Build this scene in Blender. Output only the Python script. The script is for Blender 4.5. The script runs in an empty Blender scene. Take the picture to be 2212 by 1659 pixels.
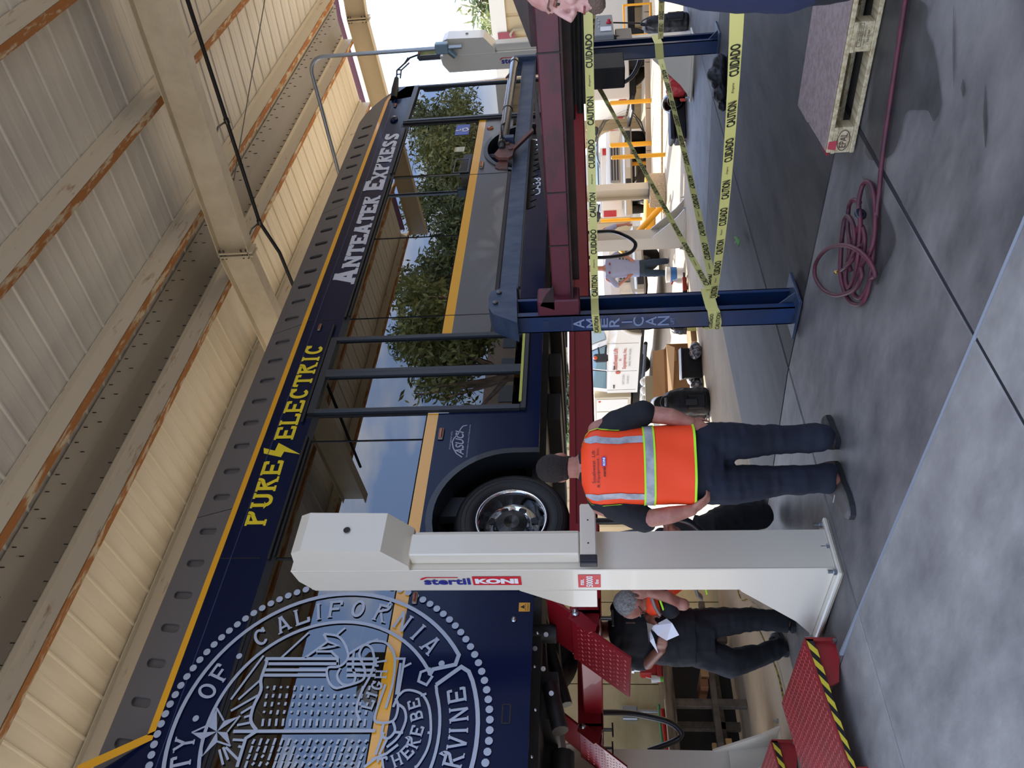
import bpy, bmesh, math, random
from mathutils import Vector, Matrix, noise
from mathutils.geometry import tessellate_polygon
random.seed(7)
C = bpy.context.scene.collection
V = Vector
PI = math.pi

# ------------------------------------------------------------------ camera, sky, sun, exposure
FPX, PITCH, ROLL, YAW, CAMH = 1690.0, math.radians(5.65), math.radians(-1.64), math.radians(45.8), 1.45
def _basis():
    c, s = math.cos(PITCH), math.sin(PITCH)
    fw = V((0, c, s)); u0 = V((0, -s, c)); r = V((1, 0, 0))
    cr, sr = math.cos(ROLL), math.sin(ROLL)
    right = cr*r + sr*u0; up = -sr*r + cr*u0
    M = Matrix.Rotation(-YAW, 3, 'Z')
    return M @ right, M @ up, M @ fw
RT, UP, FW = _basis()
CAMP = V((0, 0, CAMH))
cam = bpy.data.cameras.new('camera')
cam.sensor_fit = 'HORIZONTAL'; cam.sensor_width = 36; cam.lens = 36*FPX/2212
cam.clip_start = .05; cam.clip_end = 400
co = bpy.data.objects.new('camera', cam); C.objects.link(co)
# the phone was held sideways: image +x points down in the world, image up points right
m = Matrix((( -UP.x, RT.x, -FW.x, 0), (-UP.y, RT.y, -FW.y, 0), (-UP.z, RT.z, -FW.z, 0), (0, 0, 0, 1)))
co.matrix_world = Matrix.Translation(CAMP) @ m
bpy.context.scene.camera = co

sc = bpy.context.scene
sc.view_settings.view_transform = 'Standard'; sc.view_settings.look = 'None'
sc.view_settings.gamma = 1; sc.view_settings.use_curve_mapping = False
sc.view_settings.exposure = 0.8

w = bpy.data.worlds.new('sky'); sc.world = w; w.use_nodes = True
nt = w.node_tree; nt.nodes.clear()
def N(t, kind, **kw):
    n = t.nodes.new(kind)
    for k, v in kw.items(): setattr(n, k, v)
    return n
out = N(nt, 'ShaderNodeOutputWorld'); bg = N(nt, 'ShaderNodeBackground'); nt.links.new(bg.outputs[0], out.inputs[0])
tc = N(nt, 'ShaderNodeTexCoord')
sep = N(nt, 'ShaderNodeSeparateXYZ'); nt.links.new(tc.outputs['Generated'], sep.inputs[0])
grad = N(nt, 'ShaderNodeValToRGB'); nt.links.new(sep.outputs['Z'], grad.inputs[0])
grad.color_ramp.elements[0].position = 0.0; grad.color_ramp.elements[0].color = (.74, .84, 1, 1)
grad.color_ramp.elements[1].position = .75; grad.color_ramp.elements[1].color = (.22, .38, .80, 1)
e = grad.color_ramp.elements.new(.18); e.color = (.36, .53, .92, 1)
mp = N(nt, 'ShaderNodeMapping'); mp.inputs['Scale'].default_value = (1.3, 1.3, 3.2); nt.links.new(tc.outputs['Generated'], mp.inputs[0])
cl = N(nt, 'ShaderNodeTexNoise'); cl.inputs['Scale'].default_value = 2.6; cl.inputs['Detail'].default_value = 7; nt.links.new(mp.outputs[0], cl.inputs['Vector'])
cr_ = N(nt, 'ShaderNodeValToRGB'); cr_.color_ramp.elements[0].position = .47; cr_.color_ramp.elements[1].position = .62; nt.links.new(cl.outputs[0], cr_.inputs[0])
mx = N(nt, 'ShaderNodeMixRGB'); mx.inputs[2].default_value = (1.0, .99, .97, 1)
nt.links.new(cr_.outputs[0], mx.inputs[0]); nt.links.new(grad.outputs[0], mx.inputs[1])
# haze and glare around the low sun
SUNDIR = V((.60, .80, 0)).normalized()*math.cos(math.radians(36)) + V((0, 0, math.sin(math.radians(36))))
dt = N(nt, 'ShaderNodeVectorMath', operation='DOT_PRODUCT'); nt.links.new(tc.outputs['Generated'], dt.inputs[0]); dt.inputs[1].default_value = SUNDIR
mr = N(nt, 'ShaderNodeMapRange'); mr.inputs[1].default_value = -.1; mr.inputs[2].default_value = .95; mr.inputs[3].default_value = 1.5; mr.inputs[4].default_value = 2.9
nt.links.new(dt.outputs['Value'], mr.inputs[0])
nt.links.new(mx.outputs[0], bg.inputs[0]); nt.links.new(mr.outputs[0], bg.inputs[1])

sl = bpy.data.lights.new('sun', 'SUN'); sl.energy = 5.0; sl.angle = .01; sl.color = (1, .90, .73)
so = bpy.data.objects.new('sun', sl); C.objects.link(so); so.rotation_euler = (-SUNDIR).to_track_quat('-Z', 'Y').to_euler()

# ------------------------------------------------------------------ helpers: rays
def ray(px, py):
    return (1659-py-829.5)*RT - (px-1106)*UP + FPX*FW
def onX(px, py, X): d = ray(px, py); return CAMP + d*(X/d.x)
def onY(px, py, Y): d = ray(px, py); return CAMP + d*(Y/d.y)
def onZ(px, py, Z): d = ray(px, py); return CAMP + d*((Z-CAMH)/d.z)
def gz(x, y):
    return max(-.42, -.045*max(0, y-4.2) - .01*max(0, x-3))
def G(px, py):
    z = 0
    for _ in range(25): p = onZ(px, py, z); z = .5*z + .5*gz(p.x, p.y)
    return onZ(px, py, z)
def at_depth(px, py, D):
    d = ray(px, py); return CAMP + d*(D/FPX)

# ------------------------------------------------------------------ helpers: materials
def hexc(h):
    h = h.lstrip('#'); o = []
    for i in (0, 2, 4):
        v = int(h[i:i+2], 16)/255
        o.append(v/12.92 if v <= .04045 else ((v+.055)/1.055)**2.4)
    return (*o, 1)
MATS = {}
def M(name, col, rough=.5, metal=0., coat=0., col2=None, nscale=6., lo=.4, hi=.62, bump=0., bscale=30., spec=.5, stretch=None, emit=0., alpha=1, detail=5):
    if name in MATS: return MATS[name]
    m = bpy.data.materials.new(name); m.use_nodes = True; t = m.node_tree
    b = t.nodes['Principled BSDF']; c1 = hexc(col) if isinstance(col, str) else col
    b.inputs['Base Color'].default_value = c1
    b.inputs['Roughness'].default_value = rough; b.inputs['Metallic'].default_value = metal
    b.inputs['Coat Weight'].default_value = coat; b.inputs['Coat Roughness'].default_value = .03
    b.inputs['Specular IOR Level'].default_value = spec
    if emit: b.inputs['Emission Color'].default_value = c1; b.inputs['Emission Strength'].default_value = emit
    tcn = mpn = None
    if col2 or bump:
        tcn = N(t, 'ShaderNodeTexCoord'); mpn = N(t, 'ShaderNodeMapping'); t.links.new(tcn.outputs['Object'], mpn.inputs[0])
        if stretch: mpn.inputs['Scale'].default_value = stretch
    if col2:
        nz = N(t, 'ShaderNodeTexNoise'); nz.inputs['Scale'].default_value = nscale; nz.inputs['Detail'].default_value = detail; nz.inputs['Roughness'].default_value = .62
        t.links.new(mpn.outputs[0], nz.inputs['Vector'])
        rp = N(t, 'ShaderNodeValToRGB'); rp.color_ramp.elements[0].position = lo; rp.color_ramp.elements[1].position = hi
        rp.color_ramp.elements[0].color = c1; rp.color_ramp.elements[1].color = hexc(col2)
        t.links.new(nz.outputs[0], rp.inputs[0]); t.links.new(rp.outputs[0], b.inputs['Base Color'])
    if bump:
        nz = N(t, 'ShaderNodeTexNoise'); nz.inputs['Scale'].default_value = bscale; nz.inputs['Detail'].default_value = 4
        t.links.new(mpn.outputs[0], nz.inputs['Vector'])
        bp = N(t, 'ShaderNodeBump'); bp.inputs['Strength'].default_value = bump; bp.inputs['Distance'].default_value = .02
        t.links.new(nz.outputs[0], bp.inputs['Height']); t.links.new(bp.outputs[0], b.inputs['Normal'])
    MATS[name] = m
    return m
def glass(name, tint, ior=1.6, rough=.0):
    if name in MATS: return MATS[name]
    m = bpy.data.materials.new(name); m.use_nodes = True; t = m.node_tree; t.nodes.clear()
    o = N(t, 'ShaderNodeOutputMaterial'); mix = N(t, 'ShaderNodeMixShader'); tr = N(t, 'ShaderNodeBsdfTransparent'); gl = N(t, 'ShaderNodeBsdfGlossy'); fr = N(t, 'ShaderNodeFresnel')
    tr.inputs[0].default_value = tint; gl.inputs['Roughness'].default_value = rough; gl.inputs[0].default_value = (1, 1, 1, 1); fr.inputs[0].default_value = ior
    t.links.new(fr.outputs[0], mix.inputs[0]); t.links.new(tr.outputs[0], mix.inputs[1]); t.links.new(gl.outputs[0], mix.inputs[2]); t.links.new(mix.outputs[0], o.inputs[0])
    MATS[name] = m; return m

# ------------------------------------------------------------------ helpers: meshes
class MB:
    def __init__(s): s.v = []; s.f = []; s.s = []
    def add(s, vs, fs, smooth=False):
        n = len(s.v); s.v += [V(p) for p in vs]; s.f += [tuple(i+n for i in f) for f in fs]; s.s += [smooth]*len(fs); return s
    def box(s, x0, x1, y0, y1, z0, z1, M_=None):
        vs = [V((x, y, z)) for x in (x0, x1) for y in (y0, y1) for z in (z0, z1)]
        if M_: vs = [M_ @ p for p in vs]
        return s.add(vs, [(0,1,3,2),(4,6,7,5),(0,4,5,1),(2,3,7,6),(0,2,6,4),(1,5,7,3)])
    def bbox(s, x0, x1, y0, y1, z0, z1, b=.01, M_=None):
        """box with chamfered vertical and horizontal edges"""
        vs = []
        for (z, i) in ((z0, b), (z0+b, 0), (z1-b, 0), (z1, b)):
            for (x, y) in ((x0+b+i, y0+i), (x1-b-i, y0+i), (x1-i, y0+b+i), (x1-i, y1-b-i), (x1-b-i, y1-i), (x0+b+i, y1-i), (x0+i, y1-b-i), (x0+i, y0+b+i)):
                vs.append(V((x, y, z)))
        if M_: vs = [M_ @ p for p in vs]
        fs = [tuple(range(7, -1, -1)), tuple(range(24, 32))]
        for k in range(3):
            for j in range(8): a = k*8+j; b2 = k*8+(j+1) % 8; fs.append((a, b2, b2+8, a+8))
        return s.add(vs, fs)
    def poly(s, outer, holes=(), n=None, th=0., ):
        """flat polygon (3-D points) with holes, optionally extruded by vector n*th"""
        loops = [[V(p) for p in outer]] + [[V(p) for p in h] for h in holes]
        flat = [p for l in loops for p in l]
        tris = tessellate_polygon(loops)
        s.add(flat, [tuple(t) for t in tris])
        if th:
            d = V(n).normalized()*th
            s.add([p+d for p in flat], [tuple(reversed(t)) for t in tris])
            for l in loops:
                k = len(l); s.add(l + [p+d for p in l], [(i, (i+1) % k, (i+1) % k+k, i+k) for i in range(k)])
        return s
    def tube(s, pts, r, seg=8, cap=True, smooth=True, flat=None):
        pts = [V(p) for p in pts]; n = len(pts); rs = r if isinstance(r, (list, tuple)) else [r]*n
        up = None; vs = []
        for i, p in enumerate(pts):
            d = (pts[min(i+1, n-1)] - pts[max(i-1, 0)])
            if d.length < 1e-9: d = V((0, 0, 1))
            d.normalize()
            if up is None:
                a = V((0, 0, 1)) if abs(d.z) < .9 else V((1, 0, 0)); up = (a - d*a.dot(d)).normalized()
            else: up = (up - d*up.dot(d)).normalized()
            sd = d.cross(up)
            rr = rs[i]; ra, rb = rr if isinstance(rr, (list, tuple)) else (rr, rr)
            for k in range(seg):
                t = 2*PI*k/seg; vs.append(p + sd*(ra*math.cos(t)) + up*(rb*math.sin(t)))
        fs = [(i*seg+k, i*seg+(k+1) % seg, (i+1)*seg+(k+1) % seg, (i+1)*seg+k) for i in range(n-1) for k in range(seg)]
        s.add(vs, fs, smooth)
        if cap: s.add([vs[k] for k in range(seg)], [tuple(range(seg-1, -1, -1))]); s.add(vs[-seg:], [tuple(range(seg))])
        return s
    def lathe(s, prof, origin, axis, seg=24, smooth=True):
        """prof: (radius, distance along axis)"""
        ax = V(axis).normalized(); a = V((0, 0, 1)) if abs(ax.z) < .9 else V((1, 0, 0)); e1 = (a-ax*a.dot(ax)).normalized(); e2 = ax.cross(e1); o = V(origin)
        vs = [o + ax*h + (e1*math.cos(2*PI*k/seg) + e2*math.sin(2*PI*k/seg))*r for r, h in prof for k in range(seg)]
        n = len(prof)
        return s.add(vs, [(i*seg+k, (i+1)*seg+k, (i+1)*seg+(k+1) % seg, i*seg+(k+1) % seg) for i in range(n-1) for k in range(seg)], smooth)
    def ball(s, c, r, seg=12, rings=8, M_=None):
        c = V(c); rx, ry, rz = r if isinstance(r, (tuple, list)) else (r, r, r)
        vs = []
        for i in range(rings+1):
            a = PI*i/rings
            for k in range(seg):
                b = 2*PI*k/seg; p = V((rx*math.sin(a)*math.cos(b), ry*math.sin(a)*math.sin(b), rz*math.cos(a)))
                if M_: p = M_ @ p
                vs.append(c+p)
        return s.add(vs, [(i*seg+k, (i+1)*seg+k, (i+1)*seg+(k+1) % seg, i*seg+(k+1) % seg) for i in range(rings) for k in range(seg)], True)
    def loft(s, rings, smooth=True, cap=True):
        seg = len(rings[0]); vs = [V(p) for r in rings for p in r]; n = len(rings)
        s.add(vs, [(i*seg+k, i*seg+(k+1) % seg, (i+1)*seg+(k+1) % seg, (i+1)*seg+k) for i in range(n-1) for k in range(seg)], smooth)
        if cap: s.add(rings[0], [tuple(range(seg-1, -1, -1))]); s.add(rings[-1], [tuple(range(seg))])
        return s
    def xf(s, M_):
        s.v = [M_ @ p for p in s.v]; return s
    def join(s, o):
        n = len(s.v); s.v += o.v; s.f += [tuple(i+n for i in f) for f in o.f]; s.s += o.s; return s
def ell(c, rx, ry, seg=16, xa=V((1, 0, 0)), ya=V((0, 1, 0)), p=2.0):
    o = []
    for k in range(seg):
        t = 2*PI*k/seg; a, b = math.cos(t), math.sin(t)
        a = math.copysign(abs(a)**(2/p), a); b = math.copysign(abs(b)**(2/p), b)
        o.append(V(c) + xa*(rx*a) + ya*(ry*b))
    return o
def tag(o, label, cat, group=None, kind=None):
    o['label'] = label; o['category'] = cat
    if group: o['group'] = group
    if kind: o['kind'] = kind
    return o
def thing(name, loc, label, cat, group=None):
    o = bpy.data.objects.new(name, None); C.objects.link(o); o.location = V(loc); o.empty_display_size = .1
    o['o'] = list(V(loc)); return tag(o, label, cat, group)
def origin(o):
    while o.parent: o = o.parent
    return V(o.get('o', (0, 0, 0)))
def build(name, mb, mat, parent=None, label=None, kind=None, loc=None):
    me = mb if isinstance(mb, bpy.types.Mesh) else None
    if me is None:
        org = origin(parent) if parent else V(loc or (0, 0, 0))
        me = bpy.data.meshes.new(name); me.from_pydata([tuple(p-org) for p in mb.v], [], mb.f)
        if any(mb.s): me.polygons.foreach_set('use_smooth', mb.s)
        me.update()
    me.materials.clear(); me.materials.append(mat)
    o = bpy.data.objects.new(name, me); C.objects.link(o)
    if parent: o.parent = parent
    elif loc is not None: o.location = V(loc); o['o'] = list(V(loc))
    if label: o['label'] = label
    if kind: o['kind'] = kind
    return o
def solo(name, mb, mat, label, cat, group=None, kind=None, loc=(0, 0, 0)):
    return tag(build(name, mb, mat, loc=loc), label, cat, group, kind)
def struct(name, mb, mat): return build(name, mb, mat, kind='structure')
def clean(o):
    if 'o' in o: del o['o']
def fuse(mb, voxel=.012, smooth=2, wrinkle=0, wscale=6, org=V((0, 0, 0)), hem=None):
    """several closed shapes grown into one continuous skin"""
    me = bpy.data.meshes.new('tmp'); me.from_pydata([tuple(p) for p in mb.v], [], mb.f); me.update()
    bm = bmesh.new(); bm.from_mesh(me); bmesh.ops.remove_doubles(bm, verts=bm.verts, dist=1e-5); bmesh.ops.recalc_face_normals(bm, faces=bm.faces); bm.to_mesh(me); bm.free()
    o = bpy.data.objects.new('tmp', me); C.objects.link(o)
    r = o.modifiers.new('r', 'REMESH'); r.mode = 'VOXEL'; r.voxel_size = voxel
    if smooth: s = o.modifiers.new('s', 'SMOOTH'); s.iterations = smooth; s.factor = .5
    dg = bpy.context.evaluated_depsgraph_get(); dg.update(); e = o.evaluated_get(dg); m2 = bpy.data.meshes.new_from_object(e)
    if wrinkle:
        nn = [v.normal.copy() for v in m2.vertices]
        for v, n in zip(m2.vertices, nn):
            p = v.co*wscale; a = noise.noise(p)*.6 + noise.noise(V((p.x*2.1, p.y*2.1, p.z*1.1+7)))*.4
            v.co += n*(wrinkle*(a - abs(noise.noise(V((p.x, p.y, p.z*2.4))))*.8))
    if hem is not None:
        for v in m2.vertices: v.co.z = max(v.co.z, hem + .012*math.sin(v.co.x*40))
    for v in m2.vertices: v.co -= org
    m2.polygons.foreach_set('use_smooth', [True]*len(m2.polygons)); m2.update()
    bpy.data.objects.remove(o); bpy.data.meshes.remove(me)
    return m2

# ------------------------------------------------------------------ helpers: lettering
def text_mb(mb, s, o, ux, uy, W=None, H=None, lift=None, bold=0., shear=0., fit=True):
    """built-in sans letters laid flat in the box o, o+ux*W, o+uy*H"""
    cu = bpy.data.curves.new('t', 'FONT'); cu.body = s; cu.size = 1; cu.offset = bold; cu.shear = shear; cu.resolution_u = 3
    ob = bpy.data.objects.new('t', cu); C.objects.link(ob)
    dg = bpy.context.evaluated_depsgraph_get(); me = bpy.data.meshes.new_from_object(ob.evaluated_get(dg))
    vs = [v.co.copy() for v in me.vertices]; fs = [tuple(p.vertices) for p in me.polygons]
    bpy.data.objects.remove(ob); bpy.data.curves.remove(cu); bpy.data.meshes.remove(me)
    if not vs: return mb
    x0 = min(v.x for v in vs); x1 = max(v.x for v in vs); y0 = min(v.y for v in vs); y1 = max(v.y for v in vs)
    sy = H/(y1-y0); sx = W/(x1-x0) if W else sy
    o = V(o); ux = V(ux).normalized(); uy = V(uy).normalized(); n = V(lift) if lift else V((0, 0, 0))
    return mb.add([o + ux*((v.x-x0)*sx) + uy*((v.y-y0)*sy) + n for v in vs], fs)
def arc(cx, cy, rx, ry, a0, a1, n=10):
    return [(cx+rx*math.cos(math.radians(a0+(a1-a0)*i/n)), cy+ry*math.sin(math.radians(a0+(a1-a0)*i/n))) for i in range(n+1)]
def slab_glyph(ch, w, t, s, ts):
    """strokes and serifs of a slab capital in a w x 1 cell; t stem, s serif overhang, ts serif height"""
    l = s+t/2; r = w-s-t/2; mm = w/2; h = t*.42; B, T = h, 1-h; S = []; F = []
    if ch == 'A': S = [[(l, 0), (mm-.02, 1)], [(mm+.02, 1), (r, 0)], [(l+.25*(mm-l)+.02, .3), (r-.25*(r-mm)-.02, .3)]]; F = [(l, 0), (r, 0), (mm, 1)]
    elif ch == 'N': S = [[(l, 0), (l, 1)], [(l, 1), (r, 0)], [(r, 0), (r, 1)]]; F = [(l, 0), (l-.03, 1), (r, 1)]
    elif ch == 'T': S = [[(mm, 0), (mm, 1)], [(0, T), (w, T)], [(t*.3, T), (t*.3, .7)], [(w-t*.3, T), (w-t*.3, .7)]]; F = [(mm, 0)]
    elif ch in 'EFL':
        S = [[(l, 0), (l, 1)]]; F = [(l, 0), (l, 1)]
        if ch in 'EF': S += [[(l, T), (w-.04, T)], [(w-.04-t*.3, T), (w-.04-t*.3, .72)], [(l, .5), (r-.06, .5)]]
        if ch in 'EL': S += [[(l, B), (w, B)], [(w-t*.3, B), (w-t*.3, .3)]]
    elif ch in 'PR':
        S = [[(l, 0), (l, 1)], [(l, T), (r-.16, T)] + arc(r-.16, .5+T/2-.01, .16, T/2-.25+.02, 90, -90, 8)[1:] + [(l, .5)]]; F = [(l, 0), (l, 1)]
        if ch == 'R': S.append([(mm-.05, .5), (r, 0)]); F.append((r+.02, 0))
    elif ch == 'X': S = [[(l, 0), (r, 1)], [(l, 1), (r, 0)]]; F = [(l, 0), (r, 0), (l, 1), (r, 1)]
    elif ch == 'S': S = [arc(mm, .73, r-mm, T-.73, 20, 180, 8) + arc(mm, .27, r-mm, .27-B, 90, -160, 12)[0:] , [(r, .98), (r, .72)], [(l, .02), (l, .28)]]; S[0] = arc(mm, .735, r-mm, T-.735, 15, 250, 10) + arc(mm, .265, r-mm, .265-B, 70, -165, 10)
    elif ch == 'U': S = [[(l, 1), (l, .35)] + arc(mm, .35, r-mm, .35-B, 180, 360, 10) + [(r, 1)]]; F = [(l, 1), (r, 1)]
    elif ch == 'C': S = [arc(mm, .5, r-mm, T-.5, 40, 320, 16), [(r, 1), (r, .68)]]
    elif ch == 'G': S = [arc(mm, .5, r-mm, T-.5, 40, 340, 16), [(r, 1), (r, .7)], [(r, .08), (r, .45)], [(mm, .45), (w, .45)]]
    elif ch == 'O': S = [arc(mm, .5, r-mm+.02, T-.5, 0, 360, 20)]
    elif ch == 'I': S = [[(mm, 0), (mm, 1)]]; F = [(mm, 0), (mm, 1)]
    elif ch == 'Y': S = [[(l, 1), (mm, .48)], [(r, 1), (mm, .48)], [(mm, .5), (mm, 0)]]; F = [(mm, 0), (l, 1), (r, 1)]
    elif ch == 'V': S = [[(l, 1), (mm, 0)], [(r, 1), (mm, 0)]]; F = [(l, 1), (r, 1)]
    elif ch == 'H': S = [[(l, 0), (l, 1)], [(r, 0), (r, 1)], [(l, .5), (r, .5)]]; F = [(l, 0), (l, 1), (r, 0), (r, 1)]
    elif ch == 'B': S = [[(l, 0), (l, 1)], [(l, T), (r-.2, T)] + arc(r-.18, .74, .16, T-.74, 90, -90, 6) + [(l, .5)], [(l, .5), (r-.2, .5)] + arc(r-.16, .27, .17, .27-B, 90, -90, 6) + [(l, B)]]; F = [(l, 0), (l, 1)]
    elif ch == 'K': S = [[(l, 0), (l, 1)], [(r, 1), (l, .45)], [(mm-.05, .55), (r, 0)]]
    return S, [((x-t/2-s, 0 if y < .5 else 1-ts), (x+t/2+s, ts if y < .5 else 1)) for x, y in F]
def ribbon2(pts, t):
    """2-D polyline thickened with mitred joints -> (verts, faces)"""
    n = len(pts); P_ = [V((p[0], p[1])) for p in pts]; closed = (P_[0]-P_[-1]).length < 1e-6
    L_, R_ = [], []
    for i in range(n):
        a = P_[i-1] if i > 0 else (P_[-2] if closed else None); b = P_[i+1] if i < n-1 else (P_[1] if closed else None)
        d1 = (P_[i]-a).normalized() if a is not None else None; d2 = (b-P_[i]).normalized() if b is not None else None
        if d1 is None: d1 = d2
        if d2 is None: d2 = d1
        n1 = V((-d1.y, d1.x)); n2 = V((-d2.y, d2.x)); mtr = (n1+n2)
        if mtr.length < .2: mtr = n1
        mtr.normalize(); k = min(1/max(.35, mtr.dot(n1)), 2.2)
        L_.append(P_[i]+mtr*(t/2*k)); R_.append(P_[i]-mtr*(t/2*k))
    return L_+R_, [(i, i+1, i+1+n, i+n) for i in range(n-1)]
_Q = [0]
def slab_word(mb, s, o, ux, uy, height, width, t=.2, serif=.07, ts=.13, big=(), bigk=1.2, gap=.05, cells={}):
    ws = []
    for i, ch in enumerate(s):
        k = bigk if i in big else 1
        cw = .45 if ch == ' ' else {'I': .42, 'L': .72, 'X': .95, 'N': .95, 'A': .95}.get(ch, .82)
        ws.append((cw*k, k))
    tot = sum(a for a, _ in ws) + gap*(len(s)-1); sx = width/tot; x = 0
    for ch, (cw, k) in zip(s, ws):
        if ch != ' ':
            S, F = slab_glyph(ch, cw/k, t, serif, ts)
            for st in S:
                vs, fs = ribbon2(st, t)
                _Q[0] = (_Q[0]+1) % 12; nn = ux.cross(uy)*(_Q[0]*.00035)
                mb.add([o + nn + ux*((x+p.x*k)*sx) + uy*(max(0, min(1, p.y))*k*height) for p in vs], fs)
            for (a, b), (c, d) in F:
                a = max(a, -.02); c = min(c, cw/k+.02)
                _Q[0] = (_Q[0]+1) % 12; nn = ux.cross(uy)*(_Q[0]*.00035)
                mb.add([o + nn + ux*((x+p*k)*sx) + uy*(q*k*height) for p, q in ((a, b), (c, b), (c, d), (a, d))], [(0, 1, 2, 3)])
        x += cw+gap
    return mb

X_, Y_, Z_ = V((1, 0, 0)), V((0, 1, 0)), V((0, 0, 1))

# ------------------------------------------------------------------ materials
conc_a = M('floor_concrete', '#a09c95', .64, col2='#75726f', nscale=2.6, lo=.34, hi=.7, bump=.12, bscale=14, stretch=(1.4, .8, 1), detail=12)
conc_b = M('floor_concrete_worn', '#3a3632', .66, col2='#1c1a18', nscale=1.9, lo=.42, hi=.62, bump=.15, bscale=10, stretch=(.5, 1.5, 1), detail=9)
conc_c = M('yard_concrete', '#c2b194', .8, col2='#ab9a80', nscale=1.2, lo=.35, hi=.65, bump=.1, bscale=20, detail=8)
conc_d = M('pebble_concrete', '#c9b493', .85, col2='#a68f70', nscale=40, lo=.4, hi=.6)
cream = M('cream_paint', '#d6c8ac', .5, col2='#c9ba9c', nscale=3)
cream_rust = M('cream_paint_rusting', '#d8cdb6', .55, col2='#9a6a38', nscale=5.5, lo=.60, hi=.74, stretch=(.5, 3, 2), detail=9)
rusty = M('rusted_edge', '#a86a30', .8, col2='#cdbb98', nscale=3.2, lo=.5, hi=.6, stretch=(1.0, 4, 4), detail=9)
sheet = M('roof_sheet', '#e3dccb', .5, col2='#cfc7b6', nscale=2.2, lo=.35, hi=.7, stretch=(2.5, .25, 1))
sheet_far = M('roof_sheet_far', '#ebdfc4', .5, col2='#dccfb2', nscale=2.2, lo=.35, hi=.7, stretch=(2.5, .25, 1))
navy = M('navy_paint', '#0a1637', .2, coat=.05, spec=.2)
busgray = M('bus_gray_paint', '#5f5c5b', .32, coat=.12)
fairgray = M('fairing_gray', '#6c6867', .55)
yel = M('bus_yellow', '#f3ae22', .25, coat=.4)
letter_yel = M('lettering_yellow', '#ecd21e', .35)
letter_wht = M('lettering_white', '#c9cdd6', .35)
seal_sil = M('seal_silver', '#aeb6c4', .3)
black = M('black_rubber', '#0d0d10', .55)
blackgl = M('black_gloss', '#08090c', .12, coat=.5)
chassis = M('underbody_black', '#141416', .55, col2='#24221f', nscale=8)
lift_w = M('lift_white_paint', '#dbd2be', .28, coat=.25)
lift_r = M('lift_red_paint', '#7c0e1a', .42, coat=.15, spec=.3)
ramp_r = M('ramp_red_paint', '#a32128', .45, col2='#8a2a28', nscale=3)
maroon = M('maroon_paint', '#5f2430', .42, col2='#3a2225', nscale=3.5, lo=.5, hi=.7, stretch=(1, 1, 2))
maroon_d = M('maroon_dirty', '#3d2624', .7, col2='#241c1a', nscale=6)
rust_br = M('rust_bracket', '#6d3a2c', .6, col2='#46322c', nscale=8)
lblue = M('lift_blue_paint', '#17345f', .35, col2='#1d2f4a', nscale=3, coat=.15)
lblue_d = M('lift_blue_worn', '#3a4656', .45, col2='#22314a', nscale=4, stretch=(3, 1, 1))
steel = M('steel', '#b7bcc2', .28, metal=1)
steel_d = M('dark_steel', '#5b5a58', .35, metal=1)
galv = M('galvanised', '#a9b0b6', .4, metal=.7)
chrome = M('chrome', '#e6e8ea', .06, metal=1)
tape = M('tape_yellow', '#e0d880', .4, coat=.1)
ink = M('black_ink', '#15140f', .6)
blue_ink = M('blue_ink', '#252a86', .5); red_ink = M('red_label', '#cf2330', .45); white_l = M('white_label', '#ecebe8', .5)
wood = M('pallet_wood', '#d0bf98', .8, col2='#a8946c', nscale=5, stretch=(.6, 8, 8), bump=.3, bscale=20)
board = M('pallet_board', '#94817a', .8, col2='#7f6c64', nscale=30)
wood_old = M('weathered_wood', '#8a7a62', .85, col2='#4a4036', nscale=3, stretch=(.6, 6, 6))
card = M('cardboard', '#a8845c', .85, col2='#94724c', nscale=4)
clear = glass('window_glass', (.72, .78, .76, 1), 1.45)
busglass = glass('bus_glass', (.13, .135, .14, 1), 2.0)
doorglass = glass('door_glass', (.30, .31, .31, 1), 1.85)
vw = M('vehicle_white', '#e3dfd4', .25, coat=.4)
bollard = M('bollard_yellow', '#e9a412', .45)
skin = M('skin', '#b07a66', .5, col2='#9d6454', nscale=12)
skin2 = M('skin_shaded', '#8f5f4c', .5, col2='#7c4e3e', nscale=12)

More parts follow.
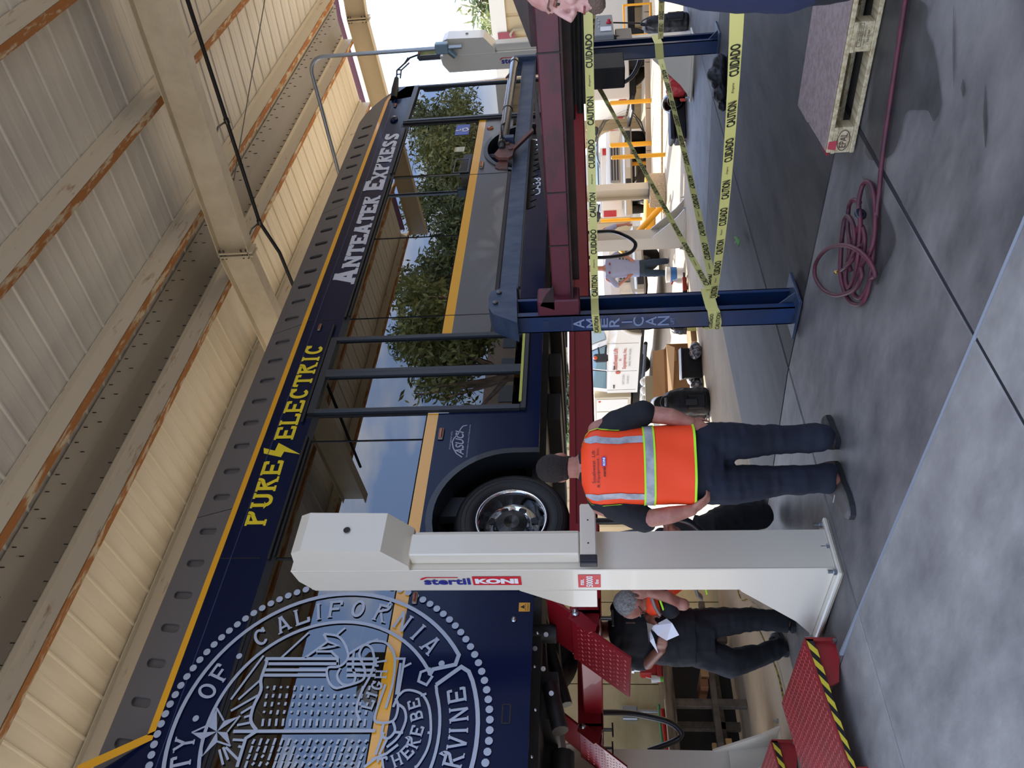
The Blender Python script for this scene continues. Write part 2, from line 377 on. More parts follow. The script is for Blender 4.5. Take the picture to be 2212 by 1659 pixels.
# ------------------------------------------------------------------ floor: cast slabs with sawn joints
floor = struct('floor', MB().add([(-4, -6.2, -.06), (12.6, -6.2, -.16), (12.6, 4.2, -.16), (-4, 4.2, -.06), (12.6, 6.4, -.3), (-4, 6.4, -.2)], [(0, 1, 2, 3), (3, 2, 4, 5)]), chassis)
gx = [-3.7, -1.7, .3, 2.32, 4.3, 8.9, 12.4]; gy = [-6, -4, -1.98, .05, 2.08, 4.1, 6.15]
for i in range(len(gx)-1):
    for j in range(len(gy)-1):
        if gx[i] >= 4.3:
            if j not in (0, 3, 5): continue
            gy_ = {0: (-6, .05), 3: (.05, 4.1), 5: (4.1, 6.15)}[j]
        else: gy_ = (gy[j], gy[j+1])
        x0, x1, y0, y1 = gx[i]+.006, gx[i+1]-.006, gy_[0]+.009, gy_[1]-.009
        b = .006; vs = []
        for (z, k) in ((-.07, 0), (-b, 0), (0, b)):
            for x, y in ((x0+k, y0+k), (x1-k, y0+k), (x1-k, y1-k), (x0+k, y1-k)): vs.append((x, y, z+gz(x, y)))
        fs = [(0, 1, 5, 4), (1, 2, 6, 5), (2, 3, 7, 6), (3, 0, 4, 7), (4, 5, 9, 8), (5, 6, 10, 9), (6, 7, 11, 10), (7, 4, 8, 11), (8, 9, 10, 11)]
        build('slab', MB().add(vs, fs), conc_a if x0 < 2.3 else (M('floor_concrete_mid', '#797570', .58, col2='#504e4c', nscale=2.6, lo=.34, hi=.66, bump=.12, bscale=14, stretch=(1.4, .8, 1), detail=12) if x0 < 4 else conc_b if x0 < 8.8 else M('floor_concrete_edge', '#6f6d6a', .65, col2='#535150', nscale=2)), floor)  # middle slabs darkened; the light falling off along the floor is in their colour
build('joint_filler', MB().add([(-3.8, 6.146, -.5), (12.4, 6.146, -.5), (12.4, 6.146, gz(12.4, 6.146)-.008), (3, 6.146, gz(3, 6.146)-.008), (-3.8, 6.146, gz(0, 6.146)-.008)], [(0, 1, 2, 3, 4)]), chassis, floor)
build('joint_sealant', MB().box(2.312, 2.328, -6, 4.6, -.02, .001), M('sealant', '#8f959c', .6), floor, 'pale grey sealant line across the floor')
build('joint_sealant', MB().box(-6, 4.3, 2.062, 2.09, -.03, -.006), M('sealant_dark', '#1d1d20', .8), floor, 'dark open joint running towards the yard')
# concrete apron beyond, falling away towards the yard
ax = [-14, -6, 3, 8, 12.4, 16, 22, 30, 45, 80]; ay = [6.10, 8, 10, 13.6, 18, 30, 60, 90]
mb = MB()
for x0, x1 in zip(ax, ax[1:]):
    for y0, y1 in zip(ay, ay[1:]):
        mb.add([(x, y, gz(x, y) - (.006 if y < 6.11 else 0)) for x, y in ((x0, y0), (x1, y0), (x1, y1), (x0, y1))], [(0, 1, 2, 3)])
for x0, x1 in ((12.36, 16), (16, 22), (22, 30), (30, 45), (45, 80)):
    for y0, y1 in ((-6, 4.2), (4.2, 6.15)):
        mb.add([(x, y, gz(x, y) - (.006 if x < 12.5 else 0)) for x, y in ((x0, y0), (x1, y0), (x1, y1), (x0, y1))], [(0, 1, 2, 3)])
mb.add([(-60, -6, -.005), (-3.7, -6, -.005), (-3.7, 6.15, -.06), (-60, 6.15, -.06)], [(0, 1, 2, 3)])
mb.add([(-60, 6.15, -.06), (-14, 6.15, -.06), (-14, 90, -.42), (-60, 90, -.42)], [(0, 1, 2, 3)])
yard = struct('ground', mb, conc_c)
struct('road', MB().add([(-60, -60, -.006), (80, -60, -.006), (80, -6, -.006), (-60, -6, -.006)], [(0, 1, 2, 3)]), M('asphalt', '#6d6a66', .9, col2='#585653', nscale=4))  # unseen ground; dark asphalt added to dim its reflection in the door glass

# ------------------------------------------------------------------ canopy roof
RIDGE = 5.65
def zb(y): return 5.70 + .058*(y-2.5) if y < RIDGE else 5.70 + .058*(RIDGE-2.5) - .056*(y-RIDGE)
ceiling = bpy.data.objects.new('ceiling', None); C.objects.link(ceiling); ceiling['kind'] = 'structure'
x = -3.0; k = 0
pitch = .405; off = 2.79 % pitch
YE0, YE1 = -.85, 14.8
def panel_mesh(y0, y1, mat, name):
    mb = MB(); t = .66  # sheet height above rafter underside
    prof = [(0, 0), (.012, -.016), (.030, -.016), (.042, 0), (.20, 0), (.215, -.004), (.235, -.004), (.25, 0), (pitch, 0)]
    vs = [(a, y, zb(y)+t+b) for y in (y0, y1) for a, b in prof]; n = len(prof)
    mb.add(vs, [(i, i+1, i+1+n, i+n) for i in range(n-1)])
    mb.add([(0, y0, zb(y0)+t+.02), (pitch, y0, zb(y0)+t+.02), (pitch, y1, zb(y1)+t+.02), (0, y1, zb(y1)+t+.02)], [(0, 1, 2, 3)])
    me = bpy.data.meshes.new(name); me.from_pydata([tuple(p) for p in mb.v], [], mb.f); me.materials.append(mat); return me
pm = [panel_mesh(YE0, RIDGE-.001, sheet, 'panel_near'), panel_mesh(RIDGE+.001, YE1, sheet_far, 'panel_far')]
nx = int((17.4+.4)/pitch)
for i in range(nx):
    for me in pm:
        o = bpy.data.objects.new('panel', me); C.objects.link(o); o.parent = ceiling; o.location = (off-.81+i*pitch, 0, 0)
xe0, xe1 = off-.81, off-.81+nx*pitch
for yp in (-.78, .64, 2.06, 3.46, 4.94, 6.04, 7.45, 8.9, 10.4, 11.9, 13.4, 14.7):
    z = zb(yp)+.43; d = .215
    if abs(yp-2.06) < .01 or yp < 8: pass
    mb = MB().box(xe0, xe1, yp, yp+.012, z, z+d).box(xe0, xe1, yp-.07, yp, z+d-.012, z+d)
    pr = build('purlin', mb, cream_rust, ceiling, 'cream roof purlin with rust along its edge')
    build('flange', MB().box(xe0, xe1, yp, yp+.085, z-.008, z+.004).box(xe0, xe1, yp+.079, yp+.085, z, z+.03), rusty, pr, 'rust-eaten purlin flange')
# ridge flashing and its rows of screws
mb = MB().add([(xe0, 5.32, zb(5.32)+.628), (xe0, RIDGE, zb(RIDGE)+.635), (xe0, 5.95, zb(5.95)+.628), (xe1, 5.32, zb(5.32)+.628), (xe1, RIDGE, zb(RIDGE)+.635), (xe1, 5.95, zb(5.95)+.628)], [(0, 1, 4, 3), (1, 2, 5, 4)])
build('ridge_cap', mb, M('flashing', '#8b8274', .45), ceiling, 'smooth ridge flashing between the two slopes')
mb = MB()
for i in range(nx*2):
    for yy in (5.36, 5.91, 5.5):
        if yy == 5.5 and i % 2: continue
        xx = xe0+i*pitch/2+.05; zz = zb(yy)+.625
        mb.tube([(xx, yy, zz+.01), (xx, yy, zz-.035)], .006, 5, smooth=False)
build('screws', mb, M('screw_grey', '#3c3a38', .5, metal=.6), ceiling, 'sheet metal screw points', kind='stuff')
for xr in (0, 8.5, 17.0):
    mb = MB(); ys = [YE0, RIDGE, YE1]
    def strip(xa, xb, za, zc):
        for y0, y1 in zip(ys, ys[1:]):
            mb.add([(xx, y, zb(y)+zz) for xx in (xa, xb) for y in (y0, y1) for zz in (za, zc)], [(0,1,3,2),(4,6,7,5),(0,4,5,1),(2,3,7,6),(0,2,6,4),(1,5,7,3)])
    strip(xr-.006, xr+.006, .01, .42); strip(xr-.1, xr+.1, 0, .012); strip(xr-.1, xr+.1, .412, .425)
    ra = build('rafter', mb, cream if xr < 16 else M('cream_end', '#c9b897', .5), ceiling, 'deep cream steel rafter')
    mb = MB().box(xr-.1, xr+.1, RIDGE-.04, RIDGE-.015, zb(RIDGE)-.05, zb(RIDGE)+.42).box(xr-.1, xr+.1, RIDGE+.015, RIDGE+.04, zb(RIDGE)-.05, zb(RIDGE)+.42)
    build('splice_plate', mb, cream, ra)
    mb = MB()
    for dx in (-.075, .075):
        for dz in (.03, .1, .34, .39): mb.tube([(xr+dx, RIDGE-.07, zb(RIDGE)+dz), (xr+dx, RIDGE+.07, zb(RIDGE)+dz)], .013, 6, smooth=False)
    build('bolts', mb, steel_d, ra, kind='stuff')
mb = MB().box(17.12, 17.2, YE0, YE1, zb(13)+.2, zb(13)+.25)
# fascia at the far gable end and columns
mb = MB()
for y0, y1 in ((YE0, RIDGE), (RIDGE, YE1)):
    mb.add([(17.25, y, zb(y)+zz) for y in (y0, y1) for zz in (.62, .80)], [(0, 1, 3, 2)])
build('fascia', mb, M('fascia_maroon', '#5d2a2c', .5), ceiling, 'maroon edge trim along the canopy end')
for i, (px, py) in enumerate(((1437, 410),)):
    p = G(px, py)
    col = thing('canopy_column', (p.x, p.y, gz(p.x, p.y)), 'cream canopy column on a square concrete pedestal in the yard', 'column')
    col['kind'] = 'structure'
    z0 = gz(p.x, p.y)
    build('pedestal', MB().bbox(p.x-.28, p.x+.28, p.y-.28, p.y+.28, z0, z0+.36, .02), conc_d, col)
    mb = MB().box(p.x-.01, p.x+.01, p.y-.13, p.y+.13, z0+.36, 6.0).box(p.x-.13, p.x+.13, p.y-.14, p.y-.12, z0+.36, 6.0).box(p.x-.13, p.x+.13, p.y+.12, p.y+.14, z0+.36, 6.0)
    build('shaft', mb, M('column_cream', '#cfc4ae', .5), col)
    build('base_plate', MB().box(p.x-.2, p.x+.2, p.y-.2, p.y+.2, z0+.36, z0+.38), steel_d, col)

# sprinkler-style black conduit hung under the rafter
pts = [(8.95, y, CAMH + 4.29 + .06*(y-2.5)*(.6 if y < 5.65 else 0) - (.05*(y-5.6) if y > 5.6 else 0)) for y in [-.5+i*.5 for i in range(23)]]
con = thing('hanging_pipe', pts[8], 'thin black pipe hung below the big cream rafter', 'pipe')
build('pipe_run', MB().tube(pts, .026, 8), black, con)
for yy in (4.05, 5.5, 2.2, 7.1):
    zz = CAMH + 4.29 + (.036*(yy-2.5) if yy < 5.65 else .1)
    build('hanger', MB().tube([(8.95, yy, zz), (8.80, yy, zz+.06), (8.6, yy, zb(yy)+.02)], .012, 6).tube([(8.95, yy-.03, zz), (8.95, yy+.03, zz)], .036, 8), steel_d, con)
# thin sag rod / cable under the roof
solo('brace_cable', MB().tube([onZ(572, 0, 6.3), onZ(505, 390, 6.1)], .008, 5), steel_d, 'thin diagonal steel brace cable under the roof sheets', 'cable')

# beige back wall behind the workbench
wx0, wx1, wy = 2.3, 6.7, 10.3
wall = struct('wall_back', MB().box(wx0, wx1, wy, wy+.12, -.6, 3.4), M('wall_base', '#8d8468', .8))
k = 0; x = wx0
while x < wx1-.1:
    x1 = min(x+1.22, wx1)
    build('panel', MB().bbox(x+.008, x1-.008, wy-.035, wy-.001, -.5, 3.35, .006), M('wall_panel', '#d9cfa6', .5, col2='#b8ad84', nscale=1.1, lo=.42, hi=.72, stretch=(1, 1, 2.2), detail=7), wall)
    x += 1.22

# ------------------------------------------------------------------ the bus
BY = 5.10
def B(px, py, lift=0.0):
    p = onY(px, py, BY); return V((p.x, BY-lift, p.z))
bus = thing('city_bus', (6, 6.37, 1.63), 'navy, grey and yellow electric city bus raised on the red platform lift', 'bus')
BX0, BX1 = -.9, 12.15
def stadium(cx, cz, wx, hz, y, n=6, slant=0):
    r = wx/2; o = []
    for a0, sgn in ((0, 1), (180, -1)):
        for i in range(n+1):
            a = math.radians(a0 + 180*i/n); zz = sgn*(hz/2-r)+r*math.sin(a)
            o.append(V((cx + r*math.cos(a) + slant*zz, y, cz + zz)))
    return o
WHR, WHF = V((3.75, 0, 2.11)), V((9.86, 0, 2.11))
def archpts(c, r, n=14): return [V((c.x+r*math.cos(PI-PI*i/n), BY, c.z+r*math.sin(PI-PI*i/n))) for i in range(n+1)]
Zs, Zr, Zb0, Zb1, Zt, Zn = 1.90, 2.43, 2.83, 2.93, 3.98, 4.42
# skirt
def skirt(x0, x1, z0, z1, arches, mat, name):
    pts = [V((x0, BY, z0))]
    for c, r in arches:
        dz = z0-c.z
        ex = math.sqrt(max(0, r*r-max(dz, 0)**2))
        a0 = math.asin(max(-1, min(1, dz/r)))
        if dz < 0: pts += [V((c.x-r, BY, z0))]; a0 = 0
        pts += [V((c.x+r*math.cos(PI-a0-(PI-2*a0)*i/16), BY, c.z+r*math.sin(PI-a0-(PI-2*a0)*i/16))) for i in range(17)]
        if dz < 0: pts += [V((c.x+r, BY, z0))]
    pts += [V((x1, BY, z0)), V((x1, BY, z1)), V((x0, BY, z1))]
    return build(name, MB().poly(pts, n=(0, 1, 0), th=.04), mat, bus)
RA = .66
skirt(BX0, 4.89, Zs, Zb0, [(WHR, RA)], navy, 'skirt_panel')
skirt(5.98, 10.76, Zr, Zb0, [(WHF, RA-.02)], busgray, 'side_panel')
_r = RA-.02; _h = math.asin((Zr-.05-WHF.z)/_r)
for sgn, xe in ((-1, 5.98), (1, 10.76)):
    pts = [V((xe, BY, Zs)), V((WHF.x+sgn*_r, BY, Zs))] + [V((WHF.x+sgn*_r*math.cos(_h*i/6), BY, WHF.z+_r*math.sin(_h*i/6))) for i in range(7)] + [V((xe, BY, Zr-.05))]
    build('skirt_panel', MB().poly(pts, n=(0, 1, 0), th=.04), navy, bus)
build('rub_rail', MB().bbox(5.98, 9.2, BY-.02, BY+.03, Zr-.05, Zr+.0, .008).bbox(5.98, 9.2, BY-.012, BY+.03, Zr-.075, Zr-.052, .004), black, bus)
build('rocker_chrome', MB().box(5.98, 9.2, BY-.008, BY, Zr-.11, Zr-.08), steel, bus)
skirt(BX0, 4.89, Zb0, Zb1, [], yel, 'belt_stripe'); skirt(5.98, 10.76, Zb0, Zb1, [], yel, 'belt_stripe')
# below the floor line under both doors
skirt(4.89, 5.98, Zs, 2.03, [], navy, 'skirt_panel'); skirt(10.76, 12.05, Zs, 2.03, [], navy, 'skirt_panel')
# upper band, yellow stripe, fairing
skirt(BX0, 12.1, 4.012, Zn, [], navy, 'roof_band')
build('seam', MB().box(BX0, 12.0, BY-.004, BY, 4.318, 4.325), M('seam_blue', '#2a3a63', .3), bus)
for xx in (3.35, 6.3, 9.2): build('seam', MB().box(xx-.004, xx+.004, BY-.003, BY, Zs, Zb1).box(xx-.004, xx+.004, BY-.003, BY, 4.08, Zn), black, bus)
mb = MB().box(1.97, 11.5, BY-.004, BY, Zn-.005, Zn+.042)
a, b_ = V((1.97, BY-.004, Zn-.005)), V((1.2, BY-.004, 5.4))
mb.poly([(2.0, BY-.004, Zn-.005), (1.94, BY-.004, Zn-.005), (1.70, BY-.004, 4.86), (1.77, BY-.004, 4.86)])
cv = [(11.5+.35*math.sin(PI/2*i/8), Zn+.02-.10*(1-math.cos(PI/2*i/8))) for i in range(9)]
vs, fs = ribbon2(cv, .047); mb.add([(p.x, BY-.004, p.y) for p in vs], fs)
build('roof_stripe', mb, letter_yel if False else yel, bus)
def FR(x, z, d=0): # the fairing leans inwards
    return V((x, BY + .02 + (z-Zn)*.35 - d, z))
lx = []
x = 1.95
for i in range(31):
    lx.append([1.95,2.24,2.53,2.81,3.09,3.38,3.69,4.05,4.34,4.64,4.93,5.22,5.51,5.80,6.09,6.48,6.78,7.06,7.35,7.64,7.92,8.21,8.50,8.90,9.20,9.50,9.80,10.09,10.38,10.68,10.98][i])
def fr_poly(pts): return [FR(p[0], p[1]) for p in pts]
segs = [(-.9, 3.87), (3.88, 6.29), (6.30, 8.70), (8.71, 11.3)]
for (x0, x1) in segs:
    hs = []
    for c in lx:
        if x0+.1 < c < x1-.05:
            hs.append([FR(p.x, p.z) for p in stadium(c, 4.665, .075, .19, BY, slant=.25)])
    if x0 < 0: outer = [(x0, 4.95), (1.6, 4.95), (1.68, 4.86), (1.93, Zn+.02), (x1, Zn+.03), (x1, 4.84), (1.7, 4.86)]; outer = [(1.72, 4.86), (1.95, Zn+.03), (x1, Zn+.03), (x1, 4.86)]
    else: outer = [(x0, Zn+.03), (x1, Zn+.03), (x1, 4.86), (x0, 4.86)]
    build('fairing_panel', MB().poly(fr_poly(outer), hs, n=(0, 1, .35), th=.02), fairgray, bus)
for c in lx:
    dark = not (7.0 < c < 8.6)
    mb = MB(); o = [FR(p.x, p.z) for p in stadium(c, 4.665, .075, .19, BY, slant=.25)]; k = len(o); q = [p+V((.012, .028 if dark else .05, 0)) for p in o]
    mb.add(o+q, [(i, (i+1) % k, (i+1) % k+k, i+k) for i in range(k)])
    if dark: mb.poly(q)
    build('louvre', mb, fairgray, bus)
# rear upper corner, navy, behind the stripe
build('rear_quarter', MB().poly([(BX0, BY, Zn), (1.95, BY, Zn), (1.70, BY+.1, 4.86), (BX0, BY+.1, 4.86)], n=(0, 1, 0), th=.03), navy, bus)
# curved front end of the fairing
nose = [(11.3, 4.86), (11.3, Zn+.03)] + [(x, z+.02) for x, z in cv] + [(11.95, 4.42), (11.86, 4.55), (11.72, 4.68), (11.52, 4.80)]
build('fairing_nose', MB().poly(fr_poly([(11.3, Zn+.03), (11.5, Zn+.04), (11.7, Zn+.02), (11.84, Zn-.06), (11.96, 4.44), (11.88, 4.56), (11.74, 4.69), (11.54, 4.80), (11.3, 4.86)]), n=(0, 1, 0), th=.25), fairgray, bus)
build('front_cap', MB().poly([V((11.84, BY, 4.36)), V((12.1, BY, 4.2)), V((12.12, BY, 4.0)), V((11.7, BY, 4.08)), V((11.6, BY, 4.44))], n=(0, 1, 0), th=.2), navy, bus)
# roof, far side, floor, rear and front bulkhead (so the bus is a closed shell)
FY = BY+2.55
build('roof_skin', MB().add([(BX0, BY+.2, 4.86), (11.4, BY+.2, 4.86), (11.4, FY-.2, 4.86), (BX0, FY-.2, 4.86)], [(0, 1, 2, 3)]).add([(BX0, BY+.2, 4.84), (11.4, BY+.2, 4.84), (11.4, FY-.2, 4.84), (BX0, FY-.2, 4.84)], [(3, 2, 1, 0)]), M('bus_roof_white', '#c4c4c4', .5), bus)
build('ceiling_lining', MB().box(BX0, 12.0, BY+.08, FY-.08, 4.09, 4.12), M('bus_ceiling', '#8f8d86', .6), bus)
build('bus_floor', MB().box(BX0, 12.0, BY+.9, FY-.9, 2.0, 2.05).box(BX0, 2.95, BY+.05, BY+.9, 2.0, 2.05).box(4.55, 9.1, BY+.05, BY+.9, 2.0, 2.05).box(10.62, 12.0, BY+.05, BY+.9, 2.0, 2.05), M('bus_floor', '#3c3d40', .7), bus)
holes = []
for x0, x1 in ((-.6, .9), (1.1, 2.6), (2.8, 4.3), (4.5, 6.0), (6.2, 7.7), (7.9, 9.3), (9.5, 10.9), (11.05, 11.95)):
    z0 = 2.95 if x0 < 11 else 2.8
    holes.append([(x0, FY, z0), (x1, FY, z0), (x1, FY, 3.88), (x0, FY, 3.88)])
build('far_side', MB().poly([(BX0, FY, Zs), (12.1, FY, Zs), (12.1, FY, 4.86), (BX0, FY, 4.86)], holes, n=(0, -1, 0), th=.05), navy, bus)
fw_ = build('far_windows', MB().add([(BX0, FY-.02, 2.8), (12.05, FY-.02, 2.8), (12.05, FY-.02, 3.9), (BX0, FY-.02, 3.9)], [(0, 1, 2, 3)]), glass('far_glass', (.55, .6, .6, 1), 1.4), bus)
build('rear_wall', MB().box(BX0-.05, BX0, BY, FY, Zs, 4.86), navy, bus)
# windows on our side: dark glazing between thin black posts
panes = [(-.88, 1.2), (1.22, 3.33), (3.35, 4.56), (4.575, 4.87), (6.0, 6.285), (6.30, 7.775), (7.795, 9.19), (9.25, 10.70)]
for x0, x1 in panes:
    g = build('window_pane', MB().box(x0+.004, x1-.004, BY-.002, BY+.006, Zb1+.01, Zt-.02), busglass, bus)
mb = MB()
for x0, x1 in ((BX0, 4.89), (5.98, 10.76)):
    mb.box(x0, x1, BY+.01, BY+.05, Zb1-.005, Zb1+.03).box(x0, x1, BY-.003, BY+.04, Zt-.03, 4.018)
for xx in (1.21, 3.34, 4.568, 6.292, 7.785, 9.22): mb.box(xx-.012, xx+.012, BY+.006, BY+.03, Zb1, Zt)
mb.box(4.86, 4.9, BY-.002, BY+.04, Zb1, 4.08).box(5.97, 6.0, BY-.002, BY+.04, Zb1, 4.08).box(10.68, 10.78, BY-.002, BY+.05, Zb1, 4.08)
build('window_frames', mb, black, bus)
for x0, x1 in ((3.33, 4.62), (6.3, 9.2), (9.3, 10.6), (4.8, 6.2), (-.5, 2.9)):
    z = 4.0 if x0 != 4.8 else 4.095
    dpt = .03 if x0 > 3 else .010
    build('drip_rail', MB().bbox(x0, x1, BY-dpt, BY-.002, z-.012, z+.012, .003), black, bus)
    if x0 != 4.8: build('drip_rail', MB().bbox(x0+.03, x1-.03, BY-dpt*.7, BY-.002, z-.045, z-.028, .002), black, bus)
def rframe(x0, x1, z0, z1, r, t, y, mat, name, par):
    pts = []
    for cx, cz, a in ((x1-r, z1-r, 0), (x0+r, z1-r, 90), (x0+r, z0+r, 180), (x1-r, z0+r, 270)):
        pts += [(cx+r*math.cos(math.radians(a+90*i/5)), cz+r*math.sin(math.radians(a+90*i/5))) for i in range(6)]
    pts.append(pts[0]); vs, fs = ribbon2(pts, t)
    return build(name, MB().add([(p.x, y, p.y) for p in vs], fs), mat, par)
for x0, x1 in ((3.42, 4.5), (6.36, 7.72), (7.85, 9.12), (1.3, 3.25)):
    rframe(x0, x1, Zb1+.62, Zt-.06, .08, .022, BY+.03, M('inner_frame', '#1e1f1f', .5), 'hopper_frame', bus)
    rframe(x0, x1, Zb1+.06, Zb1+.58, .08, .03, BY+.045, M('inner_frame', '#1e1f1f', .5), 'inner_frame', bus)
# middle double door
def door(x0, x1, z0, z1, y, npan, name, open_=False):
    d = build(name, MB().box(x0, x1, y-.03, y+.02, z1-.07, z1), M('door_seal', '#22262a', .4), bus); build('door_sill', MB().box(x0, x1, y-.03, y+.02, z0, z0+.05), M('door_seal', '#22262a', .4), d)
    wdt = (x1-x0)/npan
    for i in range(npan):
        a, b2 = x0+i*wdt, x0+(i+1)*wdt
        rub = .05
        for u0 in (a, b2-rub): build('leaf_frame', MB().bbox(u0, u0+rub, y-.035, y+.02, z0+.05, z1-.06, .006), M('door_frame', '#2b3036', .38), d)
        build('door_pane', MB().box(a+rub, b2-rub, y-.006, y, z0+.13, z1-.1), doorglass, d)
    return d
door(4.90, 5.97, 2.03, 4.07, BY-.005, 2, 'middle_door')
build('step_strip', MB().box(4.98, 5.92, BY-.045, BY-.03, 2.07, 2.095), M('step_yellow', '#b8b84a', .5), bus)
d = door(10.80, 12.02, 2.03, 4.06, BY-.005, 1, 'front_door')
build('sensor_bar', MB().bbox(10.75, 10.79, BY-.03, BY, 2.05, 4.06, .005), black, d)
# front corner and face
mb = MB(); rows = []
for z, dx in ((1.9, .05), (2.3, .12), (2.9, .12), (3.5, .07), (4.0, -.02), (4.3, -.12)):
    rr = []
    for i in range(9):
        a = PI/2*i/8; rr.append(V((12.03+dx+.26*math.sin(a), BY+.26*(1-math.cos(a)), z)))
    rr += [V((12.29+dx, BY+1.2, z)), V((12.29+dx, FY-.26, z))]
    for i in range(9): a = PI/2*i/8; rr.append(V((12.29+dx-.26*(1-math.cos(a)), FY-.26+.26*math.sin(a), z)))
    rows.append(rr)
n = len(rows[0]); vs = [p for r in rows for p in r]
mb.add(vs, [(i*n+k, i*n+k+1, (i+1)*n+k+1, (i+1)*n+k) for i in range(len(rows)-1) for k in range(n-1)], True)
build('front_face', mb, M('bus_white', '#d4d6da', .12, coat=.6), bus)
mb = MB().poly([V((12.06, BY-.003, 3.95)), V((12.11, BY-.003, 3.3)), V((12.13, BY-.003, 2.6)), V((12.11, BY-.003, 2.2)), V((12.08, BY-.003, 2.6)), V((12.06, BY-.003, 3.3))])
build('corner_stripe', mb, yel, bus)
# mirror on its bracket
mr_ = build('mirror_arm', MB().tube([(11.66, BY-.02, 4.34), (11.8, BY-.09, 4.33), (12.05, BY-.16, 4.33)], [.05, .055, .035], 10).tube([(12.05, BY-.16, 4.33), (12.25, BY-.2, 4.35), (12.42, BY-.24, 4.24), (12.55, BY-.27, 4.2)], .014, 6).tube([(12.05, BY-.16, 4.27), (12.25, BY-.2, 4.28), (12.42, BY-.24, 4.17)], .012, 6).tube([(12.15, BY-.18, 4.33), (12.15, BY-.18, 4.28)], .01, 6).tube([(12.27, BY-.2, 4.34), (12.27, BY-.2, 4.28)], .01, 6).tube([(12.42, BY-.24, 4.24), (12.55, BY-.27, 4.17), (12.62, BY-.28, 4.05)], .016, 6), black, bus, 'black mirror arm')
pm_ = V((12.62, BY-.28, 3.85)); 
mb = MB().bbox(-.13, .13, -.05, .05, -.20, .20, .03, Matrix.Translation(pm_) @ Matrix.Rotation(math.radians(-12), 4, 'Z'))
hd = build('mirror_head', mb, M('mirror_shell', '#17202c', .4), mr_)
Mm = Matrix.Translation(pm_) @ Matrix.Rotation(math.radians(-12), 4, 'Z')
build('mirror_glass', MB().box(-.10, .10, -.056, -.05, -.12, .14, Mm), chrome, mr_)
build('turn_signal', MB().box(-.06, .06, -.058, -.05, .155, .175, Mm), M('amber_dim', '#8c4a20', .4), mr_)
# wheels
def wheel(c, y, rad, wid, rimr, par, front=False, name='wheel', sgn=-1, detail=True, rim=chrome, tyrem=black):
    ax = (0, sgn, 0)
    t = build(name, MB().lathe([(rimr, -.02), (rimr*1.05, .0), (rad*.72, .015), (rad*.9, .012), (rad*.97, -.01), (rad, -.05), (rad, -wid+.05), (rad*.97, -wid+.01), (rimr, -wid)], (c.x, y, c.z), ax, 40), tyrem, par)
    if detail:
        for rr in (rad*.78, rad*.86): build('tyre_ridge', MB().lathe([(rr, .012), (rr+.006, .02), (rr+.014, .012)], (c.x, y, c.z), ax, 40), tyrem, t)
        prof = [(rimr, .0), (rimr*1.02, .012), (rimr*.97, .018), (rimr*.93, .0), (rimr*.90, -.05), (rimr*.80, -.1), (rimr*.72, -.13), (rimr*.45, -.145)]
        r = build('rim', MB().lathe(prof, (c.x, y, c.z), ax, 48), rim, t, 'polished steel rim')
        hb = build('hub', MB().lathe([(rimr*.58, -.15), (rimr*.56, -.11), (rimr*.50, -.10), (rimr*.44, -.05), (rimr*.22, -.03), (0.001, -.05)], (c.x, y, c.z), ax, 20, False), M('hub_black', '#0e0f11', .35), t)
        for i in range(10):
            a = 2*PI*i/10
            for rr, nm, rad2, h0, h1, mt in ((rimr*.47, 'lug_nut', .016, -.11, -.07, M('hub_black', '#0e0f11', .35)),):
                p = V((c.x+rr*math.cos(a), y, c.z+rr*math.sin(a)))
                build(nm, MB().tube([p+V(ax)*h0, p+V(ax)*h1], rad2, 6, smooth=False), mt, t)
        for i in range(8):
            a = 2*PI*(i+.5)/8; p = V((c.x+rimr*.66*math.cos(a), y, c.z+rimr*.66*math.sin(a)))
            build('hand_hole', MB().tube([p+V(ax)*-.15, p+V(ax)*-.125], .032, 12), black, t)
    return t
wheel(WHR, BY+.07, .475, .26, .29, bus)
wheel(V((WHR.x, 0, WHR.z)), BY+.40, .475, .26, .29, bus, detail=False, name='inner_wheel')
wheel(WHF, BY+.05, .475, .28, .29, bus)
wheel(V((WHR.x, 0, WHR.z)), FY-.62, .475, .55, .29, bus, detail=False, name='far_wheel')
wheel(V((WHF.x, 0, WHF.z)), FY-.3, .475, .28, .29, bus, detail=False, name='far_wheel')
for c in (WHR, WHF):
    vs, fs = ribbon2([(c.x+RA*math.cos(PI*i/24), c.z+RA*math.sin(PI*i/24)) for i in range(25)] if c is WHF else [(c.x+RA, Zs)] + [(c.x+RA*math.cos(PI*i/24), c.z+RA*math.sin(PI*i/24)) for i in range(25)] + [(c.x-RA, Zs)], .055)
    build('arch_trim', MB().add([(p.x, BY-.018, p.y) for p in vs] + [(p.x, BY+.01, p.y) for p in vs], fs + [tuple(reversed([i+len(vs) for i in f])) for f in fs]).add([(p.x, BY-.018, p.y) for p in vs[:len(vs)//2]] + [(p.x, BY+.2, p.y) for p in vs[:len(vs)//2]], [(i, i+1, i+1+len(vs)//2, i+len(vs)//2) for i in range(len(vs)//2-1)]), M('arch_rubber', '#1c2024', .35, coat=.2), bus)
    o = [V((c.x+(RA+.03)*math.cos(PI*i/24), 0, c.z+(RA+.03)*math.sin(PI*i/24))) for i in range(25)]
    build('wheel_well', MB().add([V((p.x, BY+.04, p.z)) for p in o] + [V((p.x, BY+.85, p.z)) for p in o], [(i, i+1, i+26, i+25) for i in range(24)]).add([V((p.x, BY+.85, p.z)) for p in o], [tuple(range(25))]), chassis, bus)
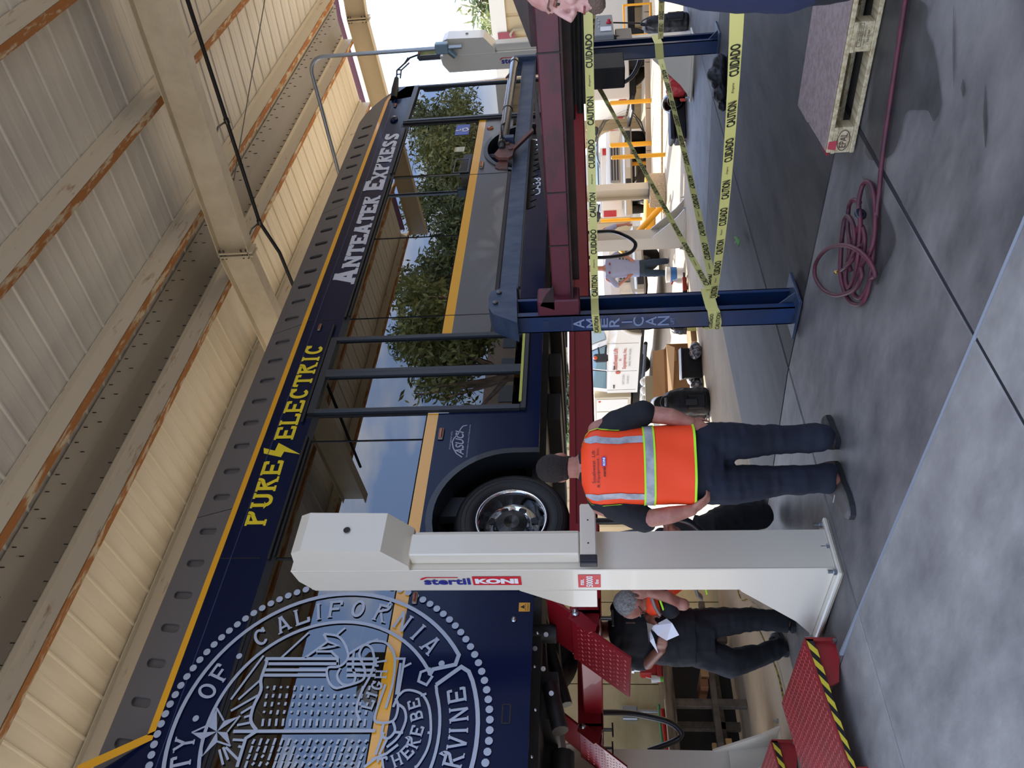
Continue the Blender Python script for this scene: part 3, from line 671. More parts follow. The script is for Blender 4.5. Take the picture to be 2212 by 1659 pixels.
# lamps, hatch, labels
def lamp(px0, py0, px1, py1, nm='marker_lamp'):
    a, b2 = B(px0, py0), B(px1, py1); x0, x1, z0, z1 = min(a.x, b2.x), max(a.x, b2.x), min(a.z, b2.z), max(a.z, b2.z)
    k = build(nm, MB().bbox(x0, x1, BY-.02, BY, z0, z1, .008), M('lamp_bezel', '#8a7a6a', .4), bus)
    build('lens', MB().bbox(x0+.012, x1-.012, BY-.032, BY-.015, z0+.012, z1-.012, .008), M('amber', '#a2481c', .12, coat=.5), k)
lamp(945, 951, 961, 926); lamp(889, 1306, 905, 1280); lamp(1035, 365, 1046, 351); lamp(685, 716, 697, 701, 'clearance_lamp'); lamp(850, 232, 858, 225, 'clearance_lamp')
c = B(1059, 277); build('round_reflector', MB().lathe([(.05, 0), (.05, .012), (.04, .015)], (c.x, BY, c.z), (0, -1, 0), 16).lathe([(.038, .012), (.02, .02), (.001, .022)], (c.x, BY, c.z), (0, -1, 0), 16), M('amber', '#a2481c', .12, coat=.5), bus)
c = B(851, 259); build('antenna_dome', MB().ball((c.x, BY-.01, c.z), (.09, .04, .06), 16, 8), navy, bus)
a, b2 = B(1103, 1522), B(1084, 1563); rframe(min(a.x, b2.x), max(a.x, b2.x), min(a.z, b2.z), max(a.z, b2.z), .008, .01, BY-.004, black, 'vent_frame', bus)
lb = build('jack_label', MB().box(2.885, 2.955, BY-.004, BY-.001, 1.925, 2.005), M('label_orange', '#d99a26', .5), bus)
mb = MB().poly([(2.905, BY-.006, 1.965), (2.935, BY-.006, 1.965), (2.92, BY-.006, 1.995)])
text_mb(mb, 'JACK', V((2.89, BY-.006, 1.95)), X_, Z_, .06, .011); text_mb(mb, 'POINT', V((2.89, BY-.006, 1.933)), X_, Z_, .06, .011)
build('label_print', mb, ink, lb)
c = B(1110, 1339); build('latch', MB().lathe([(.02, 0), (.02, .012), (.001, .014)], (c.x, BY, c.z), (0, -1, 0), 12), steel, bus)
c0, c1 = B(1012, 291), B(987, 271)
wl = build('access_label', MB().box(min(c0.x, c1.x), max(c0.x, c1.x), BY-.006, BY-.003, min(c0.z, c1.z), max(c0.z, c1.z)), M('access_blue', '#1b3fa8', .4), bus)
cx, cz, s_ = (c0.x+c1.x)/2, (c0.z+c1.z)/2, abs(c0.z-c1.z)
mb = MB()
for pl in ([(-.12, .32), (-.12, -.02), (.16, -.02), (.28, -.34)], [(-.12, .14), (.12, .14)], [(.22*math.cos(math.radians(a))-.06, .22*math.sin(math.radians(a))-.16) for a in range(100, 345, 20)]):
    vs, fs = ribbon2([(cx+p[0]*s_*.9, cz+p[1]*s_*1.1) for p in pl], .02); mb.add([(p.x, BY-.008, p.y) for p in vs], fs)
mb.lathe([(.018, 0), (.0005, .001)], (cx-.12*s_*.9, BY-.008, cz+.42*s_), (0, -1, 0), 10)
build('access_symbol', mb, white_l, wl)
c0 = B(1000, 318); pl = build('notice_label', MB().box(c0.x-.13, c0.x+.0, BY-.006, BY-.003, c0.z-.03, c0.z+.11), M('notice', '#c9c7ae', .5), bus)
build('notice_print', MB().box(c0.x-.125, c0.x-.005, BY-.008, BY-.006, c0.z+.085, c0.z+.108).box(c0.x-.11, c0.x-.02, BY-.008, BY-.006, c0.z+.0, c0.z+.008).box(c0.x-.11, c0.x-.04, BY-.008, BY-.006, c0.z+.03, c0.z+.038), M('notice_yel', '#b7a23a', .5), pl)
c0, c1 = B(1010, 372), B(985, 345); rframe(min(c0.x, c1.x), max(c0.x, c1.x), min(c0.z, c1.z), max(c0.z, c1.z), .02, .012, BY-.006, M('speaker_rim', '#3a3a3c', .4), 'speaker_frame', bus)
# lettering
mb = MB()
slab_word(mb, 'PURE', V((3.66, BY-.003, 4.125)), (V((4.35, 0, 4.15))-V((3.66, 0, 4.125))).normalized(), Z_, .18, .69, t=.18, serif=.07, ts=.11, gap=.08)
slab_word(mb, 'ELECTRIC', V((4.60, BY-.003, 4.135)), (V((5.89, 0, 4.14))-V((4.60, 0, 4.135))).normalized(), Z_, .18, 1.30, t=.18, serif=.07, ts=.11, gap=.08)
mb.poly([B(x, y, .003) for x, y in ((570, 968), (594, 974), (602, 957), (649.5, 982), (614, 976), (607, 988), (570, 980))])
build('yellow_lettering', mb, letter_yel, bus, 'yellow slab lettering with a lightning bolt')
mb = MB(); o0 = V((6.91, BY-.003, 4.03))
slab_word(mb, 'ANTEATER EXPRESS', o0, (V((10.50, BY-.003, 4.065))-o0).normalized(), Z_, .205, 3.59, t=.25, serif=.06, ts=.14, big=(0, 9), bigk=1.28, gap=.04)
build('white_lettering', mb, letter_wht, bus, 'white slab lettering')
a0 = B(1183, 412)
build('unit_number', text_mb(MB(), 'CA38', V((8.6, BY-.004, 1.99)), X_, Z_, .42, .105, bold=.02), letter_wht, bus)
# small student-association oval on the skirt
mb = MB()
o0, o1 = B(1011, 987), B(1011, 921)
text_mb(mb, 'ASUCI', B(1002, 983, .003), (B(1002, 930)-B(1002, 983)).normalized(), Z_, (B(1002, 930)-B(1002, 983)).length, .075, bold=.015, shear=.3)
text_mb(mb, 'Associated Students, University of California, Irvine', B(1010, 988, .003), X_, Z_, .38, .018)
text_mb(mb, 'IN PARTNERSHIP WITH', B(973, 971, .003), X_, Z_, .21, .014)
vs, fs = ribbon2([(B(x, y).x, B(x, y).z) for x, y in ((998, 988), (986, 980), (979, 968), (977, 955), (981, 947), (990, 938), (995, 927), (1000, 921), (1009, 919))], .010); mb.add([(p.x, BY-.003, p.y) for p in vs], fs)
build('partner_mark', mb, M('pale_print', '#a8acba', .5), bus)
# transit notice in rear window
q = [B(x, y, -.012) for x, y in ((650, 1190), (631, 1243), (690, 1262), (700, 1190))]
build('window_poster', MB().poly(q), M('poster_blue', '#8fc0ea', .4), bus)

# the university seal
SC, SR = V((2.005, BY-.012, 3.272)), 1.118
def sp(r, a): return V((SC.x+r*math.cos(math.radians(a)), SC.y, SC.z+r*math.sin(math.radians(a))))
mb = MB()
for i in range(104):
    a = 3.4615*i+1.5; c = sp(SR, a)
    if c.x < -.8 or c.z > 4.85: continue
    mb.lathe([(.026, 0), (.0005, .0005)], c, (0, -1, 0), 10, False)
def line(pts, t=.028):
    _Q[0] = (_Q[0]+1) % 24; dy = _Q[0]*.00025
    vs, fs = ribbon2([(p.x, p.z) if isinstance(p, V) else p for p in pts], t); mb.add([(p.x, SC.y-dy, p.y) for p in vs], fs)
def c5(x, y): return B(500+.27125*x, 1209+.27125*y)
def c4(x, y): return B(150+.27125*x, 1209+.27125*y)
line([sp(1.02, a) for a in range(182, -59, -4)] + [sp(.97, -61), sp(.82, -58), sp(.78, -60)]); line([sp(.79, a) for a in range(200, -62, -4)], .024)
line([sp(.80, -61), sp(.74, -64), sp(.70, -60), sp(.74, -56), sp(.81, -57)], .018)
line([sp(.80, -66), sp(1.0, -63), sp(1.035, -66)] + [sp(1.04, a) for a in range(-70, -178, -4)]); line([sp(.80, -66)] + [sp(.79, a) for a in range(-70, -178, -4)], .02)
def ring_text(items, h, t=.15):
    pts = [p for _, p in items]
    for i, (ch, p) in enumerate(items):
        a = pts[max(0, i-1)]; b2 = pts[min(len(pts)-1, i+1)]; d = (b2-a).normalized(); u = V((-d.z, 0, d.x)); 
        if d.x*0+1: pass
        wd = h*({'I': .4}.get(ch, .78)); o = p - d*(wd/2) - u*(h/2); o.y = SC.y
        S, F = slab_glyph(ch, wd/h, t, .05, .07)
        for st in S:
            _Q[0] = (_Q[0]+1) % 24; dy = -Y_*(_Q[0]*.00025)
            vs, fs = ribbon2(st, t if ch in 'ITLFE' or len(st) > 6 else t*.9); mb.add([o + dy + d*(q.x*h) + u*(q.y*h) for q in vs], fs)
        for (x0, y0), (x1, y1) in F:
            _Q[0] = (_Q[0]+1) % 24; dy = -Y_*(_Q[0]*.00025); mb.add([o + dy + d*(x*h) + u*(y*h) for x, y in ((x0, y0), (x1, y0), (x1, y1), (x0, y1))], [(0, 1, 2, 3)])
ring_text([(ch, sp(.90, a)) for ch, a in zip('CALIFORNIA', (42, 31, 22, 14, 6, -5, -17, -28.5, -38, -47))], .135)
ring_text([(ch, sp(.91, a)) for ch, a in zip('UNIVERSITY', (178, 168, 158, 149, 140, 130, 120.5, 112, 104, 95.5))], .135)
ring_text([(ch, sp(.91, a)) for ch, a in zip('OF', (73, 64))], .135)
ring_text([(ch, sp(.915, a)) for ch, a in zip('IRVINE', (-108, -100, -93.5, -88.5, -82, -74))], .125)
for a in (85, 54, -57.5, -128): mb.lathe([(.022, 0), (.0005, .0005)], sp(.89, a), (0, -1, 0), 10, False)
for ch, pts in (('LIGHT', ((795.6, 1523.6), (804, 1502), (814.6, 1483), (824, 1458.5), (824, 1431))), ('THERE', ((828, 1652), (858, 1643), (879.7, 1626.6), (894, 1606), (901.4, 1580.6))), ('BE', ((900, 1548), (895, 1523)))):
    ring_text([(k, B(*p)) for k, p in zip(ch, pts)], .082, .17)
def sm2(pts, k=4):
    o = []; n = len(pts)
    for i in range(n-1):
        p0, p1, p2, p3 = [V(q) for q in (pts[max(0, i-1)], pts[i], pts[i+1], pts[min(n-1, i+2)])]
        for j in range(k):
            t = j/k; o.append(tuple(.5*((2*p1) + (p2-p0)*t + (2*p0-5*p1+4*p2-p3)*t*t + (3*p1-p0-3*p2+p3)*t*t*t)))
    return o + [pts[-1]]
L = lambda *pp, t=.014: line([c5(*p) for p in (sm2(pp) if len(pp) > 4 else pp)], t)
# open book: edges, page block, page text as short strokes
L((275, 800), (285, 830), (240, 960), (240, 1050), (180, 1180), (160, 1290), (205, 1365), t=.022); L((20, 1375), (1150, 1370), t=.022); L((205, 1375), (120, 1430), (80, 1560), (50, 1659), t=.022)
for y, x0, x1 in ((797, 275, 850), (838, 300, 855), (884, 265, 770), (926, 250, 765)): L((x0, y), (x1, y), t=.022); L((920, y+2), (1150, y+2), t=.022)
rnd = random.Random(3)
for x in range(250, 1110, 54):
    for k, y in enumerate((1290, 1215, 1150, 1085, 1020)):
        dx = .14*(1290-y); h = 42 if k == 0 else rnd.choice((12, 20, 26))
        if 760 < x+dx < 1000 and y < 1060: continue
        L((x+dx, y+h), (x+dx+8, y-h*.4), t=.016)
for x in range(170, 1080, 56):
    for k, y in enumerate((1450, 1510, 1570, 1630)):
        dx = -.32*(y-1450); h = rnd.choice((14, 24, 34)); L((x+dx, y+h), (x+dx+20, y-h*.6), t=.016)
for r in (((260, 770), (0, 1120)), ((240, 960), (60, 1120)), ((235, 1075), (0, 1210)), ((170, 1175), (80, 1230)), ((160, 1245), (105, 1262)), ((150, 1305), (50, 1325)), ((110, 1445), (15, 1440)), ((90, 1500), (60, 1492)), ((620, 588), (400, 790)), ((910, 550), (838, 612)), ((1435, 832), (1375, 862)), ((1600, 1385), (1565, 1385)), ((1555, 1075), (1510, 1090)), ((-20, 1600), (-60, 1500)), ((60, 1600), (-40, 1500)), ((-60, 1640), (-90, 1520))): L(*r, t=.016)
# ribbons, hand and torch lines
for r in (((740, 600), (850, 618), (905, 680), (935, 770), (905, 830), (850, 862), (775, 868), (765, 920), (785, 990), (830, 1030), (890, 1020), (1010, 985), (1060, 950), (1065, 880), (1025, 780), (1030, 730), (1060, 690), (1100, 695), (1130, 740), (1140, 830), (1110, 930), (1040, 1060), (1000, 1200), (1030, 1290)),
          ((740, 600), (770, 660), (590, 790)), ((770, 660), (850, 692), (700, 720)), ((680, 740), (800, 740), (850, 790), (850, 862)), ((935, 762), (1050, 690)), ((1040, 690), (1170, 640)), ((980, 720), (970, 860), (990, 940), (960, 1000), (880, 995), (845, 930), (870, 870)),
          ((1080, 670), (1140, 655), (1225, 665), (1280, 720), (1305, 800), (1300, 900), (1280, 1020), (1230, 1190)), ((1305, 795), (1380, 795), (1330, 1090), (1290, 1180)), ((1350, 830), (1315, 1080)),
          ((1230, 1000), (1150, 1230), (1160, 1300), (1290, 1290), (1330, 1180), (1310, 1110)), ((1335, 1090), (1380, 1050), (1450, 1050), (1530, 1090), (1580, 1200), (1590, 1385), (1560, 1520), (1490, 1640), (1460, 1659)), ((1335, 1160), (1380, 1200), (1390, 1290), (1330, 1420), (1240, 1500)),
          ((1215, 1310), (1200, 1400), (1250, 1430), (1305, 1370), (1290, 1300)), ((1300, 1380), (1370, 1385)), ((1150, 1560), (1215, 1380)), ((1180, 1560), (1240, 1440)), ((1120, 1600), (1240, 1550), (1330, 1480)), ((1060, 1659), (1150, 1590))):
    L(*r, t=.017)
# faceted star above the book
st = [(1180, 1190), (1100, 1330), (980, 1385), (1060, 1440), (1060, 1575), (1185, 1455), (1290, 1490), (1262, 1380), (1365, 1250), (1235, 1290)]
cc = c4(1180, 1375); pp = [c4(*p) for p in st]
for i in range(10):
    a, b2 = pp[i], pp[(i+1) % 10]
    a, b2 = V((a.x, SC.y, a.z)), V((b2.x, SC.y, b2.z)); c_ = V((cc.x, SC.y, cc.z))
    if i % 2 == 0: mb.add([a, b2, c_], [(0, 1, 2)])
    else: line([a, b2], .012)
build('university_seal', mb, seal_sil, bus, 'round silver seal with open book, star and ribbons')

# inside the bus: seats, rails
seatm = M('seat_shell', '#3b3f47', .6); rail = M('rail_yellow', '#c08d18', .35)
for i, x in enumerate((.2, 1.1, 2.0, 2.9, 3.8, 6.6, 7.4, 8.2, 9.0, 9.9)):
    for y in (BY+.28, BY+.72, FY-.72, FY-.28):
        z = 2.45 if x > 5 else 2.75
        build('seat', MB().bbox(x, x+.44, y-.2, y+.2, z, z+.09, .02).bbox(x-.08, x+.0, y-.2, y+.2, z+.02, z+.72, .02).box(x+.1, x+.3, y-.05, y+.05, 2.05, z), seatm, bus)
for x, y in ((4.95, BY+.5), (5.9, BY+.5), (6.4, BY+1.0), (8.0, BY+1.0), (9.5, BY+1.0), (10.7, BY+.35), (4.4, BY+1.0), (2.6, BY+1.0)):
    build('grab_pole', MB().tube([(x, y, 2.05), (x, y, 4.1)], .018, 8), rail, bus)
build('grab_rail', MB().tube([(0, BY+.95, 3.95), (10.5, BY+.95, 3.95)], .018, 8).tube([(0, FY-.95, 3.95), (10.5, FY-.95, 3.95)], .018, 8), rail, bus)
build('grab_rail', MB().tube([(5.3, BY+.3, 2.5), (5.7, BY+.3, 3.0), (5.7, BY+.3, 3.3)], .016, 8).tube([(10.9, BY+.3, 2.9), (11.5, BY+.4, 2.3)], .018, 8), rail, bus)
build('driver_dash', MB().bbox(11.2, 12.0, BY+1.0, FY-.2, 2.05, 2.95, .05), black, bus)
build('steering_wheel', MB().lathe([(.22, 0), (.235, .01), (.22, .02), (.205, .01), (.22, 0)], (11.25, FY-.7, 3.05), (-.6, 0, .8), 24), black, bus)
build('driver_seat', MB().bbox(10.7, 11.1, FY-.95, FY-.5, 2.45, 2.6, .03).bbox(10.6, 10.72, FY-.95, FY-.5, 2.5, 3.3, .03), seatm, bus)
# underbody
mb = MB().box(BX0, 12.0, BY+.3, FY-.3, 1.86, 1.98)
for x in (.5, 1.4, 2.3, 5.2, 5.8, 6.5, 7.3, 8.1): mb.box(x, x+.35, BY+.45, FY-.45, 1.74, 1.87)
mb.box(BX0, 3.2, BY+.9, BY+1.6, 1.76, 1.9)
mb.tube([(WHR.x, BY+.3, WHR.z-.02), (WHR.x, FY-.3, WHR.z-.02)], .13, 12).tube([(WHF.x, BY+.3, WHF.z-.1), (WHF.x, FY-.3, WHF.z-.1)], .07, 12)
mb.tube([(2.4, BY+.5, 1.84), (3.4, BY+.6, 1.92)], .045, 8).tube([(2.6, BY+.9, 1.7), (3.5, BY+.9, 1.95)], .05, 8).tube([(2.9, BY+.35, 1.75), (2.9, BY+.35, 2.1)], .07, 12).tube([(2.2, BY+.4, 1.72), (2.55, BY+.45, 1.80)], .06, 10).tube([(1.2, BY+.7, 1.72), (2.2, BY+.8, 1.72)], .09, 10)
build('underbody', mb, chassis, bus, kind='stuff')
mb = MB()
for i, x in enumerate((.6, .95, 1.3, 1.6, 1.9, 2.2, 2.5, 2.75)): mb.ball((x, BY+.06, 1.885-(i % 2)*.015), .012, 8, 5)
for p in ((2.62, BY+.35, 1.84), (2.45, BY+.37, 1.78), (2.3, BY+.42, 1.74), (2.75, BY+.3, 1.9), (2.85, BY+.28, 1.82)): mb.tube([V(p), V(p)+V((-.02, -.05, 0))], .018, 8)
build('bolt_heads', mb, steel, bus, kind='stuff')

# ------------------------------------------------------------------ four-post platform lift: white posts, red runways
def logo(parent, o, ux, uz, L_, H_):
    """red swoosh, blue word, red box with white word; o = lower left"""
    mb = MB(); n = ux.cross(uz)
    text_mb(mb, 'stertil', o, ux, uz, L_*.48, H_*.9, bold=.03, lift=n*.002)
    build('logo_word', mb, blue_ink, parent)
    mb = MB(); top = o + uz*(H_*.92)
    mb.poly([top + ux*(-.04*L_) - uz*(H_*.25), top + ux*(-.015*L_) - uz*(H_*.02), top + ux*(.03*L_) + uz*(H_*.12), top + ux*(.36*L_) + uz*(H_*.10), top + ux*(.36*L_) + uz*(0), top + ux*(.04*L_) + uz*(.0), top + ux*(-.01*L_) - uz*(H_*.25)])
    build('logo_swoosh', mb, red_ink, parent)
    q = [o + ux*(L_*a) + uz*(H_*b2) + n*.001 for a, b2 in ((.505, -.08), (1.0, -.08), (1.0, 1.12), (.505, 1.12))]
    bx_ = build('logo_box', MB().poly(q), red_ink, parent)
    build('logo_text', text_mb(MB(), 'KONI', o + ux*(L_*.53) + uz*(H_*.15) + n*.003, ux, uz, L_*.44, H_*.72, bold=.06), white_l, bx_)
def lift_post(x, yi, sgn, z0, label, full=True):
    """x = face towards the rear of the bus, yi = outer face; sgn +1 when the bus lies at larger Y"""
    t = thing('lift_post', (x+.14, yi+sgn*.12, z0), label, 'lift post', 'white posts of the bus lift')
    def bx(name, a0, a1, b0, b1, c0, c1, mat=lift_w, bev=.008, par=None, lab=None):
        y0, y1 = sorted((yi+sgn*b0, yi+sgn*b1)); return build(name, MB().bbox(x+a0, x+a1, y0, y1, c0, c1, bev), mat, par or t, lab)
    y0, y1 = sorted((yi, yi+sgn*.23))
    # column with a sloping top
    o = [(x, yi, z0+.03), (x, yi+sgn*.23, z0+.03), (x, yi+sgn*.23, 3.27), (x, yi+sgn*.12, 3.35), (x, yi, 3.37)]
    build('column', MB().poly(o, n=(1, 0, 0), th=.28), lift_w, t)
    build('column_edge', MB().tube([(x+.004, yi+sgn*.002, z0+.03), (x+.004, yi+sgn*.002, 3.37)], .006, 6), lift_w, t)
    bx('base_plate', -.05, .36, -.02, .86, z0, z0+.028)
    bx('grout', -.04, .35, -.01, .85, z0-.01, z0+.004, conc_c, .002)
    g = [(x+.0, yi+sgn*.23, z0+.03), (x+.0, yi+sgn*.80, z0+.03), (x+.0, yi+sgn*.62, z0+.16), (x+.0, yi+sgn*.25, z0+.55), (x+.0, yi+sgn*.23, z0+.56)]
    build('gusset', MB().poly(g, n=(1, 0, 0), th=.02), lift_w, t)
    build('gusset', MB().poly([V(p)+V((.27, 0, 0)) for p in g], n=(1, 0, 0), th=.02), lift_w, t)
    build('gusset_brace', MB().poly([(x+.02, yi+sgn*.36, z0+.03), (x+.27, yi+sgn*.36, z0+.03), (x+.27, yi+sgn*.25, z0+.42), (x+.02, yi+sgn*.25, z0+.42)], n=(0, sgn, 0), th=.01), lift_w, t)
    for ax_, ay_ in ((.33, .02), (.16, .01), (.0-.02, .0), (.33, .8), (-.02, .8)):
        p = V((x+ax_, yi+sgn*ay_, z0+.03)); bo = build('anchor_bolt', MB().tube([p, p+Z_*.05], .011, 8), steel, t); build('nut', MB().tube([p, p+Z_*.018], .02, 6, smooth=False), steel, bo)
    # motor housing on the outer side
    ho = [(2.60, 0), (2.60, -.05), (2.745, -.215), (3.245, -.23), (3.31, -.20), (3.33, 0)]
    build('motor_housing', MB().poly([(x+.0, yi+sgn*d, z) for z, d in ho], n=(1, 0, 0), th=.285), lift_w, t)
    p = V((x+.15, yi-sgn*.231, 2.98)); build('housing_hole', MB().lathe([(.022, 0), (.001, .001)], p, (0, -sgn, 0), 14, False), ink, t)
    bx('spindle_cover', .05, .21, -.10, 0, 1.54, 2.60)
    bx('spindle_rail', .22, .27, -.035, 0, 1.54, 2.60)
    bb = bx('carriage_bar', -.03, .40, -.14, -.10, 1.435, 1.535)
    bx('bar_end_cap', -.045, -.028, -.142, -.098, 1.433, 1.537, M('cap_black', '#23252b', .5), .004, bb)
    bx('bar_end', -.028, .02, -.143, -.097, 1.433, 1.537, M('cap_black', '#23252b', .5), .004, bb)
    for px_ in (.1, .27): build('pin', MB().lathe([(.006, 0), (.0005, .001)], (x+px_, yi-sgn*.1405, 1.485), (0, -sgn, 0), 8), ink, bb)
    cg = [(x-.004, yi+sgn*.23, 1.44), (x-.004, yi+sgn*.43, 1.44), (x-.004, yi+sgn*.43, 1.60), (x-.004, yi+sgn*.41, 1.64), (x-.004, yi+sgn*.23, 1.93)]
    build('carriage_plate', MB().poly(cg, n=(1, 0, 0), th=.02), lift_w, t); build('carriage_plate', MB().poly([V(p)+V((.27, 0, 0)) for p in cg], n=(1, 0, 0), th=.02), lift_w, t)
    return t
def face_marks(P, x, yi):
    logo(P, V((x-.003, yi+.156, 2.53)), -Z_, -Y_, .62, .082)
    q = [V((x-.003, yi+a, z)) for a, z in ((.195, 1.415), (.05, 1.415), (.05, 1.555), (.195, 1.555))]
    lb = build('load_label', MB().poly(q), red_ink, P)
    mb = MB()
    for s_, a, z, wd, h in (('max.', .165, 1.518, .07, .022), ('50000', .185, 1.463, .125, .042), ('lbs', .15, 1.428, .05, .022)):
        text_mb(mb, s_, V((x-.005, yi+a, z)), -Y_, Z_, wd, h, bold=.03)
    build('label_print', mb, white_l, lb)
P1 = lift_post(2.64, 4.17, 1, 0, 'large white lift post with red 50000 lbs label, left of the orange vest wearer')
face_marks(P1, 2.64, 4.17)
P2 = lift_post(10.80, 4.17, 1, gz(10.9, 4.4), 'white lift post beside the bus front, grey control box on it')
face_marks(P2, 10.80, 4.17)
P3 = lift_post(11.46, 7.98, -1, gz(11.5, 7.9), 'white lift post on the yard side behind the yellow caution tape')
P4 = lift_post(2.66, 7.98, -1, gz(3, 7.9), 'white lift post on the workbench side, half hidden by the red ramps')
# control box on the bus-front post
def pbox(name, p0, p1, Yp, d, mat, par, bev=.01, lab=None):
    a, b2 = onY(*p0, Yp), onY(*p1, Yp)
    return build(name, MB().bbox(min(a.x, b2.x), max(a.x, b2.x), Yp, Yp+d, min(a.z, b2.z), max(a.z, b2.z), bev), mat, par, lab)
gbox = M('control_grey', '#8d9291', .45)
cb = pbox('control_box', (1253, 36), (1327, 74), 3.86, .25, gbox, P2, lab='grey control box with red emergency button')
ctb = thing('electrical_trunking', onY(1290, 74, 4.0), 'grey box and steel trunking under the control box on the bus-front post', 'junction box')
pbox('trunk_box', (1250, 76), (1328, 96), 4.0, .15, M('trunk_grey', '#6f7473', .4, metal=.4), ctb)
pbox('trunk_box', (1328, 62), (1367, 88), 3.95, .16, M('trunk_grey2', '#77797a', .35, metal=.6), ctb)
c = onY(1315, 50, 3.86)
build('stop_button', MB().lathe([(.035, 0), (.035, .02), (.022, .022), (.022, .05), (.001, .052)], c, (0, -1, 0), 14), red_ink, cb, 'red emergency stop button')
for q in ((1289, 40), (1294, 46), (1294, 52), (1294, 60)):
    c = onY(*q, 3.86); build('indicator', MB().lathe([(.014, 0), (.012, .012), (.001, .014)], c, (0, -1, 0), 10), steel, cb)
a, b2 = onY(1297, 68, 3.855), onY(1320, 57, 3.855); build('box_label', MB().box(min(a.x, b2.x), max(a.x, b2.x), 3.85, 3.855, min(a.z, b2.z), max(a.z, b2.z)), white_l, cb)
# galvanised conduit rising from that post and crossing over the bus
bp_ = onY(950, 104, 4.0); ct = thing('electrical_conduit', bp_, 'galvanised conduit rising from the bus-front post and bending over the bus', 'conduit')
top = onY(665, 124, 4.0); r_ = .22
pts = [V((bp_.x, 4.0, bp_.z-.3)), V((bp_.x, 4.0, top.z-r_))] + [V((bp_.x, 4.0+r_-r_*math.cos(PI/2*i/6), top.z-r_+r_*math.sin(PI/2*i/6))) for i in range(1, 7)] + [V((bp_.x, 8.3, top.z+.0))]
build('conduit_pipe', MB().tube(pts, .028, 10), galv, ct)
build('coupling', MB().bbox(bp_.x-.05, bp_.x+.05, 3.93, 4.07, bp_.z-.12, bp_.z+.06, .01), M('coupling', '#7f949c', .4, metal=.5), ct)
build('elbow_fitting', MB().tube([(bp_.x, 4.02, bp_.z-.1), (bp_.x, 4.12, bp_.z-.2)], .045, 10), M('coupling', '#7f949c', .4, metal=.5), ct)
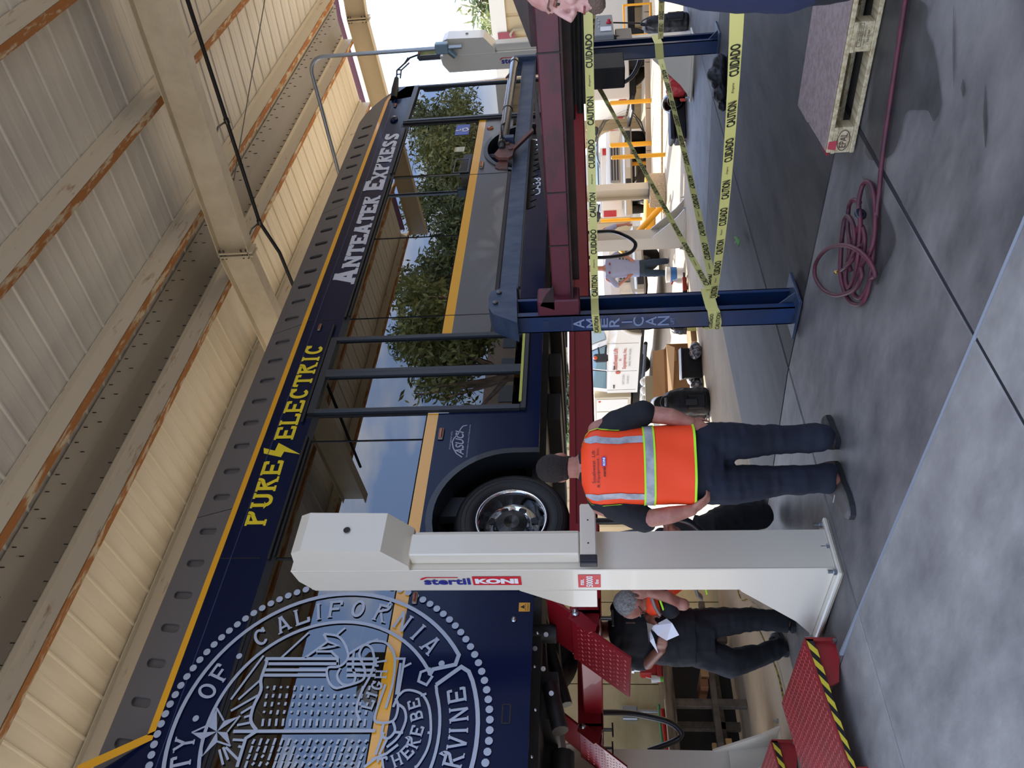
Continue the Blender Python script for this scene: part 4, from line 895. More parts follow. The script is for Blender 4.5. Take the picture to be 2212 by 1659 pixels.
# runways
def diamonds(o, ux, uy, n, L_, W_, pitch_=.05, sz=.02, h=.003):
    mb = MB(); r = 0; y = pitch_*.4
    while y < W_-pitch_*.2:
        x = pitch_*.4 + (pitch_*.5 if r % 2 else 0)
        while x < L_-pitch_*.2:
            c = o + ux*x + uy*y; d = (ux+uy).normalized() if r % 2 else (ux-uy).normalized(); e = n.cross(d)
            mb.add([c+d*sz, c+e*sz*.28, c-d*sz, c-e*sz*.28, c+n*h+d*sz*.5, c+n*h-d*sz*.5], [(0, 1, 4), (1, 2, 5, 4), (2, 3, 5), (3, 0, 4, 5)])
            x += pitch_
        y += pitch_*.5; r += 1
    return mb
tread = M('red_tread', '#b04a48', .35, coat=.2)
def runway(y0, label, xf=2.82):
    t = thing('lift_runway', (7, y0+.3, 1.42), label, 'runway', 'red runways of the bus lift')
    y1 = y0+.6; x0, x1 = xf+.03, 11.9
    build('deck', MB().box(x0, x1, y0, y1, 1.60, 1.63), lift_r, t)
    for ya, s_ in ((y0, 1), (y1, -1)):
        build('side_channel', MB().box(x0, x1, min(ya, ya+s_*.012), max(ya, ya+s_*.012), 1.42, 1.60).box(x0, x1, min(ya, ya+s_*.09), max(ya, ya+s_*.09), 1.415, 1.43).box(x0, x1, min(ya, ya-s_*.02), max(ya, ya-s_*.02), 1.585, 1.635), lift_r, t)
    build('end_plate', MB().box(x0, x0+.02, y0, y1, 1.42, 1.60), lift_r, t)
    # hinged approach flap hanging down, chock part above
    hx, hz = xf, 1.615
    up_, dn = V((.14, 0, .18)), V((-.30, 0, -.395)); th = V((-.012, 0, .009))
    fl = build('approach_flap', MB().add([V((hx, y0, hz)), V((hx, y1, hz)), V((hx, y1, hz))+dn, V((hx, y0, hz))+dn] + [V((hx, y0, hz))+th, V((hx, y1, hz))+th, V((hx, y1, hz))+dn+th, V((hx, y0, hz))+dn+th], [(0, 1, 2, 3), (7, 6, 5, 4), (0, 4, 5, 1), (1, 5, 6, 2), (2, 6, 7, 3), (3, 7, 4, 0)]), lift_r, t, 'hinged red tread plate flap')
    n = th.normalized(); dd = dn.normalized()
    build('treads', diamonds(V((hx, y0+.03, hz))+dd*.03+th, dd, Y_, n, dn.length-.04, .55, .062, .013, .0035), M('tread_tip', '#b9605c', .3, coat=.3), fl, kind='stuff')
    build('wheel_stop', MB().add([V((hx+.02, y0, hz+.01)), V((hx+.02, y1, hz+.01)), V((hx+.02, y1, hz+.01))+up_, V((hx+.02, y0, hz+.01))+up_, V((hx+.035, y0, hz)), V((hx+.035, y1, hz)), V((hx+.035, y1, hz))+up_, V((hx+.035, y0, hz))+up_], [(0, 1, 2, 3), (7, 6, 5, 4), (0, 4, 5, 1), (1, 5, 6, 2), (2, 6, 7, 3), (3, 7, 4, 0)]), lift_r, t)
    build('hinge_rod', MB().tube([(hx+.0, y0-.02, hz), (hx+.0, y1+.02, hz)], .013, 8), lift_r, t)
    build('hinge_pin', MB().lathe([(.026, 0), (.026, .012), (.001, .016)], (hx+.02, y0-.012, hz-.02), (0, -1, 0), 12), steel, t)
    build('hinge_ear', MB().poly([(hx+.04, y0-.01, hz+.01), (hx-.02, y0-.01, hz+.03), (hx-.13, y0-.01, hz-.11), (hx-.11, y0-.01, hz-.16), (hx-.07, y0-.01, hz-.17), (hx+.03, y0-.01, hz-.06)], n=(0, 1, 0), th=.015), lift_r, t)
    for yy in (y0+.03, y0+.2): build('stop_bracket', MB().poly([(hx+.06, yy, 1.42), (hx-.06, yy, 1.44), (hx+.02, yy, 1.53), (hx+.06, yy, 1.6)], n=(0, 1, 0), th=.012), lift_r, t)
    for yy in (y0+.08, y1-.1):
        k = build('jack_screw', MB().tube([(x0-.0, yy, 1.42), (x0, yy, 1.34)], .016, 8), steel_d, t)
        build('t_handle', MB().box(x0-.06, x0+.06, yy-.01, yy+.01, 1.325, 1.34), chassis, k)
    return t
R1 = runway(5.05, 'near red lift runway under the bus wheels with a raised tread-plate flap')
R2 = runway(7.0, 'far red lift runway under the bus with its tread-plate flap at the picture edge')
for xx, nm in ((2.93, 'rear'), (10.82, 'front')):
    solo('lift_crossbeam', MB().bbox(xx+.03, xx+.24, 4.42, 7.74, 1.43 if nm == 'front' else 1.41, 1.585, .01), lift_r, 'red crossbeam tying the lift runways together at the bus %s' % nm, 'beam', 'red crossbeams of the bus lift', loc=(xx, 6, 1.5))
solo('hose_bracket', MB().bbox(11.3, 11.5, 4.98, 5.0, 1.4, 1.68, .02), lift_w, 'pale bracket plate on the end of the near red runway', 'bracket', loc=(11.4, 5, 1.5))
# red drive-on ramps on the floor
def ramp(xe, y0, wd, h, ln, label):
    z0 = gz(xe, y0+.4); t = thing('drive_on_ramp', (xe-.8, y0+wd/2, z0), label, 'ramp', 'red drive-on ramps of the lift')
    a = V((xe, y0, z0+h)); b2 = V((xe-ln, y0, z0+.02)); ux = (b2-a).normalized(); n = ux.cross(Y_)*-1
    if n.z < 0: n = -n
    y1 = y0+wd; th = -n*.012
    vs = [a, a+Y_*wd, b2+Y_*wd, b2]; build('deck', MB().add(vs+[v+th for v in vs], [(0, 1, 2, 3), (7, 6, 5, 4), (0, 4, 5, 1), (1, 5, 6, 2), (2, 6, 7, 3), (3, 7, 4, 0)]), ramp_r, t)
    build('treads', diamonds(a, ux, Y_, n, (b2-a).length, wd, .045, .014, .003), tread, t, kind='stuff')
    s_ = build('side_rail', MB().add([a+th, b2+th, b2+th-Z_*.01, a-Z_*.055, a+th+Y_*.012, b2+th+Y_*.012, b2+th-Z_*.01+Y_*.012, a-Z_*.055+Y_*.012], [(0, 1, 2, 3), (7, 6, 5, 4), (0, 4, 5, 1), (1, 5, 6, 2), (2, 6, 7, 3), (3, 7, 4, 0)]), M('hazard_black', '#17171a', .45), t, 'hazard striped side rail')
    k = 0; L0 = (b2-a).length; mz = 16
    for i in range(mz):
        u0, u1 = (i+.1)/mz, (i+.6)/mz; e1, e2 = 1-u0, 1-u1
        def pt(u, top, sh=0):
            u = min(.99, max(0, u+sh)); return a + (b2-a)*u + (th if top else V((0, 0, -.052*(1-u)-.008))) - Y_*.002
        build('stripe', MB().add([pt(u0, 1), pt(u1, 1), pt(u1, 0, .035), pt(u0, 0, .035)], [(0, 1, 2, 3)]), M('hazard_yellow', '#d9c43a', .45), s_)
    build('head_plate', MB().box(xe-.012, xe+.012, y0, y1, z0, z0+h-.01), ramp_r, t)
    for yy in (y0+.03, y1-.06):
        build('foot', MB().poly([(xe, yy, z0), (xe, yy, z0+h-.03), (xe-.30, yy, z0+h-.07), (xe-.26, yy, z0+.05), (xe-.06, yy, z0)], n=(0, 1, 0), th=.03), ramp_r, t)
    build('foot_bolt', MB().tube([(xe-.02, y0+.0, z0+.03), (xe-.02, y0-.03, z0+.03)], .012, 8), steel, t)
    build('mid_foot', MB().poly([(xe-.75, y0+.02, z0), (xe-.75, y0+.02, z0+h*.45), (xe-.95, y0+.02, z0+h*.4), (xe-.9, y0+.02, z0)], n=(0, 1, 0), th=.05), ramp_r, t)
    return t
ramp(2.46, 4.68, .93, .205, 1.75, 'larger red drive-on ramp with black and yellow striped edge, nearest the camera')
ramp(2.60, 6.63, .93, .205, 1.75, 'further red drive-on ramp with striped edge in front of the far white post')

# ------------------------------------------------------------------ old blue and maroon lift beside the bus
old = thing('car_lift', (4.5, 3.6, 0), 'old blue lift post with vertical pale lettering, top rail and maroon crossbeam', 'vehicle lift')
def cpost(x, y, h, par, wx=.22, wy=.15, z0=0.0, nm='post'):
    mb = MB(); t = .008
    mb.box(x, x+t, y, y+wy, z0, h).box(x, x+wx, y+wy-t, y+wy, z0, h).box(x+wx-t, x+wx, y, y+wy, z0, h).box(x, x+.05, y, y+t, z0, h).box(x+wx-.035, x+wx, y, y+t, z0, h)
    p = build(nm, mb, lblue, par)
    build('channel_back', MB().box(x+t, x+wx-t, y+wy-2*t, y+wy-t-.001, z0, h), chassis, p)
    build('foot_plate', MB().bbox(x-.07, x+wx+.05, y-.1, y+wy+.08, z0, z0+.02, .003), lblue_d, par)
    build('foot_gusset', MB().poly([(x+.06, y-.08, z0+.02), (x+.06, y+.02, z0+.02), (x+.06, y+.02, z0+.12)], n=(1, 0, 0), th=.01), lblue_d, p)
    return p
ax0 = 4.33
pA = cpost(ax0, 3.55, 1.96, old)
mb = MB()
# AMERICAN, one letter under another, on the narrow rear-facing side
def sideface(px, py): return onX(px, py, ax0-.002)
for ch, x0, x1 in (('A', 1236, 1262), ('M', 1262, 1293), ('E', 1299, 1312), ('R', 1313, 1338), ('I', 1341, 1366), ('C', 1366, 1391), ('A', 1393, 1418), ('N', 1419, 1446)):
    pass
zs = [sideface(x, 688).z for x in (1236, 1262, 1264, 1292, 1296, 1313, 1314, 1338, 1341, 1366, 1366, 1391, 1393, 1418, 1419, 1446)]
for i, ch in enumerate('AMERICAN'):
    za, zc = zs[2*i+1], zs[2*i]
    yl = {'I': .012}.get(ch, .085)
    text_mb(mb, ch, V((ax0-.003, 3.625+yl/2, za)), -Y_, Z_, yl, (zc-za)*.93, bold=.012)
text_mb(mb, 'LIFT', V((ax0-.003, 3.66, zs[15]-.035)), -Y_, Z_, .06, .026, bold=.01)
build('lettering', mb, M('post_lettering', '#8f9db8', .5), pA)
z = sideface(1179, 688).z; build('number_plate', MB().box(ax0-.003, ax0, 3.59, 3.65, z-.02, z+.02), M('plate_dark', '#26364e', .4), pA)
# top gusset and rail
tp = [V((p.x, 3.53, p.z)) for p in (onY(1116, 620, 3.55), onY(1080, 628, 3.55), onY(1061, 634, 3.55), onY(1056, 648, 3.55), onY(1056, 668, 3.55), onY(1064, 682, 3.55), onY(1118, 702, 3.55))]
build('top_gusset', MB().poly(tp, n=(0, 1, 0), th=.18), lblue_d, old)
for q in ((1078, 633), (1070, 655)):
    c = onY(*q, 3.53); build('gusset_bolt', MB().lathe([(.02, 0), (.02, .012), (.001, .014)], c, (0, -1, 0), 6, False), steel_d, old)
a, b2 = onY(1080, 625, 3.55), onY(1131, 130, 3.55)
build('top_rail', MB().bbox(a.x, b2.x, 3.55, 3.68, 1.955, 2.10, .006), lblue_d, old)
build('rail_lip', MB().bbox(a.x, b2.x, 3.53, 3.56, 1.94, 1.957, .003), chassis, old)
build('rail_end', MB().bbox(b2.x-.02, b2.x+.03, 3.50, 3.72, 1.90, 2.20, .006), lblue_d, old)
bx0 = 8.78
pB = thing('lift_post', (bx0, 3.5, gz(9, 3.5)), 'dark blue lift post with black box, wrapped in tape near the bus front', 'lift post')
cpost(bx0, 3.42, 1.93, pB, z0=gz(9, 3.5), nm='column')
pbox('power_box', (1248, 152), (1346, 112), 3.34, .22, M('matt_black', '#111114', .6), pB, lab='black power unit cover')
# hydraulic cylinder lying on the rail
ca, cb_ = onY(1112, 131, 3.47), onY(1086, 312, 3.47)
cy = thing('hydraulic_cylinder', (ca+cb_)/2, 'black hydraulic cylinder lying along the blue top rail of the old lift', 'cylinder')
build('barrel', MB().tube([ca, cb_], .046, 14), M('cylinder_black', '#25221f', .25, col2='#4a4038', nscale=9, coat=.3), cy)
build('gland', MB().tube([cb_, cb_+(cb_-ca).normalized()*.1], .032, 12), black, cy)
for q in (.03, .62): c = ca.lerp(cb_, q); build('band', MB().tube([c, c+(cb_-ca).normalized()*.02], .052, 14), steel_d, cy)
a = onY(1104, 300, 3.45); build('clamp', MB().bbox(a.x-.03, a.x+.03, 3.42, 3.6, a.z-.03, a.z+.1, .004), lblue_d, cy)
build('supply_tube', MB().tube([onY(1094, 300, 3.45), onY(1084, 296, 3.4), onY(1083, 270, 3.4), onY(1096, 262, 3.45)], .008, 6), black, cy)
br = thing('pivot_bracket', onY(1095, 330, 3.5), 'rust-brown pivot bracket with a short arm on the blue rail', 'bracket')
pp = [onY(*p, 3.46) for p in ((1067, 333), (1084, 313), (1103, 309), (1112, 312), (1150, 276), (1153, 281), (1110, 322), (1107, 336), (1099, 340), (1076, 340))]
build('cheek_plate', MB().poly(pp, n=(0, 1, 0), th=.03), rust_br, br)
pp = [onY(*p, 3.5) for p in ((1069, 361), (1075, 350), (1091, 341), (1097, 352), (1096, 365), (1076, 364))]
build('cam_plate', MB().poly(pp, n=(0, 1, 0), th=.02), rust_br, br)
for q in ((1096, 311), (1103, 322)): c = onY(*q, 3.46); build('pivot_bolt', MB().lathe([(.022, 0), (.022, .012), (.001, .014)], c, (0, -1, 0), 8, False), rust_br, br)
# toothed lock ladder under the rail
a, b2 = onY(1143, 450, 3.6), onY(1156, 300, 3.6)
mb = MB(); n_ = 12; d = (b2-a); prof = []
for i in range(n_):
    u0 = a + d*(i/n_); u1 = a + d*((i+.85)/n_)
    prof += [u0+Z_*.0, u0+d*(.45/n_)-Z_*.055]
top = [b2+Z_*.04, a+Z_*.04]
tooth = [V((p.x, 3.6, p.z)) for p in prof] + [V((p.x, 3.6, p.z)) for p in top]
build('lock_ladder', MB().poly(tooth, n=(0, 1, 0), th=.012), black, old, 'black toothed lock rack')
# maroon crossbeam running towards the camera side, with weld seams and its dark channel
cbm = build('crossbeam', MB().bbox(4.40, 4.55, .2, 3.58, 1.555, 1.69, .008), maroon, old, 'scratched maroon box beam')
for yy in (1.72, 2.6, 3.0): build('weld_seam', MB().box(4.396, 4.40, yy-.004, yy+.004, 1.55, 1.695), chassis, cbm)
build('crossbeam_flange', MB().box(4.36, 4.42, .2, 3.6, 1.545, 1.557).box(4.55, 4.6, .2, 3.4, 1.50, 1.56), maroon_d, old)
build('slide_block', MB().bbox(4.34, 4.5, 3.42, 3.62, 1.50, 1.80, .01), maroon, old)
build('slide_ear', MB().poly([(4.34, 3.30, 1.68), (4.34, 3.5, 1.68), (4.34, 3.46, 1.78), (4.34, 3.38, 1.74)], n=(1, 0, 0), th=.02), maroon_d, old)
solo('lift_shaft', MB().tube([(5.0, -.5, 1.50), (5.0, 2.4, 1.52)], .03, 10).tube([(5.08, -.5, 1.44), (5.08, 2.4, 1.46)], .02, 8).box(5.1, 5.14, -.5, 2.35, 1.42, 1.58), chassis, 'black shaft and channel behind the maroon beam', 'shaft', kind=None, loc=(5, 1, 1.5))
# two dirty tread plate runways of the old lift, seen edge on
def oldrun(y0, y1, x0, x1, lift, label):
    t = thing('old_runway', ((x0+x1)/2, (y0+y1)/2, 1.69), label, 'runway', 'dirty runways of the old lift')
    build('deck', MB().box(x0, x1, y0, y1, 1.692, 1.71), maroon_d, t)
    a = V((x0, y0, 1.71)); u = V((.5, 0, lift)).normalized()
    fl = build('tilted_plate', MB().add([a, a+Y_*(y1-y0), a+Y_*(y1-y0)+u*.8, a+u*.8, a+Z_*.012, a+Y_*(y1-y0)+Z_*.012, a+Y_*(y1-y0)+u*.8+Z_*.012, a+u*.8+Z_*.012], [(3, 2, 1, 0), (4, 5, 6, 7), (0, 1, 5, 4), (1, 2, 6, 5), (2, 3, 7, 6), (3, 0, 4, 7)]), maroon_d, t)
    build('treads', diamonds(a+V((0, 0, .0)), u, Y_, u.cross(Y_)*(1 if u.cross(Y_).z < 0 else -1), .8, y1-y0, .05, .014, .004), M('tread_dirty', '#6a5048', .5), fl, kind='stuff')
oldrun(.9, 1.70, 4.45, 7.5, .09, 'dirty tread-plate runway of the old lift above the maroon beam, picture corner side')
oldrun(2.45, 3.05, 4.9, 8.6, .05, 'dirty tread-plate runway of the old lift between the maroon beam and the blue rail')
build('hook_wire', MB().tube([onY(1120, 150, 3.5), onY(1105, 152, 3.45), onY(1105, 175, 3.45), onY(1112, 178, 3.45)], .008, 6).tube([onY(1094, 168, 3.45), onY(1104, 156, 3.45)], .012, 6), rust_br, old)

# ------------------------------------------------------------------ caution tape
def tape_run(P0, P1, wd, label, period=.55, start=.05, sag=.0, tw=0, txt=True):
    t = thing('caution_tape', (P0+P1)/2, label, 'caution tape', 'yellow caution tapes round the old lift')
    d = P1-P0; L_ = d.length; ux = d.normalized(); side = ux.cross(Z_).normalized(); uz = side.cross(ux).normalized()
    if uz.z < 0: uz = -uz
    if side.dot(CAMP-P0) < 0: side = -side
    def pt(s_, v):
        u = s_/L_; a = tw*math.sin(PI*u) + .10*math.sin(9*u+1)
        return P0 + ux*s_ - Z_*(sag*4*u*(1-u)) + (uz*math.cos(a) + side*math.sin(a))*(v*wd)
    n = 60; mb = MB(); vs = [pt(L_*i/n, v) + side*(.0015*(1 if v == 0 else -1)*math.sin(i)) for i in range(n+1) for v in (-.5, -.17, .17, .5)]
    mb.add(vs, [(i*4+k, i*4+k+1, (i+1)*4+k+1, (i+1)*4+k) for i in range(n) for k in range(3)], True)
    build('tape_strip', mb, tape, t)
    if not txt: return t
    flip = ux.dot(RT) < 0
    mb = MB(); s_ = start; k = 0
    seq = [('CAUTION', .26), ('Empire', .10), ('CUIDADO', .28), ('', .0)] if txt else []
    while s_ < L_-.05:
        wdt = period*seq[k % 4][1]/.44*.62; word = seq[k % 4][0]
        if word:
            tm = MB(); h = wd*(.78 if word != 'Empire' else .26)
            text_mb(tm, word, V((0, 0, 0)), X_, Y_, wdt*.86, h, bold=.022 if word != 'Empire' else 0, shear=0 if word != 'Empire' else .4)
            if s_+wdt < L_:
                for i in range(len(tm.v)):
                    p = tm.v[i]; q = (s_+p.x if not flip else L_-s_-p.x*-1-wdt)
                    if flip: q = L_-s_-p.x
                    tm.v[i] = pt(q, (p.y-h/2)/wd) + side*.0035
                mb.join(tm)
        s_ += wdt+.03; k += 1
    build('tape_print', mb, ink, t)
    return t
A1 = onX(1285, 640, 4.31) ; A1b = onX(1285, 694, 4.31)
def DP(px, py, D): return at_depth(px, py, D)
tape_run(DP(1285, 645, 5.55), DP(1269, -20, 4.3), .052, 'upper near caution tape crossing in front of the maroon beam at chest height', start=.02)
tape_run(DP(1540, 645, 5.35), DP(1594, -15, 2.9), .054, 'widest caution tape, the lower near one sagging across the dark floor', start=.02, sag=.02, tw=.25)
tape_run(DP(1545, 640, 5.6), DP(1427, 128, 8.3), .062, 'low caution tape running from the lettered blue post back to the dark blue post', period=.62, tw=.5, sag=.02)
tape_run(DP(1427, 84, 8.1), DP(1430, -20, 7.0), .055, 'short caution tape from the dark blue post past the black bag', period=.62)
tape_run(DP(1532, 625, 5.6), DP(1290, 182, 8.5), .055, 'narrow twisted caution tape slanting up behind the upper near tape', period=.62, tw=.45)
tape_run(DP(1277, 102, 8.1), DP(1283, -20, 5.5), .05, 'short upper caution tape behind the bearded man', period=.6)
# wraps around the posts
def wrap(pts, wd, label):
    t = thing('tape_wrap', pts[0], label, 'caution tape', 'caution tape wraps on the posts')
    mb = MB(); vs = []
    for i, p in enumerate(pts): vs += [p+Z_*wd*.5, p+Z_*.2*wd, p-Z_*.2*wd, p-Z_*wd*.5]
    mb.add(vs, [(i*4+k, i*4+k+1, (i+1)*4+k+1, (i+1)*4+k) for i in range(len(pts)-1) for k in range(3)])
    build('tape_strip', mb, tape, t); return t
zA = A1.z
tw_ = wrap([V((4.56, 3.54, zA+.0)), V((4.40, 3.54, zA)), V((4.315, 3.535, zA)), V((4.315, 3.71, zA-.015)), V((4.56, 3.72, zA))], .055, 'caution tape wrapped round the lettered blue post at chest height')
build('tape_print', text_mb(MB(), 'CAUTION', V((4.311, 3.70, zA-.022)), -Y_, Z_, .15, .03, bold=.02), ink, tw_)
zL = onX(1542, 660, 4.33).z
tw_ = wrap([V((4.56, 3.535, zL+.02)), V((4.34, 3.535, zL+.01)), V((4.31, 3.54, zL)), V((4.305, 3.64, zL-.02)), V((4.315, 3.71, zL-.02))], .085, 'bunched caution tape wrapped low on the lettered blue post')
build('tape_print', text_mb(MB(), 'CAUTION', V((4.301, 3.70, zL-.05)), -Y_, Z_, .15, .03, bold=.02).join(text_mb(MB(), 'CUIDADO', V((4.302, 3.69, zL-.0)), -Y_, Z_, .13, .025, bold=.02)), ink, tw_)
e1 = DP(1528, 683, 5.6)
build('tape_tail', MB().add([e1+V((0, 0, .04)), e1+V((0, 0, -.02)), DP(1524, 710, 5.65)+V((0, 0, -.005)), DP(1517, 708, 5.6)+V((0, 0, .0))], [(0, 1, 2, 3)]).add([DP(1518, 680, 5.6), DP(1526, 684, 5.6), DP(1530, 714, 5.6), DP(1522, 712, 5.6)], [(0, 1, 2, 3)]), tape, tw_)
zB = onX(1422, 110, 8.78).z
wrap([V((9.02, 3.41, zB+.02)), V((8.77, 3.41, zB)), V((8.765, 3.58, zB-.02))], .09, 'caution tape wrapped round the dark blue post at waist height')
zB = onX(1256, 130, 8.7).z
wrap([V((9.02, 3.32, zB+.02)), V((8.7, 3.30, zB)), V((8.69, 3.6, zB-.02))], .07, 'loose caution tape round the top of the dark blue post')

# ------------------------------------------------------------------ vehicles in the yard
tyre = M('tyre', '#1e1d1c', .8); vglass = M('vehicle_window', '#5f7f86', .05, coat=.5); trimb = M('vehicle_trim', '#24262a', .5); headl = M('headlamp', '#e9e2cf', .1, coat=.5); taill = M('tail_lamp', '#b3202a', .25, coat=.4)
class Veh:
    def __init__(s, P0, hd, name, label, cat, group=None):
        s.h = V((hd[0], hd[1], 0)).normalized(); s.l = V((-s.h.y, s.h.x, 0)); s.P = V(P0); s.t = thing(name, s.P - s.h*2, label, cat, group)
    def p(s, xb, y, z): return s.P - s.h*xb + s.l*y + Z_*z
    def prism(s, name, prof, y0, y1, mat, par=None, inset=None):
        """side profile (xb, z) extruded across; inset: dict index->narrowing"""
        ins = inset or {}
        a = [s.p(x, y0 + ins.get(i, 0), z) for i, (x, z) in enumerate(prof)]; b2 = [s.p(x, y1 - ins.get(i, 0), z) for i, (x, z) in enumerate(prof)]
        mb = MB(); k = len(a); tr = tessellate_polygon([a]); mb.add(a, [tuple(t) for t in tr]); tr = tessellate_polygon([b2]); mb.add(b2, [tuple(t) for t in tr])
        mb.add(a+b2, [(i, (i+1) % k, (i+1) % k+k, i+k) for i in range(k)])
        return build(name, mb, mat, par or s.t)
    def box(s, name, x0, x1, y0, y1, z0, z1, mat, par=None, b=.02):
        Mx = Matrix.Translation(s.P) @ Matrix(((-s.h.x, s.l.x, 0, 0), (-s.h.y, s.l.y, 0, 0), (0, 0, 1, 0), (0, 0, 0, 1)))
        return build(name, MB().bbox(x0, x1, y0, y1, z0, z1, min(b, (x1-x0)/3, (y1-y0)/3, (z1-z0)/3), Mx), mat, par or s.t)
    def wheel(s, xb, side, W, r, rim=True):
        c = s.p(xb, side*(W/2-.02), r); ax = s.l*side
        t = build('wheel', MB().lathe([(r*.58, -.01), (r*.8, .01), (r*.95, .0), (r, -.05), (r, -.22), (r*.6, -.25)], c, ax, 28), tyre, s.t)
        d = build('hubcap', MB().lathe([(r*.6, -.03), (r*.55, .0), (r*.5, -.03), (r*.3, -.05), (r*.12, .0), (.001, .0)], c, ax, 20), M('wheel_disc', '#c2bfb6', .4, metal=.4), t)
        for i in range(8):
            a = 2*PI*i/8; q = c + s.h*(r*.42*math.cos(a)) + Z_*(r*.42*math.sin(a))
            build('disc_hole', MB().tube([q-ax*.045, q-ax*.02], r*.07, 8), black, d)
        return t
def arches(prof_x0, L_, z0, axles, r):
    pts = [(prof_x0, z0)]
    for a in axles:
        pts += [(a-r+2*r*i/10*1.0, z0) if i in (0,) else (a - r*math.cos(PI*i/10), z0 + r*math.sin(PI*i/10)) for i in range(11)]
    pts.append((L_, z0)); return pts
def truck(P0, hd, label, W=2.0, Hh=2.1, cab=(1.75, 4.3), L_=6.2, bed='pickup', group='white work trucks in the yard', hoodz=1.35, r=.42, roofamber=False, name='work_truck'):
    v = Veh(P0, hd, name, label, 'truck', group); hw = W/2; zs = .55; sill = 1.38
    ar = arches(.25, cab[1] if bed != 'pickup' else L_, zs, [1.0] if bed != 'pickup' else [1.0, L_-1.3], r+.09)
    top = [(cab[1] if bed != 'pickup' else L_, sill), (cab[0]-.1, sill), (.9, hoodz-.02), (.15, hoodz-.14), (.08, hoodz-.3), (.08, .75), (.25, zs)]
    n0 = len(ar)
    body = v.prism('body', ar + top[:-1], -hw, hw, vw, inset={n0+2: .04, n0+3: .10, n0+4: .08, n0+5: .06})
    g0, g1 = cab
    gh = v.prism('cab_roof', [(g1, sill), (g1-.03, Hh-.14), (g1-.25, Hh), (g0+.95, Hh), (g0+.8, Hh-.04), (g0-.05, sill)], -hw, hw, vw, inset={0: .03, 1: .16, 2: .24, 3: .24, 4: .2, 5: .03})
    # glazing
    for sd in (-1, 1):
        yb, yt = sd*(hw-.05), sd*(hw-.165)
        off_ = V(v.l)*sd*.015
        nW = 2 if g1-g0 > 2.2 else 1
        xs = [(g0+.15, g0+1.3), (g0+1.38, g1-.2)] if nW == 2 else [(g0+.15, g1-.15)]
        for i, (x0, x1) in enumerate(xs):
            xt = x0 + (.72 if i == 0 else .02)
            q = [v.p(x0, yb, sill+.03)+off_, v.p(x1, yb, sill+.03)+off_, v.p(x1-.02, yt, Hh-.2)+off_, v.p(xt, yt, Hh-.2)+off_]
            build('side_window', MB().poly(q, n=v.l*sd, th=.01), vglass, v.t)
            q2 = q + [q[0]]; build('window_seal', MB().tube(q2, .014, 5, smooth=False), trimb, v.t)
            xh = x1-.22
            build('door_handle', MB().tube([v.p(xh, sd*(hw+.012), 1.2), v.p(xh+.14, sd*(hw+.012), 1.2)], .022, 6), trimb, v.t)
            build('door_gap', MB().tube([v.p(x1+.04, sd*(hw+.002), zs+.05), v.p(x1+.04, sd*(hw+.002), sill)], .006, 4, smooth=False), M('gap_grey', '#77746c', .6), v.t)
        build('door_gap', MB().tube([v.p(g0+.05, sd*(hw+.002), zs+.05), v.p(g0+.05, sd*(hw+.002), sill)], .006, 4, smooth=False), M('gap_grey', '#77746c', .6), v.t)
        m_ = v.box('mirror', g0+.18, g0+.30, min(sd*(hw+.18), sd*(hw+.42)), max(sd*(hw+.18), sd*(hw+.42)), 1.38, 1.74, trimb, b=.04)
        build('mirror_stay', MB().tube([v.p(g0+.25, sd*(hw-.03), 1.42), v.p(g0+.24, sd*(hw+.2), 1.45)], .025, 6), trimb, m_)
        build('mirror_stay', MB().tube([v.p(g0+.25, sd*(hw-.03), 1.62), v.p(g0+.24, sd*(hw+.2), 1.60)], .025, 6), trimb, m_)
        build('amber_lamp', MB().ball(v.p(g0+.17, sd*(hw+.34), 1.7), .05, 8, 6), M('amber_bright', '#e25a1e', .3), m_)
        fl = [v.p(1.0-(r+.10)*math.cos(PI*i/12), sd*(hw+.02), zs+(r+.10)*math.sin(PI*i/12)) for i in range(13)]
        build('wheel_flare', MB().tube(fl, .055, 8), vw, v.t)
        build('side_step', MB().box(0, 0, 0, 0, 0, 0) if False else MB().tube([v.p(g0+.1, sd*(hw-.02), .42), v.p(g1-.1, sd*(hw-.02), .42)], .05, 8), trimb, v.t)
        build('headlamp', MB().poly([v.p(.08, sd*(hw-.10), 1.10), v.p(.08, sd*(hw-.42), 1.10), v.p(.10, sd*(hw-.42), .86), v.p(.08, sd*(hw-.10), .80)], n=v.h, th=.04), headl, v.t)
        build('amber_corner', MB().poly([v.p(.10, sd*(hw-.08), 1.08), v.p(.3, sd*(hw-.03), 1.06), v.p(.3, sd*(hw-.03), .88), v.p(.10, sd*(hw-.08), .82)], n=v.l*sd, th=.02), M('amber_bright', '#e25a1e', .3), v.t)
    ws = [v.p(g0-.02, -(hw-.10), sill+.06), v.p(g0-.02, hw-.10, sill+.06), v.p(g0+.77, hw-.26, Hh-.1), v.p(g0+.77, -(hw-.26), Hh-.1)]
    build('windscreen', MB().poly(ws, n=v.h, th=.015), vglass, v.t)
    gr = v.box('grille', .02, .1, -(hw-.45), hw-.45, .84, 1.12, M('grille_grey', '#8d8f8e', .35, metal=.5), b=.01)
    for i in range(3): v.box('grille_slot', .005, .03, -(hw-.5), hw-.5, .88+.08*i, .92+.08*i, trimb, gr, b=.004)
    bu = v.box('bumper', -.12, .12, -hw+.02, hw-.02, .5, .76, M('bumper_chrome', '#b9b5a8', .3, metal=.5), b=.05)
    for sd in (-1, 1): v.box('fog_recess', -.13, -.08, min(sd*.45, sd*.85), max(sd*.45, sd*.85), .54, .7, trimb, bu, b=.02)
    v.box('plate', -.14, -.12, -.16, .16, .55, .66, M('plate_white', '#c9c9c4', .5), bu, b=.004)
    for a in ([1.0, L_-1.3]):
        for sd in (-1, 1): v.wheel(a, sd, W, r)
